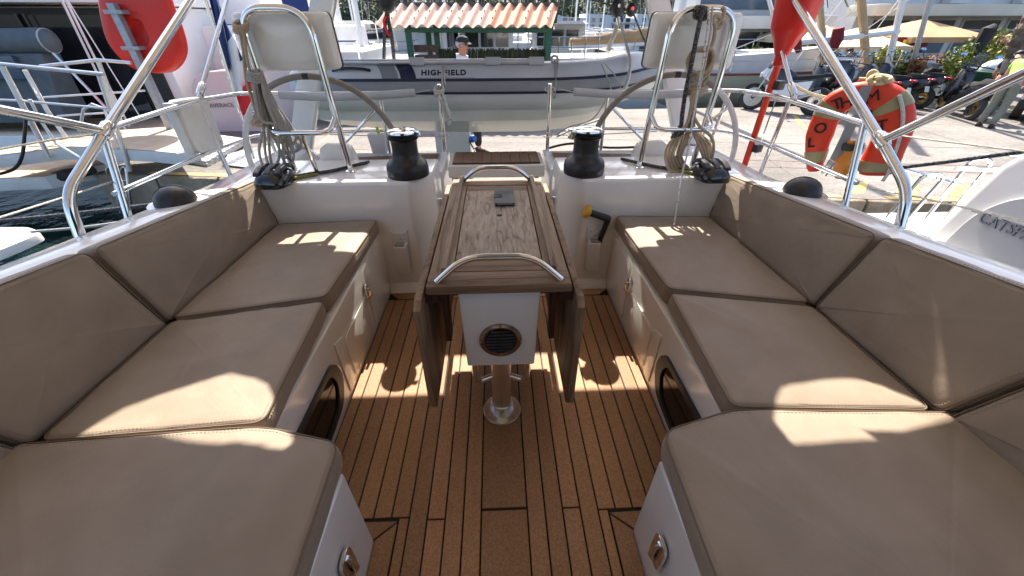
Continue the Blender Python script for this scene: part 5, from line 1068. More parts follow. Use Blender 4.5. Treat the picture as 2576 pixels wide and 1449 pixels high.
MB().hexa([(-12.5, 8.3, -0.2), (-8.3, 8.3, -0.2), (-8.3, 8.9, -0.2), (-12.5, 8.9, -0.2), (-12.5, 8.35, 0.95), (-8.05, 8.35, 0.95), (-8.05, 8.7, 0.95), (-12.5, 8.7, 0.95)]).build('side_cover', 'canvas_grey', td, bevel=0.06)
MB().bab((-12.5, 8.24, 0.55), (-8.5, 8.32, 0.92)).build('window', 'window_blue', td, bevel=0.02)
MB().tube(cr([(-7.95, 8.45, 0.96), (-7.7, 8.4, 0.5), (-7.45, 8.4, -0.1), (-7.35, 8.4, -0.35)], 5), 0.028, 8).build('chock_leg', 'steel_satin', td)
# second motor yacht, lilac-grey stern quarter
mc = thing('motor_yacht', 'pale lilac stern quarter of a motor yacht with raised lettering', 'motor yacht', (-6, 10, -1.15))
o = [(-6.42, 0.05), (-6.36, 0.30), (-6.22, 0.47), (-6.0, 0.56), (-5.2, 0.60), (-4.7, 0.60), (-4.9, -0.75), (-6.42, -0.75)]
MB().prism([(x, 9.3, z) for x, z in o], (0.6, 8, 0)).build('hull', 'hull_lilac', mc, bevel=0.04, seg=3)
MB().prism([(-6.40, 9.28, -1.0), (-4.95, 9.28, -1.0), (-4.9, 9.28, -0.76), (-6.42, 9.28, -0.76)], (0.6, 8, 0)).build('boot_stripe', 'black', mc, smooth=False)
text_mesh('CAVERACE', 0.115, 'letter_chrome', mc, aY(520, 271, 9.3)+V((0, -0.012, 0)), (1, 0, 0.03), (0, 0, 1), 0.008, spacing=1.05)
MB().bab((-7.0, 11, 0.4), (-4.6, 17, 1.35)).build('deckhouse', 'gelcoat', mc, bevel=0.12, seg=3)
MB().prism([aY(u, v, 10.97) for u, v in ((425, 45), (470, 55), (500, 75), (516, 108), (512, 128), (470, 140), (430, 142))], (0, 0.02, 0)).build('side_window', 'window_dark', mc, smooth=False)
for k in range(3): MB().bab((-6.1-0.05*k, 10.2+0.25*k, 0.55), (-4.8, 10.95, 0.72+0.17*k)).build('step', 'gelcoat', mc, bevel=0.03)
MB().bab((-7.5, 12, 1.35), (-5.7, 18, 2.6)).build('flybridge', 'gelcoat', mc, bevel=0.1)
wy = thing('white_yacht', 'white sailing yacht with blue fender covers behind the flag', 'yacht', (-5, 13, -1.15))
MB().loft([[V((x+0.02*(y-11), y, z)) for x, z in ((-4.9, -1.2), (-3.2, -1.2), (-3.0, 0.4), (-5.0, 0.4))] for y in (10.5, 14, 19)], True, True).build('hull', 'gelcoat_far', wy, bevel=0.05)
MB().bab((-4.6, 11.5, 0.4), (-3.3, 15, 0.8)).build('coachroof', 'gelcoat_far', wy, bevel=0.06)
for x in (-4.85, -3.15): MB().tube([(x, 10.6, 0.4), (x, 10.6, 1.05)], 0.02, 6).build('stanchion', 'steel', wy)
MB().tube([(-4.85, 10.6, 1.05), (-3.15, 10.6, 1.05)], 0.02, 6).build('rail', 'steel', wy)
MB().tube([(-4.0, 14, 0.5), (-4.0, 14, 14)], 0.09, 8).build('mast', 'mast_white', wy)
MB().tube(fil([(-4.6, 10.45, 0.75), (-4.6, 10.45, 0.0)], 0.01), 0.10, 10).build('fender', 'blue_paint', wy)
MB().bab((-4.75, 11, 1.55), (-4.2, 11.05, 1.95)).build('banner', 'flag_blue', wy, smooth=False)
# gangway platform with rails
gw = thing('gangway', 'tan-decked hydraulic gangway with aluminium rails at the left quay end', 'gangway', (-6.5, 6.4, -0.3))
gp_ = [aZ(u, v, -0.10) for u, v in ((-120, 395), (0, 373), (150, 345), (260, 330), (440, 318), (492, 374), (440, 385), (370, 378), (180, 368), (0, 389), (-120, 412))]
MB().prism([p-V((0, 0, 0.005)) for p in gp_], (0, 0, 0.006)).build('tread', 'deck_tan', gw, smooth=False)
c_ = sum(gp_, V((0, 0, 0)))/len(gp_)
MB().prism([c_+(p-c_)*1.012-V((0, 0, 0.17)) for p in gp_], (0, 0, 0.163)).build('frame', 'gelcoat_matt', gw, bevel=0.02)
def pole(pts, y, r, nm='rail', m='alu'): MB().tube([aY(u, v, yy) for (u, v), yy in zip(pts, y if isinstance(y, (list, tuple)) else [y]*len(pts))], r, 8).build(nm, m, gw)
pole([(-60, 157), (0, 161), (262, 187)], 5.9, 0.024); pole([(-40, 250), (49, 253), (270, 273)], 5.9, 0.015); pole([(102, 167), (247, 151), (330, 158)], 7.0, 0.024); pole([(108, 245), (364, 228)], 7.0, 0.015); pole([(145, 292), (262, 284)], 6.9, 0.014)
pole([(4, 165), (70, 290), (124, 396)], 5.9, 0.032, 'post'); pole([(62, 176), (120, 280), (165, 345)], 6.4, 0.028, 'post'); pole([(250, 190), (290, 310), (327, 430)], 5.9, 0.03, 'post'); pole([(247, 154), (309, 320)], 7.0, 0.03, 'post')
pole([(75, 250), (100, 300), (140, 360), (215, 405)], 5.8, 0.018, 'strut'); pole([(200, 330), (210, 275), (232, 262), (262, 272), (282, 330), (310, 400)], 6.0, 0.018, 'hoop')
lp_ = thing('boarding_platform', 'lower tan boarding platform with cream edge above dark water', 'platform', (-7.2, 5.8, -0.8))
g2 = [aZ(u, v, -0.5) for u, v in ((-120, 415), (0, 408), (240, 400), (262, 412), (110, 443), (-120, 452))]
MB().prism([p-V((0, 0, 0.006)) for p in g2], (0, 0, 0.007)).build('tread', 'deck_tan', lp_, smooth=False)
c_ = sum(g2, V((0, 0, 0)))/len(g2)
MB().prism([c_+(p-c_)*1.01-V((0, 0, 0.20)) for p in g2], (0, 0, 0.193)).build('frame', 'gelcoat_matt', lp_, bevel=0.02)
MB().tube([aZ(105, 455, -0.6), aZ(170, 440, -0.55), aZ(235, 428, -0.5)], [0.07, 0.09, 0.06], 10).build('bumper', 'rubber', lp_)
one('hanging_cable', MB().tube(cr([aY(66, 285, 5.8), aY(62, 340, 5.75), aY(55, 395, 5.7), aY(35, 425, 5.7), aY(-10, 440, 5.7)], 5), 0.02, 7), 'black', 'black cable hanging from the gangway rail at the left edge', 'cable')
# ramp of ribbed plates onto the quay
rm = thing('boarding_ramp', 'ribbed bright aluminium ramp resting on the quay below the lifebuoy post', 'ramp', (-5.4, 7.2, GZ))
A, B_, C_, D_ = aZ(352, 378, -0.5), aZ(500, 335, -0.42), aZ(622, 352, -0.5), aZ(520, 412, -0.55)
MB().prism([p-V((0, 0, 0.06)) for p in (A, B_, C_, D_)], (0, 0, 0.058)).build('plate', 'ribbed_alu', rm, smooth=False)
for k in range(9):
    t = (k+0.5)/9; p0 = A.lerp(B_, t); p1 = D_.lerp(C_, t); d = (B_-A).normalized()*0.05
    MB().prism([p0-d, p0+d, p1+d, p1-d], (0, 0, 0.03)).build('rib', 'ribbed_alu', rm, smooth=False)
ck = thing('chequer_plate', 'grey chequered steel plate lying at the quay edge left of the helm', 'plate', (-4.0, 6.6, GZ))
cp_ = [aZ(u, v, GZ+0.02) for u, v in ((560, 415), (575, 388), (700, 360), (760, 400), (690, 430))]
MB().prism(cp_, (0, 0, 0.012)).build('sheet', 'galv', ck, smooth=False)
st_ = MB()
for i in range(14):
    for j in range(7):
        p = cp_[0].lerp(cp_[1], 0.12+j*0.12).lerp(cp_[4].lerp(cp_[3], 0.12+j*0.12), 0.04+i*0.068)+V((0, 0, 0.014)); st_.box(p, (0.06, 0.02, 0.005), rz=0.8 if (i+j) % 2 else -0.8)
st_.build('studs', 'galv', ck, smooth=False, kind='stuff')
# lifebuoy cabinet on galvanised post
bp_ = aZ(466, 398, GZ); lb = thing('lifebuoy_post', 'galvanised post carrying a large red lifebuoy case on the quay', 'lifebuoy post', bp_)
top_ = aY(298, 8, bp_.y); 
MB().bab((bp_.x-0.05, bp_.y-0.05, GZ), (bp_.x+0.05, bp_.y+0.05, top_.z)).build('post', 'galv', lb, bevel=0.006)
MB().loft([[V((bp_.x+a*k, bp_.y+b*k, z)) for a, b in ((-1, -1), (1, -1), (1, 1), (-1, 1))] for k, z in ((0.14, GZ), (0.13, GZ+0.02), (0.075, GZ+0.2), (0.06, GZ+0.32))], True, True).build('base', 'galv', lb)
YB = bp_.y+0.14; out = [aY(u, v, YB) for u, v in ((245, -15), (262, 80), (290, 130), (335, 170), (385, 183), (425, 182), (452, 160), (463, 125), (452, 75), (430, 20), (415, -20), (380, -70), (300, -90), (255, -60))]
out = cr(out, 4, True); cc = sum(out, V((0, 0, 0)))/len(out); hc = aY(352, 88, YB)
rg = [[V((p.x, YB+dy, p.z)) if k == 1 else V((hc.x*(1-k)**0.5+cc.x*(1-(1-k)**0.5)+(p.x-cc.x)*k, YB+dy, hc.z*(1-k)**0.5+cc.z*(1-(1-k)**0.5)+(p.z-cc.z)*k)) for p in out] for k, dy in ((0.2, 0.03), (0.25, 0.0), (0.27, -0.045), (0.66, -0.05), (0.88, -0.04), (0.97, -0.01), (1, 0.05), (1, 0.10), (0.96, 0.16), (0.85, 0.2), (0.3, 0.22), (0.02, 0.22))]
MB().loft(rg, True, True).build('case', 'red', lb, angle=50)
for z in (top_.z-0.13, cc.z-0.30): MB().bab((bp_.x-0.13, bp_.y-0.065, z), (bp_.x+0.13, bp_.y+0.10, z+0.05)).build('clamp', 'galv', lb, bevel=0.005)
# tricolour on its staff
fg = thing('tricolour_flag', 'blue white and red tricolour hanging folded from a steel staff', 'flag', aY(640, 400, 6.8))
MB().tube([aY(640, 400, 6.8), aY(512, -15, 6.8)], 0.022, 9).build('staff', 'steel', fg)
def cloth(quad, m, amp=0.05):
    a, b, c, d = quad; nu, nv = 9, 11; P = []
    for j in range(nv):
        for i in range(nu):
            t, q = i/(nu-1), j/(nv-1); u = (a[0]*(1-t)+b[0]*t)*(1-q)+(d[0]*(1-t)+c[0]*t)*q; v = (a[1]*(1-t)+b[1]*t)*(1-q)+(d[1]*(1-t)+c[1]*t)*q
            P.append(aY(u, v, 6.85+amp*math.sin(t*7+q*2)))
    F = [(j*nu+i, j*nu+i+1, (j+1)*nu+i+1, (j+1)*nu+i) for j in range(nv-1) for i in range(nu-1)]
    o_ = MB().add(P, F).build('panel', m, fg); md = o_.modifiers.new('t', 'SOLIDIFY'); md.thickness = 0.004
cloth(((524, -10), (545, -10), (583, 165), (572, 180)), 'flag_blue'); cloth(((546, -10), (560, 40), (612, 150), (584, 165)), 'flag_blue', 0.03); cloth(((562, 120), (588, 85), (634, 218), (588, 245)), 'flag_white'); cloth(((588, 240), (632, 200), (650, 262), (606, 296)), 'flag_red')
# ladder on the quay end, mooring lines, corner of another platform
ld = thing('quay_ladder', 'thin steel ladder rail on the end of the stone quay', 'ladder', aZ(300, 440, GZ))
for dx in (0, 36): MB().tube(fil([aY(272+dx, 440, 6.1), aY(268+dx, 425, 6.1), aY(280+dx, 418, 6.1), aY(292+dx*0.9, 480, 6.0), aY(304+dx*0.8, 535, 6.0)], 0.05, 4), 0.02, 7).build('stringer', 'steel_satin', ld)
for k in range(3): MB().tube([aY(285+5*k, 455+28*k, 6.05), aY(318+4*k, 455+28*k, 6.05)], 0.014, 6).build('rung', 'steel_satin', ld)
for nm, pts, r, m_, lb_ in (
    ('mooring_line', [aY(-40, 560, 3.0), aY(180, 538, 2.95), aY(372, 516, 2.9), aY(570, 490, 2.85)], 0.016, 'rope_dark', 'dark twisted mooring line stretched over the water on the left'),
    ('mooring_line', [aY(80, 583, 3.0), aY(250, 567, 2.95), aY(430, 535, 2.9), aY(560, 505, 2.85)], 0.012, 'rope_grey', 'grey mooring line leading to the white platform corner on the left'),
    ('mooring_line', [aX(2262, 422, 2.1), aX(2400, 405, 2.2), aX(2600, 378, 2.4)], 0.0095, 'rope_dark', 'dark mooring line stretched across to the neighbouring grey yacht'),
    ('mooring_line', [aY(1985, 205, 3.2), aY(2030, 232, 3.2), aY(2090, 246, 3.2), aY(2160, 240, 3.2)], 0.011, 'rope_cream', 'cream rope drooping behind the orange danbuoy')):
    one(nm, MB().tube(cr(pts, 6), r, 8), m_, lb_, 'mooring line', 'mooring lines')
sw_ = thing('swim_platform', 'white corner of a neighbouring swim platform at the left edge', 'platform', aZ(30, 600, -0.75))
g3 = fil([aZ(u, v, -0.6) for u, v in ((-150, 572), (70, 571), (104, 583), (70, 600), (-150, 690))], 0.08, 4, True)
MB().prism([p-V((0, 0, 0.1)) for p in g3], (0, 0, 0.1)).build('slab', 'gelcoat', sw_, bevel=0.02)
c3 = sum(g3, V((0, 0, 0)))/len(g3)
MB().prism([c3+(p-c3)*0.8+V((0, 0, 0.0005)) for p in g3], (0, 0, 0.008)).build('tread', 'deck_tan', sw_, smooth=False)
# ------------------------------------------------------------------ right side: neighbouring yacht
ny_ = thing('neighbour_yacht', 'light grey neighbouring yacht quarter with raised name letters at the right edge', 'yacht', (3.6, 1.5, -1.15))
pf = [(2.34, 0.10), (2.27, 0.36), (2.225, 0.56), (2.19, 0.70), (2.12, 0.80), (1.9, 0.87), (0.5, 0.97), (-1.5, 1.1), (-1.5, -1.3), (2.4, -1.3)]
MB().prism([(3.0, y, z) for y, z in pf], (2.2, 0, 0)).build('hull', 'gelcoat', ny_, bevel=0.05, seg=4)
pn = fil([V((2.97, 2.19, 0.12)), V((2.97, 2.13, 0.42)), V((2.97, 1.98, 0.60)), V((2.97, 1.0, 0.72)), V((2.97, -1.0, 0.8)), V((2.97, -1.0, 0.05))], [0.02, 0.1, 0.15, 0.1, 0.02, 0.02], 6, True)
MB().prism([V((2.9985, p.y, p.z)) for p in pn], (-0.02, 0, 0)).build('quarter_panel', 'hull_grey', ny_, bevel=0.012, seg=3)
MB().bab((2.86, 1.9, -1.2), (5.2, 2.78, 0.14)).build('swim_deck', 'gelcoat', ny_, bevel=0.03)
text_mesh('CATSPAW', 0.092, 'letter_chrome', ny_, (2.976, 2.085, 0.385), (0, -1, 0), (0, 0, 1), 0.006, spacing=1.06, sx=0.8)
MB().box((2.973, 1.5, 0.50), (0.006, 1.3, 0.02), rx=R(-6)).build('moulding', 'hull_grey', ny_, bevel=0.002)
nr = thing('stern_rail', 'bent steel stern rail standing on the neighbouring white swim deck', 'guard rail', (3.2, 2.6, 0.14))
for (a, b, c_) in (((3.05, 2.68, 0.14), (3.12, 2.66, 0.50), 0.10), ((3.3, 2.62, 0.14), (3.36, 2.62, 0.62), 0.08)):
    MB().tube(fil([a, b, V(b)+V((c_, -0.06, 0)), V(a)+V((c_, -0.06, 0))], 0.06, 6), 0.013, 8).build('hoop', 'steel', nr)
MB().tube([(3.28, 2.60, 0.45), (3.0, 2.9, 0.50)], 0.013, 8).build('arm', 'steel', nr)
MB().tube([(3.25, 2.60, 0.55), (3.6, 2.5, 0.56)], 0.016, 8).build('arm', 'light_grey', nr)
# ------------------------------------------------------------------ motorcycles and scooters
def moto(kind, rear, front, label, col='moto_black', col2='moto_black', screen=True, case=False, red=False, plate=True):
    rear, front = V(rear), V(front); d = (front-rear); d.z = 0; ang = math.atan2(d.y, d.x); mid = (rear+front)/2
    t = thing('scooter' if kind != 'adv' else 'motorcycle', label, 'scooter' if kind != 'adv' else 'motorcycle', (0, 0, 0), 'motorcycles parked along the quay')
    adv = kind == 'adv'; wr = 0.31 if adv else 0.25; wb = 0.73 if adv else 0.68
    for x, w_ in ((wb, 0.052), (-wb, 0.07)):
        r_ = wr-w_*0.6
        wl_ = MB().tube([V((x+r_*math.cos(a), 0, wr+r_*math.sin(a))) for a in [2*math.pi*k/26 for k in range(26)]], w_, 8, True).build('wheel', 'rubber', t)
        MB().lathe([(r_-w_*0.3, -0.03), (r_-w_*0.7, -0.012), (0.05, -0.02), (0.05, 0.02), (r_-w_*0.7, 0.012), (r_-w_*0.3, 0.03)], (x, 0, wr), 20, (0, 1, 0), caps=False).build('rim', 'moto_silver' if adv else 'brass', wl_)
    for s in (-1, 1): MB().tube([(wb, s*0.085, wr), (wb-0.22, s*0.085, wr+0.62)], 0.024, 8).build('fork', 'moto_silver', t)
    MB().loft([[V((wb+(wr+0.03)*math.cos(R(a)), s*0.07, wr+(wr+0.03)*math.sin(R(a)))) for s in (-1, 1)]+[V((wb+(wr+0.015)*math.cos(R(a)), s*0.07, wr+(wr+0.015)*math.sin(R(a)))) for s in (1, -1)] for a in (40, 65, 90, 115, 140, 165)], True, True).build('mudguard', col2, t)
    if adv:
        MB().loft([[V((x, s*w_, z)) for s, z in ((-1, z0), (-0.8, z1), (0.8, z1), (1, z0))] for x, w_, z0, z1 in ((0.52, 0.10, 0.78, 0.92), (0.35, 0.20, 0.62, 1.02), (0.1, 0.20, 0.60, 1.02), (-0.1, 0.12, 0.72, 0.9))], True, True).build('tank', 'moto_black', t, bevel=0.03)
        MB().loft([[V((x, s*w_, z)) for s, z in ((-1, z0), (-0.8, z1), (0.8, z1), (1, z0))] for x, w_, z0, z1 in ((0.72, 0.03, 0.86, 0.90), (0.58, 0.10, 0.76, 1.04), (0.46, 0.12, 0.70, 1.06))], True, True).build('nose_fairing', 'moto_white', t, bevel=0.02)
        MB().loft([[V((x, s*0.13, z)) for s, z in ((-1, z0), (-1, z1), (1, z1), (1, z0))] for x, z0, z1 in ((0.05, 0.76, 0.84), (-0.3, 0.78, 0.88), (-0.7, 0.86, 0.94), (-0.92, 0.90, 0.95))], True, True).build('seat', 'cloth_black', t, bevel=0.03)
        MB().bab((-0.3, -0.13, 0.25), (0.35, 0.13, 0.66)).build('engine', 'moto_silver', t, bevel=0.05)
        for s in (-1, 1): MB().prism([(-0.45, s*0.15, 0.45), (0.45, s*0.15, 0.35), (0.5, s*0.15, 0.62), (0.0, s*0.15, 0.68), (-0.5, s*0.15, 0.78)], (0, s*0.03, 0)).build('side_panel', 'moto_white', t, bevel=0.01)
        MB().tube([(0.3, 0.14, 0.3), (-0.2, 0.16, 0.32), (-0.75, 0.2, 0.55)], [0.03, 0.035, 0.06], 10).build('exhaust', 'moto_silver', t)
    else:
        MB().loft([[V((x, s*w_, z)) for s, z in ((-1, z0), (-0.55, z1), (0.55, z1), (1, z0))] for x, w_, z0, z1 in ((0.80, 0.06, 0.62, 0.72), (0.66, 0.19, 0.50, 0.98), (0.50, 0.23, 0.40, 1.04), (0.36, 0.22, 0.28, 0.92), (0.28, 0.20, 0.25, 0.6))], True, True).build('front_apron', col, t, bevel=0.03)
        MB().loft([[V((x, s*w_, z)) for s, z in ((-1, z0), (-0.9, z1), (0.9, z1), (1, z0))] for x, w_, z0, z1 in ((0.36, 0.2, 0.24, 0.38), (0.0, 0.2, 0.24, 0.44), (-0.25, 0.19, 0.28, 0.66), (-0.6, 0.18, 0.42, 0.74), (-0.98, 0.09, 0.66, 0.80))], True, True).build('body', col, t, bevel=0.03)
        MB().loft([[V((x, s*w_, z)) for s, z in ((-1, z0), (-0.8, z1), (0.8, z1), (1, z0))] for x, w_, z0, z1 in ((0.08, 0.12, 0.56, 0.70), (-0.15, 0.15, 0.66, 0.78), (-0.4, 0.15, 0.70, 0.80), (-0.5, 0.14, 0.74, 0.88), (-0.9, 0.09, 0.80, 0.88))], True, True).build('seat', 'cloth_black', t, bevel=0.03)
        MB().tube([(-0.2, -0.18, 0.22), (-0.7, -0.22, 0.28), (-0.95, -0.22, 0.34)], [0.04, 0.06, 0.05], 10).build('exhaust', 'moto_black', t)
    MB().tube(fil([(0.30, -0.38, 1.06), (0.42, -0.16, 1.08), (0.42, 0.16, 1.08), (0.30, 0.38, 1.06)], 0.06, 4), 0.014, 8).build('handlebar', 'moto_black', t)
    for s in (-1, 1):
        MB().tube([(0.40, s*0.24, 1.08), (0.46, s*0.30, 1.2), (0.42, s*0.36, 1.29)], 0.008, 6).build('mirror_stalk', 'moto_black', t)
        MB().ell((0.42, s*0.37, 1.31), (0.02, 0.075, 0.05), 12, 7).build('mirror', 'mirror', t)
    if screen:
        q = [[V((0.62-0.16*h-0.10*abs(s)**2, 0.17*s*(1-0.35*h), 1.0+0.36*h)) for s in (-1, -0.5, 0, 0.5, 1)] for h in (0, 0.4, 0.8, 1.0)]
        o_ = MB().loft(q, False, False).build('windscreen', 'screen', t); md = o_.modifiers.new('t', 'SOLIDIFY'); md.thickness = 0.006
    if case:
        MB().hexa([(-1.12, -0.2, 0.98), (-0.66, -0.2, 0.98), (-0.66, 0.2, 0.98), (-1.12, 0.2, 0.98), (-1.1, -0.18, 1.26), (-0.7, -0.18, 1.22), (-0.7, 0.18, 1.22), (-1.1, 0.18, 1.26)]).build('top_case', 'moto_black', t, bevel=0.04)
        MB().bab((-1.13, -0.16, 1.23), (-0.72, 0.16, 1.30)).build('case_lid', 'moto_silver', t, bevel=0.03)
    for s in (-1, 1): MB().ell((-0.98, s*0.10, 0.78), (0.05, 0.06, 0.03), 10, 6).build('tail_light', 'moto_red', t)
    MB().box((0.70, 0, 0.84), (0.05, 0.16, 0.10)).build('headlight', 'plate', t, bevel=0.02)
    if plate: MB().box((-1.0, 0, 0.56), (0.012, 0.20, 0.14), ry=R(20)).build('number_plate', 'plate', t)
    MB().tube([(-0.1, 0.15, 0.25), (-0.18, 0.36, 0.02)], 0.014, 6).build('side_stand', 'moto_black', t)
    t.location = (mid.x, mid.y, GZ+0.004); t.rotation_euler = (R(5), 0, ang); return t
moto('adv', (8.25, 10.55, 0), (7.1, 11.45, 0), 'white and black adventure motorcycle with screen nearest the danbuoy', case=True)
moto('sc', (9.15, 10.35, 0), (8.75, 11.75, 0), 'black scooter with windscreen standing right behind the white motorcycle', screen=True)
moto('sc', (10.4, 10.84, 0), (9.85, 12.05, 0), 'black scooter with red tail light above the horseshoe lifebuoy', screen=False, red=True)
moto('sc', (11.9, 11.4, 0), (11.4, 12.65, 0), 'dark scooter seen end on over the horseshoe lifebuoy rope', screen=False)
moto('sc', (11.8, 9.85, 0), (12.3, 11.15, 0), 'big black scooter left of the person in lime green', screen=True, plate=False)
moto('sc', (9.75, 10.55, 0), (9.3, 11.85, 0), 'black scooter squeezed in left of the red tail light', screen=True)
moto('sc', (11.15, 11.1, 0), (10.65, 12.35, 0), 'dark scooter half hidden behind the horseshoe lifebuoy top', screen=False)
moto('adv', (12.4, 12.0, 0), (13.3, 13.2, 0), 'black naked motorcycle leaning behind the scooters', screen=False)
# ------------------------------------------------------------------ people
def skin(name, m, parent, pts, edges, sub=2):
    me = bpy.data.meshes.new(name); me.from_pydata([p[0] for p in pts], edges, []); me.update()
    o_ = bpy.data.objects.new(name+'_src', me); COL.objects.link(o_)
    o_.modifiers.new('s', 'SKIN'); sv = me.skin_vertices[0].data
    for i, p in enumerate(pts): r_ = p[1]; sv[i].radius = (r_, r_) if not isinstance(r_, tuple) else r_
    sv[0].use_root = True
    md = o_.modifiers.new('u', 'SUBSURF'); md.levels = sub; md.render_levels = sub
    dgp = bpy.context.evaluated_depsgraph_get(); dgp.update(); m2 = bpy.data.meshes.new_from_object(o_.evaluated_get(dgp)); bpy.data.objects.remove(o_, do_unlink=True)
    m2.name = name; m2.materials.clear(); m2.materials.append(M[m]); m2.polygons.foreach_set('use_smooth', [True]*len(m2.polygons))
    o2 = bpy.data.objects.new(name, m2); COL.objects.link(o2); o2.parent = parent; return o2
def person(label, loc, ang, J, shirt, trousers, hair=None, cap=None, sleeves=0.5, scale=1.0, shoes='shoe', group=None, skinm='skin', glasses=False, long_sleeve=False, shorts=False):
    # J: joint positions in metres, facing +x, feet at z = 0
    t = thing('person', label, 'person', (0, 0, 0), group); g = lambda k: V(J[k])
    head, neck, chest, waist, pel = g('head'), g('neck'), g('chest'), g('waist'), g('pelvis')
    fwd = V(J.get('face', (1, 0, 0))).normalized(); upv_ = (head-neck).normalized()
    pts = [(pel, (0.13, 0.10)), (waist, (0.12, 0.09)), (chest, (0.15, 0.10)), (neck, 0.055), (head-upv_*0.06+fwd*0.012, 0.068), (head+upv_*0.03, 0.096), (head+upv_*0.09, 0.066)]
    ed_ = [(0, 1), (1, 2), (2, 3), (3, 4), (4, 5), (5, 6)]
    for s, sd in (('l', 1), ('r', -1)):
        i = len(pts); pts += [(g('sh'+s), 0.062), (g('el'+s), 0.042), (g('wr'+s), 0.030), (g('wr'+s)+(g('wr'+s)-g('el'+s)).normalized()*0.07, 0.034)]
        ed_ += [(2, i), (i, i+1), (i+1, i+2), (i+2, i+3)]
        hd_ = (g('wr'+s)-g('el'+s)).normalized(); a_ = hd_.cross(fwd).normalized(); b_ = hd_.cross(a_)
        for f in range(4):
            j = len(pts); base_ = g('wr'+s)+hd_*0.08+a_*(0.018*(f-1.5)); pts += [(base_, 0.010), (base_+hd_*0.04+b_*0.008, 0.009), (base_+hd_*(0.068-0.006*abs(f-1.3))+b_*0.022, 0.008)]; ed_ += [(i+3, j), (j, j+1), (j+1, j+2)]
        j = len(pts); pts += [(g('wr'+s)+hd_*0.04+a_*0.03+b_*0.012, 0.011), (g('wr'+s)+hd_*0.075+a_*0.05+b_*0.02, 0.010)]; ed_ += [(i+2, j), (j, j+1)]
        i = len(pts); pts += [(g('hip'+s), 0.088), (g('kn'+s), 0.060), (g('kn'+s).lerp(g('an'+s), 0.35), 0.058), (g('an'+s), 0.038), (g('an'+s)+V(J.get('toe', (1, 0, 0)))*0.14+V((0, 0, -0.045)), 0.036)]
        ed_ += [(0, i), (i, i+1), (i+1, i+2), (i+2, i+3), (i+3, i+4)]
    body = skin('body', skinm, t, pts, ed_)
    sp = [(pel+(waist-pel)*0.2, (0.155, 0.125)), (waist, (0.148, 0.115)), (chest, (0.175, 0.125)), (neck-(neck-chest)*0.3, 0.095), (neck+(head-neck)*0.12, 0.074)]; se = [(0, 1), (1, 2), (2, 3), (3, 4)]
    for s in 'lr':
        i = len(sp); sp += [(g('sh'+s), 0.078), (g('sh'+s).lerp(g('el'+s), 0.55), 0.066)]; se += [(2, i), (i, i+1)]
        if long_sleeve: sp += [(g('el'+s), 0.058), (g('wr'+s), 0.045)]; se += [(i+1, i+2), (i+2, i+3)]
    skin('shirt', shirt, t, sp, se)
    tp = [(pel+(waist-pel)*0.45, (0.15, 0.118)), (pel, (0.15, 0.125))]; te = [(0, 1)]
    for s in 'lr':
        i = len(tp); e_ = g('an'+s)+(g('kn'+s)-g('an'+s))*(0.03 if not shorts else 0.9); tp += [(g('hip'+s), 0.105), (g('kn'+s), 0.078), (e_, 0.068)]; te += [(1, i), (i, i+1), (i+1, i+2)]
    skin('trousers', trousers, t, tp, te)
    for s in 'lr':
        a_ = g('an'+s); tv = V(J.get('toe', (1, 0, 0))); sdv = V((-tv.y, tv.x, 0))
        MB().loft([[a_+tv*x+sdv*(y*w_)+V((0, 0, z-a_.z)) for y, z in ((-1, 0.0), (-1, h*0.6), (-0.5, h), (0.5, h), (1, h*0.6), (1, 0.0))] for x, w_, h in ((-0.08, 0.034, 0.07), (-0.02, 0.042, 0.10), (0.06, 0.046, 0.08), (0.14, 0.046, 0.055), (0.19, 0.030, 0.04))], True, True).build('shoe', shoes, t)
    side = upv_.cross(fwd).normalized(); rot = Matrix((fwd, side, upv_)).transposed()
    nose = MB().add([head+fwd*0.080+upv_*0.03, head+fwd*0.108-upv_*0.015, head+fwd*0.080-upv_*0.02+side*0.016, head+fwd*0.080-upv_*0.02-side*0.016], [(0, 2, 1), (0, 1, 3), (1, 2, 3), (0, 3, 2)]); nose.build('nose', skinm, body)
    for s in (-1, 1): MB().ell(head+side*0.086*s-upv_*0.005, (0.022, 0.010, 0.032), 8, 6, rot).build('ear', skinm, body)
    for s in (-1, 1): MB().ell(head+fwd*0.078+side*0.03*s+upv_*0.02, (0.010, 0.013, 0.009), 8, 6, rot).build('eye', 'letter_black', body)
    MB().box(head+fwd*0.080-upv_*0.05, (0.006, 0.04, 0.006)).build('mouth', 'varnish', body)
    if hair: MB().ell(head-fwd*0.014+upv_*0.035, (0.098, 0.094, 0.085), 14, 9, rot).build('hair', hair, t)
    if cap:
        MB().loft([[head-fwd*0.004+upv_*(0.045+z)+rot @ V((0.103*k*math.cos(a), 0.094*k*math.sin(a), 0)) for a in [2*math.pi*i/18 for i in range(18)]] for k, z in ((1.0, 0), (1.0, 0.03), (0.85, 0.065), (0.5, 0.085), (0.05, 0.092))], True, True).build('cap', cap, t)
        MB().loft([[head+fwd*(0.085+x)+side*(y*w_)+upv_*(0.048-x*0.35+dz) for y, dz in ((-1, -0.006), (0, 0.006), (1, -0.006), (1, -0.012), (0, 0), (-1, -0.012))] for x, w_ in ((0, 0.085), (0.04, 0.07), (0.075, 0.045))], True, True).build('peak', cap, t)
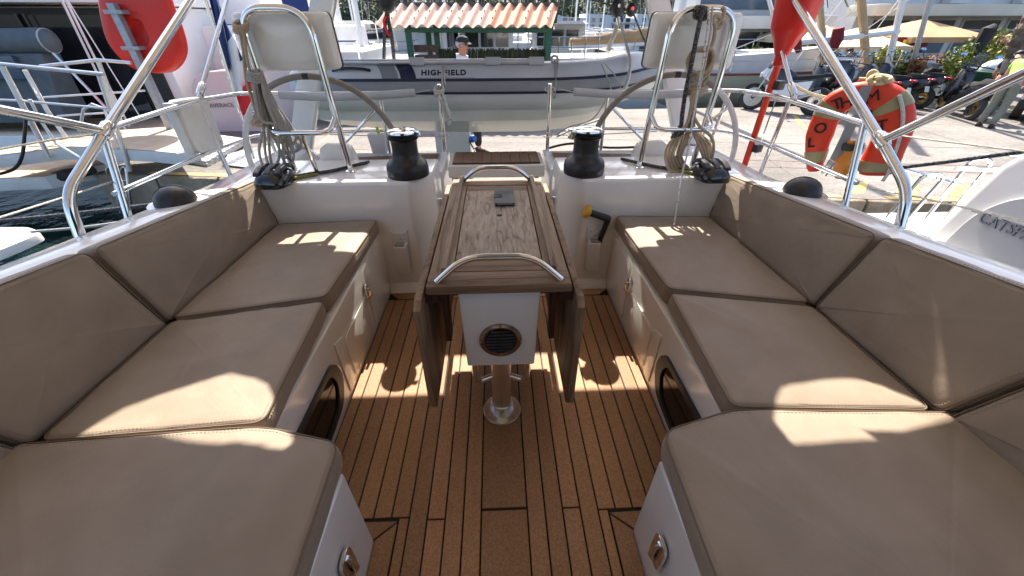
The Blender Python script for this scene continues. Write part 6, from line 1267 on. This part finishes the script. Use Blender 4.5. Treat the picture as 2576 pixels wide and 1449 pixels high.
    if glasses:
        MB().loft([[neck-V((0, 0, 0.03))+V((0.02, 0, 0))+V((r_*math.cos(a)-0.015, r_*0.9*math.sin(a), z+0.02*math.cos(a+math.pi))) for a in [2*math.pi*i/18 for i in range(18)]] for r_, z in ((0.13, -0.06), (0.105, 0.0), (0.098, 0.05), (0.102, 0.095), (0.088, 0.09))], True, False).build('collar', shirt, t)
        gl = MB()
        for s in (-1, 1): MB().ell(head+fwd*0.085+side*0.035*s+upv_*0.02, (0.012, 0.030, 0.020), 10, 6, rot).build('sunglass_lens', 'black_gloss', t)
        for s in (-1, 1): MB().tube([head+fwd*0.075+side*0.066*s+upv_*0.025, head-fwd*0.0+side*0.092*s+upv_*0.02], 0.004, 5).build('sunglass_arm', 'black_gloss', t)
    t.location = loc; t.rotation_euler = (0, 0, ang); t.scale = (scale,)*3; return t
STAND = dict(head=(0.02, 0, 1.66), neck=(0, 0, 1.47), chest=(0, 0, 1.30), waist=(0, 0, 1.08), pelvis=(0, 0, 0.95), shl=(0, 0.19, 1.40), shr=(0, -0.19, 1.40), ell=(-0.03, 0.24, 1.12), elr=(-0.03, -0.24, 1.12), wrl=(0.04, 0.24, 0.88), wrr=(0.04, -0.24, 0.88), hipl=(0, 0.09, 0.92), hipr=(0, -0.09, 0.92), knl=(0.02, 0.10, 0.50), knr=(0.02, -0.10, 0.50), anl=(0, 0.10, 0.075), anr=(0, -0.10, 0.075))
WALK = dict(STAND, knl=(0.16, 0.09, 0.52), anl=(0.18, 0.09, 0.08), knr=(-0.04, -0.09, 0.50), anr=(-0.24, -0.09, 0.13), wrl=(-0.10, 0.26, 0.90), wrr=(0.18, -0.26, 0.95))
BEND = dict(head=(0.47, 0.03, 1.42), neck=(0.33, 0.02, 1.34), chest=(0.22, 0.01, 1.22), waist=(0.06, 0, 1.04), pelvis=(0, 0, 0.92), shl=(0.27, 0.19, 1.28), shr=(0.27, -0.19, 1.28), ell=(0.32, 0.24, 1.0), elr=(0.34, -0.24, 1.0), wrl=(0.47, 0.16, 0.86), wrr=(0.50, -0.14, 0.86), hipl=(0, 0.09, 0.90), hipr=(0, -0.09, 0.90), knl=(0.08, 0.10, 0.49), knr=(0.05, -0.10, 0.49), anl=(0, 0.11, 0.075), anr=(-0.05, -0.11, 0.075), face=(0.75, 0, -0.65))
mp_ = aZ(1148, 384, GZ)
person('man in black cap and sunglasses walking behind the dinghy', (aY(1160, 112, 7.4).x-0.0, 7.4, GZ+0.0), R(-25), WALK, 'cloth_white', 'cloth_black', hair='hair_grey', cap='cloth_black', scale=1.02, glasses=True, skinm='skin_red', long_sleeve=True)
person('person in lime green shirt and grey trousers bending over the scooter', (11.35, 9.05, GZ), R(28), BEND, 'cloth_lime', 'cloth_grey', hair='hair_dark', scale=1.0)
person('person in dark clothes half hidden behind the lime green shirt', (11.95, 9.75, GZ), R(35), BEND, 'cloth_black', 'cloth_navy', hair='hair_dark', scale=0.97)
person('person in white t-shirt standing on the classic yacht behind the motorcycles', (aY(2166, 150, 14.2).x, 14.2, -1.0), R(200), STAND, 'cloth_white', 'cloth_navy', hair='hair_dark')
person('person in navy clothes standing left of the white t-shirt on the classic yacht', (aY(2130, 150, 14.3).x, 14.3, -1.05), R(170), STAND, 'cloth_navy', 'cloth_navy', hair='hair_dark')
# ------------------------------------------------------------------ parked car at the far right
car = thing('parked_car', 'white parked car cut by the right edge beside the scooter', 'car', (13.9, 9.9, GZ)); cx, cy = 14.6, 10.1
def cq(x, y, z): return V((cx+x*0.8-y*0.6, cy+x*0.6+y*0.8, GZ+z))
sec = [(-1.9, 0.35, 0.75), (-1.85, 0.3, 0.95), (-1.3, 0.28, 1.02), (-0.6, 0.28, 1.02), (1.2, 0.28, 1.0), (1.9, 0.32, 0.85), (2.0, 0.4, 0.6)]
MB().loft([[cq(x, s*0.85, z) for s, z in ((-1, z0), (-1, z1*0.8), (-0.95, z1), (0.95, z1), (1, z1*0.8), (1, z0))] for x, z0, z1 in sec], True, True).build('body', 'moto_white', car, bevel=0.03)
MB().loft([[cq(x, s*w_, z) for s, z in ((-1, 0.98), (-0.85, z1), (0.85, z1), (1, 0.98))] for x, w_, z1 in ((-1.75, 0.8, 1.0), (-1.2, 0.78, 1.46), (0.3, 0.78, 1.5), (1.1, 0.8, 1.02))], True, True).build('cabin', 'window_dark', car, bevel=0.03)
MB().loft([[cq(x, s*w_, z) for s, z in ((-1, 1.44), (-0.9, 1.52), (0.9, 1.52), (1, 1.44))] for x, w_ in ((-1.25, 0.68), (0.35, 0.68))], True, True).build('roof', 'moto_white', car, bevel=0.02)
for x in (-1.25, 1.25):
    for s in (-1, 1):
        w_ = MB().lathe([(0.20, -0.09), (0.31, -0.09), (0.32, 0), (0.31, 0.09), (0.20, 0.09)], cq(x, s*0.78, 0.32), 22, (-0.6, 0.8, 0)).build('wheel', 'rubber', car)
        MB().lathe([(0.20, -0.05), (0.05, -0.08), (0.05, 0.08), (0.20, 0.05)], cq(x, s*0.78, 0.32), 16, (-0.6, 0.8, 0)).build('rim', 'moto_silver', w_)
MB().prism([cq(-2.0, -0.26, 0.55), cq(-2.0, 0.26, 0.55), cq(-2.0, 0.26, 0.67), cq(-2.0, -0.26, 0.67)], V((0.05, 0.04, 0))).build('number_plate', 'plate', car, smooth=False)
MB().prism([cq(-1.93, -0.86, 0.3), cq(-1.93, 0.86, 0.3), cq(-1.93, 0.86, 0.5), cq(-1.93, -0.86, 0.5)], V((-0.06, -0.05, 0))).build('bumper', 'black', car, bevel=0.02)
# ------------------------------------------------------------------ classic yacht behind the motorcycles
cy_ = thing('classic_yacht', 'long pale green classic yacht with varnished rail behind the motorcycles', 'yacht', (8, 14, -1.15))
rg = []
for i in range(15):
    t = i/14; x = 3.2+10.6*t; w_ = 1.5*math.sin(min(1, 0.18+t*0.9)*math.pi*0.86); zt = 0.10+0.34*(abs(t-0.35)**1.6); y0 = 14.1+0.5*t
    rg.append([V((x, y0-w_, zt)), V((x, y0-w_*0.9, -0.4)), V((x-0.2*t, y0-w_*0.3, -1.3)), V((x-0.2*t, y0+w_*0.3, -1.3)), V((x, y0+w_*0.9, -0.4)), V((x, y0+w_, zt))])
MB().loft(rg, True, True).build('hull', 'hull_green', cy_, angle=60)
MB().tube([r_[0]+V((0, -0.01, 0.02)) for r_ in rg], 0.035, 6).build('rail_cap', 'varnish', cy_)
MB().loft([[V((x, 14.3+s*0.5, z)) for s, z in ((-1, 0.15), (-0.9, 0.5), (0.9, 0.5), (1, 0.15))] for x in (6, 9.5)], True, True).build('coachroof', 'canvas_navy', cy_, bevel=0.03)
for x in (4.5, 5.8, 7.1, 8.4, 9.7, 11.0, 12.2): MB().tube([(x, 13.0, 0.12), (x, 13.0, 0.72)], 0.016, 6).build('stanchion', 'steel', cy_)
for z in (0.45, 0.7): MB().tube([(3.8, 13.1, z+0.05), (8, 12.95, z), (12.6, 13.2, z+0.12)], 0.009, 5).build('guard_wire', 'wire', cy_)
for (u0, u1, r_, m_) in ((2058, 2078, 0.10, 'mast_wood'), (2165, 2182, 0.115, 'mast_wood'), (2276, 2225, 0.09, 'mast_white'), (2345, 2285, 0.07, 'galv')):
    b_ = aY(u1, 200, 13.6); t_ = aY(u0, -20, 13.6); MB().tube([b_, b_+(t_-b_)*3], [r_, r_*0.8], 9).build('mast', m_, cy_)
for (a, b) in (((1830, 130), (2080, 30)), ((1990, 170), (2120, 0)), ((2070, 150), (2300, -10)), ((1950, 150), (2180, 10)), ((2120, 190), (2260, 0))):
    MB().tube([aY(*a, 13.4), aY(*b, 13.8)], 0.012, 5).build('stay', 'rope_white', cy_)
MB().tube([aY(1980, 110, 13.5), aY(2260, 80, 13.6)], 0.08, 8).build('boom', 'mast_white', cy_)
MB().tube([aY(1995, 70, 13.4), aY(2000, 95, 13.4), aY(2010, 130, 13.4)], [0.1, 0.16, 0.08], 8).build('furled_cover', 'maroon', cy_)
MB().tube([aY(2110, 70, 13.4), aY(2105, 100, 13.4), aY(2098, 125, 13.4)], [0.14, 0.17, 0.08], 8).build('furled_cover', 'maroon', cy_)
# big motor yacht behind
bm_ = thing('motor_yacht', 'large white motor yacht with grey window band behind the right helm', 'motor yacht', (10.5, 18, -1.15))
MB().loft([[V((x, y, z)) for y, z in ((17.2, -1.2), (17.0, 0.35), (20, 0.35), (20, -1.2))] for x in (6.5, 13.2)], True, True).build('hull', 'gelcoat_far', bm_, bevel=0.05)
MB().bab((7.2, 17.6, 0.35), (12.6, 20, 1.2)).build('saloon', 'grey_plastic', bm_, bevel=0.03)
for k in range(5): MB().bab((7.4+1.03*k, 17.57, 0.5), (8.3+1.03*k, 17.6, 1.1)).build('window', 'window_dark', bm_, smooth=False)
MB().bab((6.9, 17.1, 1.2), (12.9, 20, 1.62)).build('upper_deck', 'gelcoat_far', bm_, bevel=0.05)
MB().bab((7.6, 17.7, 1.62), (11.6, 19.8, 2.7)).build('bridge', 'gelcoat_far', bm_, bevel=0.08)
MB().bab((7.8, 17.66, 1.8), (11.3, 17.7, 2.3)).build('bridge_window', 'window_blue', bm_, smooth=False)
MB().tube([(6.9, 17.0, 0.85), (13.0, 17.0, 0.9)], 0.02, 6).build('guard_rail', 'steel', bm_)
for k in range(7): MB().tube([(6.9+k, 17.0, 0.35), (6.9+k, 17.0, 0.88)], 0.016, 6).build('stanchion', 'steel', bm_)
# ------------------------------------------------------------------ quayside restaurant
rs = thing('restaurant', 'white two-storey quayside restaurant with cream canopy and large windows', 'building', (24, 20, GZ))
wl2 = MB().bab((15.5, 19.5, GZ), (44, 26, 5.5)).build('wall', 'plaster_white', rs, smooth=False)
MB().bab((15.0, 18.0, 1.62), (44, 19.5, 2.0)).build('canopy', 'plaster_cream', rs, bevel=0.04)
for k in range(12):
    x0 = 16.2+2.05*k; w_ = MB().bab((x0, 19.42, 0.2), (x0+1.75, 19.5, 1.55)).build('window', 'light_grey', rs, smooth=False)
    MB().bab((x0+0.08, 19.40, 0.28), (x0+1.67, 19.42, 1.1)).build('pane', 'window_blue', w_, smooth=False); MB().bab((x0+0.08, 19.40, 1.17), (x0+1.67, 19.42, 1.48)).build('pane', 'window_dark', w_, smooth=False)
for x0 in (17.2, 19.8, 23.0, 26.5, 30.0):
    w_ = MB().bab((x0, 19.4, 2.5), (x0+1.3, 19.5, 3.9)).build('window', 'plaster_white', rs, smooth=False); MB().bab((x0+0.12, 19.37, 2.6), (x0+1.18, 19.4, 3.8)).build('pane', 'window_dark', w_, smooth=False)
for x0 in (18.9, 22.0, 27.9): MB().prism([(x0, 19.45, 2.05), (x0+0.9, 19.45, 2.05), (x0+0.2, 19.45, 4.5), (x0-0.3, 19.45, 4.5)], (0, -0.4, 0)).build('buttress', 'plaster_white', rs, smooth=False)
MB().bab((24.2, 19.2, 2.5), (25.1, 19.45, 3.1)).build('air_conditioner', 'plaster_white', rs, bevel=0.02)
def parasol(x, y, z, r, m, label):
    t = thing('parasol', label, 'parasol', (x, y, GZ), 'terrace parasols')
    MB().tube([(x, y, GZ), (x, y, z+0.45)], 0.03, 8).build('pole', 'mast_wood', t)
    c_ = V((x, y, z+0.5)); q = [V((x+r*a, y+r*b, z)) for a, b in ((-1, -1), (1, -1), (1, 1), (-1, 1))]
    MB().add([c_]+q, [(0, 1, 2), (0, 2, 3), (0, 3, 4), (0, 4, 1)]).add(q+[p-V((0, 0, 0.16)) for p in q], [(0, 1, 5, 4), (1, 2, 6, 5), (2, 3, 7, 6), (3, 0, 4, 7)]).build('canopy', m, t, smooth=False)
parasol(15.4, 16.2, 1.0, 1.45, 'parasol_tan', 'large tan square parasol above the terrace')
parasol(12.6, 15.6, 0.75, 1.2, 'parasol_cream', 'pale cream parasol left of the tan one')
parasol(11.6, 16.6, 0.95, 1.3, 'parasol_cream', 'cream parasol behind the classic yacht masts')
sg = thing('terrace_sign', 'maroon sign board with yellow lettering under the tan parasol', 'sign', (14.2, 15.2, 0.3))
MB().box((14.15, 14.9, 0.78), (0.95, 0.04, 0.42), rz=R(-15)).build('board', 'maroon', sg)
for k, w_ in enumerate((0.30, 0.62)):
    for j in range(int(w_/0.15)): MB().box((14.15-0.28+0.15*j, 14.92-0.04*j-0.05, 0.87-0.17*k), (0.10, 0.02, 0.11), rz=R(-15)).build('letter', 'letter_yellow', sg)
# terrace planting
rd = random.Random(21)
def shrub(x, y, z, r, m, n, label, grp='terrace shrubs', size=0.055):
    t = thing('shrub', label, 'shrub', (x, y, GZ), grp); mb = MB()
    for k in range(5): leaves(mb, (x+rd.uniform(-0.5, 0.5)*r[0], y+rd.uniform(-0.5, 0.5)*r[1], z+rd.uniform(-0.4, 0.4)*r[2]), (r[0]*0.6, r[1]*0.6, r[2]*0.6), n//5, size, rd, 0.2)
    mb.build('foliage', m, t, smooth=False, kind='stuff')
    m2 = MB(); leaves(m2, (x, y+0.1, z-0.1), (r[0]*0.95, r[1]*0.9, r[2]*0.95), n//3, size*1.15, rd, 0.1); m2.build('inner_foliage', 'leaf_green', t, smooth=False, kind='stuff')
    for k in range(3): MB().tube([(x+0.05*k, y, GZ), (x+rd.uniform(-0.4, 0.4)*r[0], y, z+r[2]*0.3)], 0.02, 5).build('stem', 'trunk', t)
shrub(14.0, 12.6, 0.35, (0.75, 0.5, 0.75), 'leaf_yellow', 1500, 'tall yellow-green bush right of the scooters')
shrub(14.6, 12.9, 0.75, (0.6, 0.5, 0.55), 'leaf_yellow', 1000, 'yellow-green bush top under the restaurant window')
shrub(12.9, 13.9, 0.35, (0.6, 0.5, 0.45), 'leaf_yellow', 900, 'yellow-green shrub below the maroon sign')
shrub(13.6, 13.6, 0.25, (0.6, 0.4, 0.35), 'leaf_rust', 900, 'rust-coloured shrub between two yellow-green shrubs')
shrub(11.2, 14.9, 0.5, (0.7, 0.5, 0.5), 'leaf_rust', 900, 'rust-red hedge plant behind the classic yacht')
shrub(10.2, 15.2, 0.45, (0.6, 0.5, 0.5), 'leaf_yellow', 800, 'yellow leafy plant behind the danbuoy cover')
shrub(9.0, 15.4, 0.4, (0.7, 0.5, 0.5), 'leaf_green', 800, 'green plant at the left end of the terrace')
shrub(15.5, 13.6, 0.2, (0.9, 0.5, 0.55), 'leaf_green', 1000, 'dark green shrub behind the yellow bush')
shrub(16.6, 14.3, 0.9, (0.5, 0.4, 0.35), 'leaf_pink', 500, 'pink bougainvillea at the right edge')
def palm(x, y, h, label, lean=0.0, crown=True):
    t = thing('palm_tree', label, 'palm tree', (x, y, GZ), 'palm trees'); rgs = []
    for k in range(40):
        f = k/39; rr_ = (0.30-0.08*f)*(1.06 if k % 2 else 0.94); n_s = 12
        rgs.append([V((x+lean*f+rr_*math.cos(2*math.pi*i/n_s)*(1+0.12*noise.noise(V((i*1.7, k*0.9, x)))), y+rr_*math.sin(2*math.pi*i/n_s), GZ+h*f)) for i in range(n_s)])
    MB().loft(rgs, True, True).build('trunk', 'trunk', t, smooth=False)
    st2 = MB()
    for k in range(150):
        f = rd.random(); a = rd.uniform(0, 6.28); rr_ = 0.30-0.08*f; p = V((x+lean*f+rr_*math.cos(a), y+rr_*math.sin(a), GZ+h*f)); o_ = V((math.cos(a), math.sin(a), 0.9)).normalized(); w_ = V((-math.sin(a), math.cos(a), 0))*0.05
        st2.add([p-w_, p+w_, p+o_*0.16+w_*0.3, p+o_*0.16-w_*0.3], [(0, 1, 2, 3)])
    st2.build('leaf_bases', 'trunk', t, smooth=False, kind='stuff')
    for k in range(14):
        a = 2*math.pi*k/14; mb = MB(); c0 = V((x+lean, y, GZ+h))
        pts_ = [c0+V((math.cos(a), math.sin(a), 0))*(1.9*q)+V((0, 0, 0.8*q-1.5*q*q)) for q in (0, 0.25, 0.5, 0.75, 1.0)]
        for q in cr(pts_, 4):
            dv = V((-math.sin(a), math.cos(a), -0.3)); mb.add([q, q+dv*0.35+V((0, 0, -0.15)), q+dv*0.36+V((0.03, 0.03, -0.15))], [(0, 1, 2)]); mb.add([q, q-dv*0.35+V((0, 0, -0.3)), q-dv*0.36+V((0.03, 0.03, -0.3))], [(0, 1, 2)])
        mb.tube(pts_, 0.02, 5); mb.build('frond', 'leaf_green', t, smooth=False)
palm(16.4, 13.6, 5.5, 'thick shaggy palm trunk near the right edge'); palm(11.9, 18.0, 3.2, 'palm with bare ringed trunk behind the danbuoy cover')
ub = thing('folded_umbrella', 'folded black umbrella standing among the yellow bushes', 'umbrella', (15.0, 12.6, GZ))
MB().tube([aY(2438, 195, 12.6)-V((0, 0, 0.5)), aY(2438, 170, 12.6), aY(2460, 120, 12.6), aY(2490, 75, 12.6), aY(2500, 70, 12.6)], [0.02, 0.08, 0.14, 0.19, 0.12], 8).build('canopy', 'canvas_black', ub)
bn_ = thing('waste_cart', 'dark green waste cart with white sacks beside the lime green person', 'cart', (13.6, 10.9, GZ))
MB().hexa([(12.9, 10.7, GZ+0.25), (13.9, 11.0, GZ+0.25), (13.7, 11.6, GZ+0.25), (12.7, 11.3, GZ+0.25), (12.8, 10.6, GZ+0.95), (14.05, 10.95, GZ+0.95), (13.8, 11.7, GZ+0.95), (12.6, 11.4, GZ+0.95)]).build('tub', 'bin_green', bn_, bevel=0.05)
for (x, y, r_) in ((13.2, 11.1, 0.36), (13.65, 11.25, 0.30)): MB().ell((x, y, GZ+1.0), (r_, r_*0.8, r_*0.6), 12, 8).build('sack', 'bag_white', bn_)
for (x, y) in ((13.0, 10.75), (13.8, 11.0)): MB().lathe([(0.12, -0.03), (0.12, 0.03)], (x, y, GZ+0.13), 14, (0.3, -0.95, 0)).build('wheel', 'rubber', bn_)
pl = thing('planter_box', 'grey rendered planter behind the scooters', 'planter', (12.6, 13.3, GZ))
MB().bab((11.2, 13.5, GZ), (15.2, 14.1, 0.0)).build('box', 'plaster_far', pl, bevel=0.02); MB().bab((11.3, 13.6, 0.001), (15.1, 14.0, 0.02)).build('soil', 'brown_board', pl, smooth=False)
gnd = MB().bab((8.9, 14.2, -1.3), (60, 60, GZ+0.12)); struct('terrace', gnd, 'concrete', smooth=False)
# ------------------------------------------------------------------ bimini awning and added shade panel overhead (above the picture, they shade the cockpit)
def fill_sheet(outer, holes, z, name, m, parent, th=0.004):
    bm = bmesh.new(); es = []
    for loop in [outer]+holes:
        vs = [bm.verts.new((x, y, z)) for x, y in loop]
        for i in range(len(vs)): es.append(bm.edges.new((vs[i], vs[(i+1) % len(vs)])))
    bmesh.ops.triangle_fill(bm, edges=es, use_beauty=True, use_dissolve=False)
    me = bpy.data.meshes.new(name); bm.to_mesh(me); bm.free()
    base = BASE[parent.name]; me.transform(Matrix.Translation(-base)); me.materials.append(M[m])
    o = bpy.data.objects.new(name, me); COL.objects.link(o); o.parent = parent; return o
bim = thing('bimini', 'pale cloth bimini awning on bent steel tubes over the cockpit', 'awning', (0, 1.5, 0.74))
ZB = 1.95
def up(pts): return [(x, y - (2.0-ZB)/1.075) for x, y in pts]
hl_ = up([(-1.15, 2.09), (-1.13, 2.13), (-1.09, 2.18), (-1.03, 2.22), (-0.94, 2.26), (-0.86, 2.285), (-0.77, 2.27), (-0.72, 2.25), (-0.58, 2.08), (-0.555, 2.04), (-0.57, 2.02), (-0.69, 2.045), (-0.79, 2.05), (-0.85, 2.06), (-0.92, 2.08), (-1.05, 2.085)])  # cut-outs added and shaped to throw the rounded sun patches on the seats
hr_ = up([(0.81, 2.13), (0.85, 2.165), (0.9, 2.18), (0.99, 2.195), (1.09, 2.195), (1.17, 2.175), (1.23, 2.11), (1.29, 2.06), (1.24, 2.04), (1.17, 2.02), (1.08, 2.0), (0.97, 2.01), (0.99, 1.98), (0.76, 1.98), (0.755, 2.05)])
YE = 1.158 + ZB/1.075
fill_sheet([(-1.62, -0.9), (1.62, -0.9), (1.62, YE), (-1.62, YE)], [hl_, hr_], ZB, 'canopy', 'awning', bim)
sp_ = thing('shade_panel', 'unseen flat panel added over the stern arch to shade coaming and dinghy', 'shade panel', (0, 3.8, ZB))
MB().bab((-1.75, 3.345-(2.0-ZB)/1.075, ZB), (1.75, 5.05, ZB+0.03)).build('panel', 'navy', sp_, smooth=False)  # unseen occluder, added to end the sun strip on the coaming
MB().bab((-1.56, 3.345-(2.0-ZB)/1.075-0.02, ZB-0.02), (1.56, 3.345-(2.0-ZB)/1.075, ZB+0.035)).build('frame', 'alu', sp_, smooth=False)
for s in (-1, 1):
    foot, bend, hinge, top, tt, fwd = BIM_T[s]
    MB().tube(fil([foot, bend, hinge, top, tt, (s*1.5, YE-0.01, ZB-0.16), (s*1.25, YE-0.01, ZB-0.02), (0, YE-0.01, ZB-0.02)], [0, 0.12, 0.05, 0.1, 0.1, 0.15, 0.2, 0], 8), 0.0185, 14).build('aft_bow', 'steel', bim)
    f2 = V(fwd)+(V(fwd)-V(hinge))*1.6
    MB().tube(fil([hinge, fwd, f2, (s*1.5, 0.3, ZB-0.1), (s*1.2, 0.3, ZB-0.02), (0, 0.3, ZB-0.02)], 0.15, 8), 0.0165, 12).build('forward_bow', 'steel', bim)
    MB().lathe([(0.021, -0.035), (0.025, -0.02), (0.025, 0.03), (0.02, 0.04)], hinge, 16, V(top)-V(hinge)).build('hinge', 'steel', bim)
    MB().lathe([(0.030, 0.0), (0.030, 0.006), (0.02, 0.012)], V(foot)-V((0, 0, 0.01)), 16).build('foot', 'steel', bim)
bo = thing('boom', 'boom with stowed mainsail pack above the awning', 'boom', (0, 1.5, 2.3))
MB().loft([[V((w_*a, y, 2.2+h*b)) for a, b in ((-1, 0.1), (-0.6, 0), (0.6, 0), (1, 0.1), (0.9, 0.6), (0.3, 1), (-0.3, 1), (-0.9, 0.6))] for y, w_, h in ((-1.5, 0.26, 0.8), (1.0, 0.25, 0.6), (2.8, 0.235, 0.4), (3.32, 0.23, 0.32))], True, True).build('sail_pack', 'canvas_tan', bo)
sh_ = thing('sprayhood', 'dark canvas sprayhood over the companionway behind the camera', 'sprayhood', (0, -0.6, 0.9))
MB().loft([[V((1.45*math.cos(math.pi*k/14)*f, y, 0.75+1.12*math.sin(math.pi*k/14)*g_)) for k in range(15)] for y, f, g_ in ((-0.45, 1.0, 1.0), (-1.0, 1.0, 0.95), (-1.6, 0.95, 0.6), (-2.2, 0.9, 0.15))], False, False).build('canopy', 'canvas_grey', sh_)
MB().bab((-1.5, -2.4, -0.5), (1.5, -0.52, 0.74)).build('coachroof', 'gelcoat', yacht, bevel=0.04)
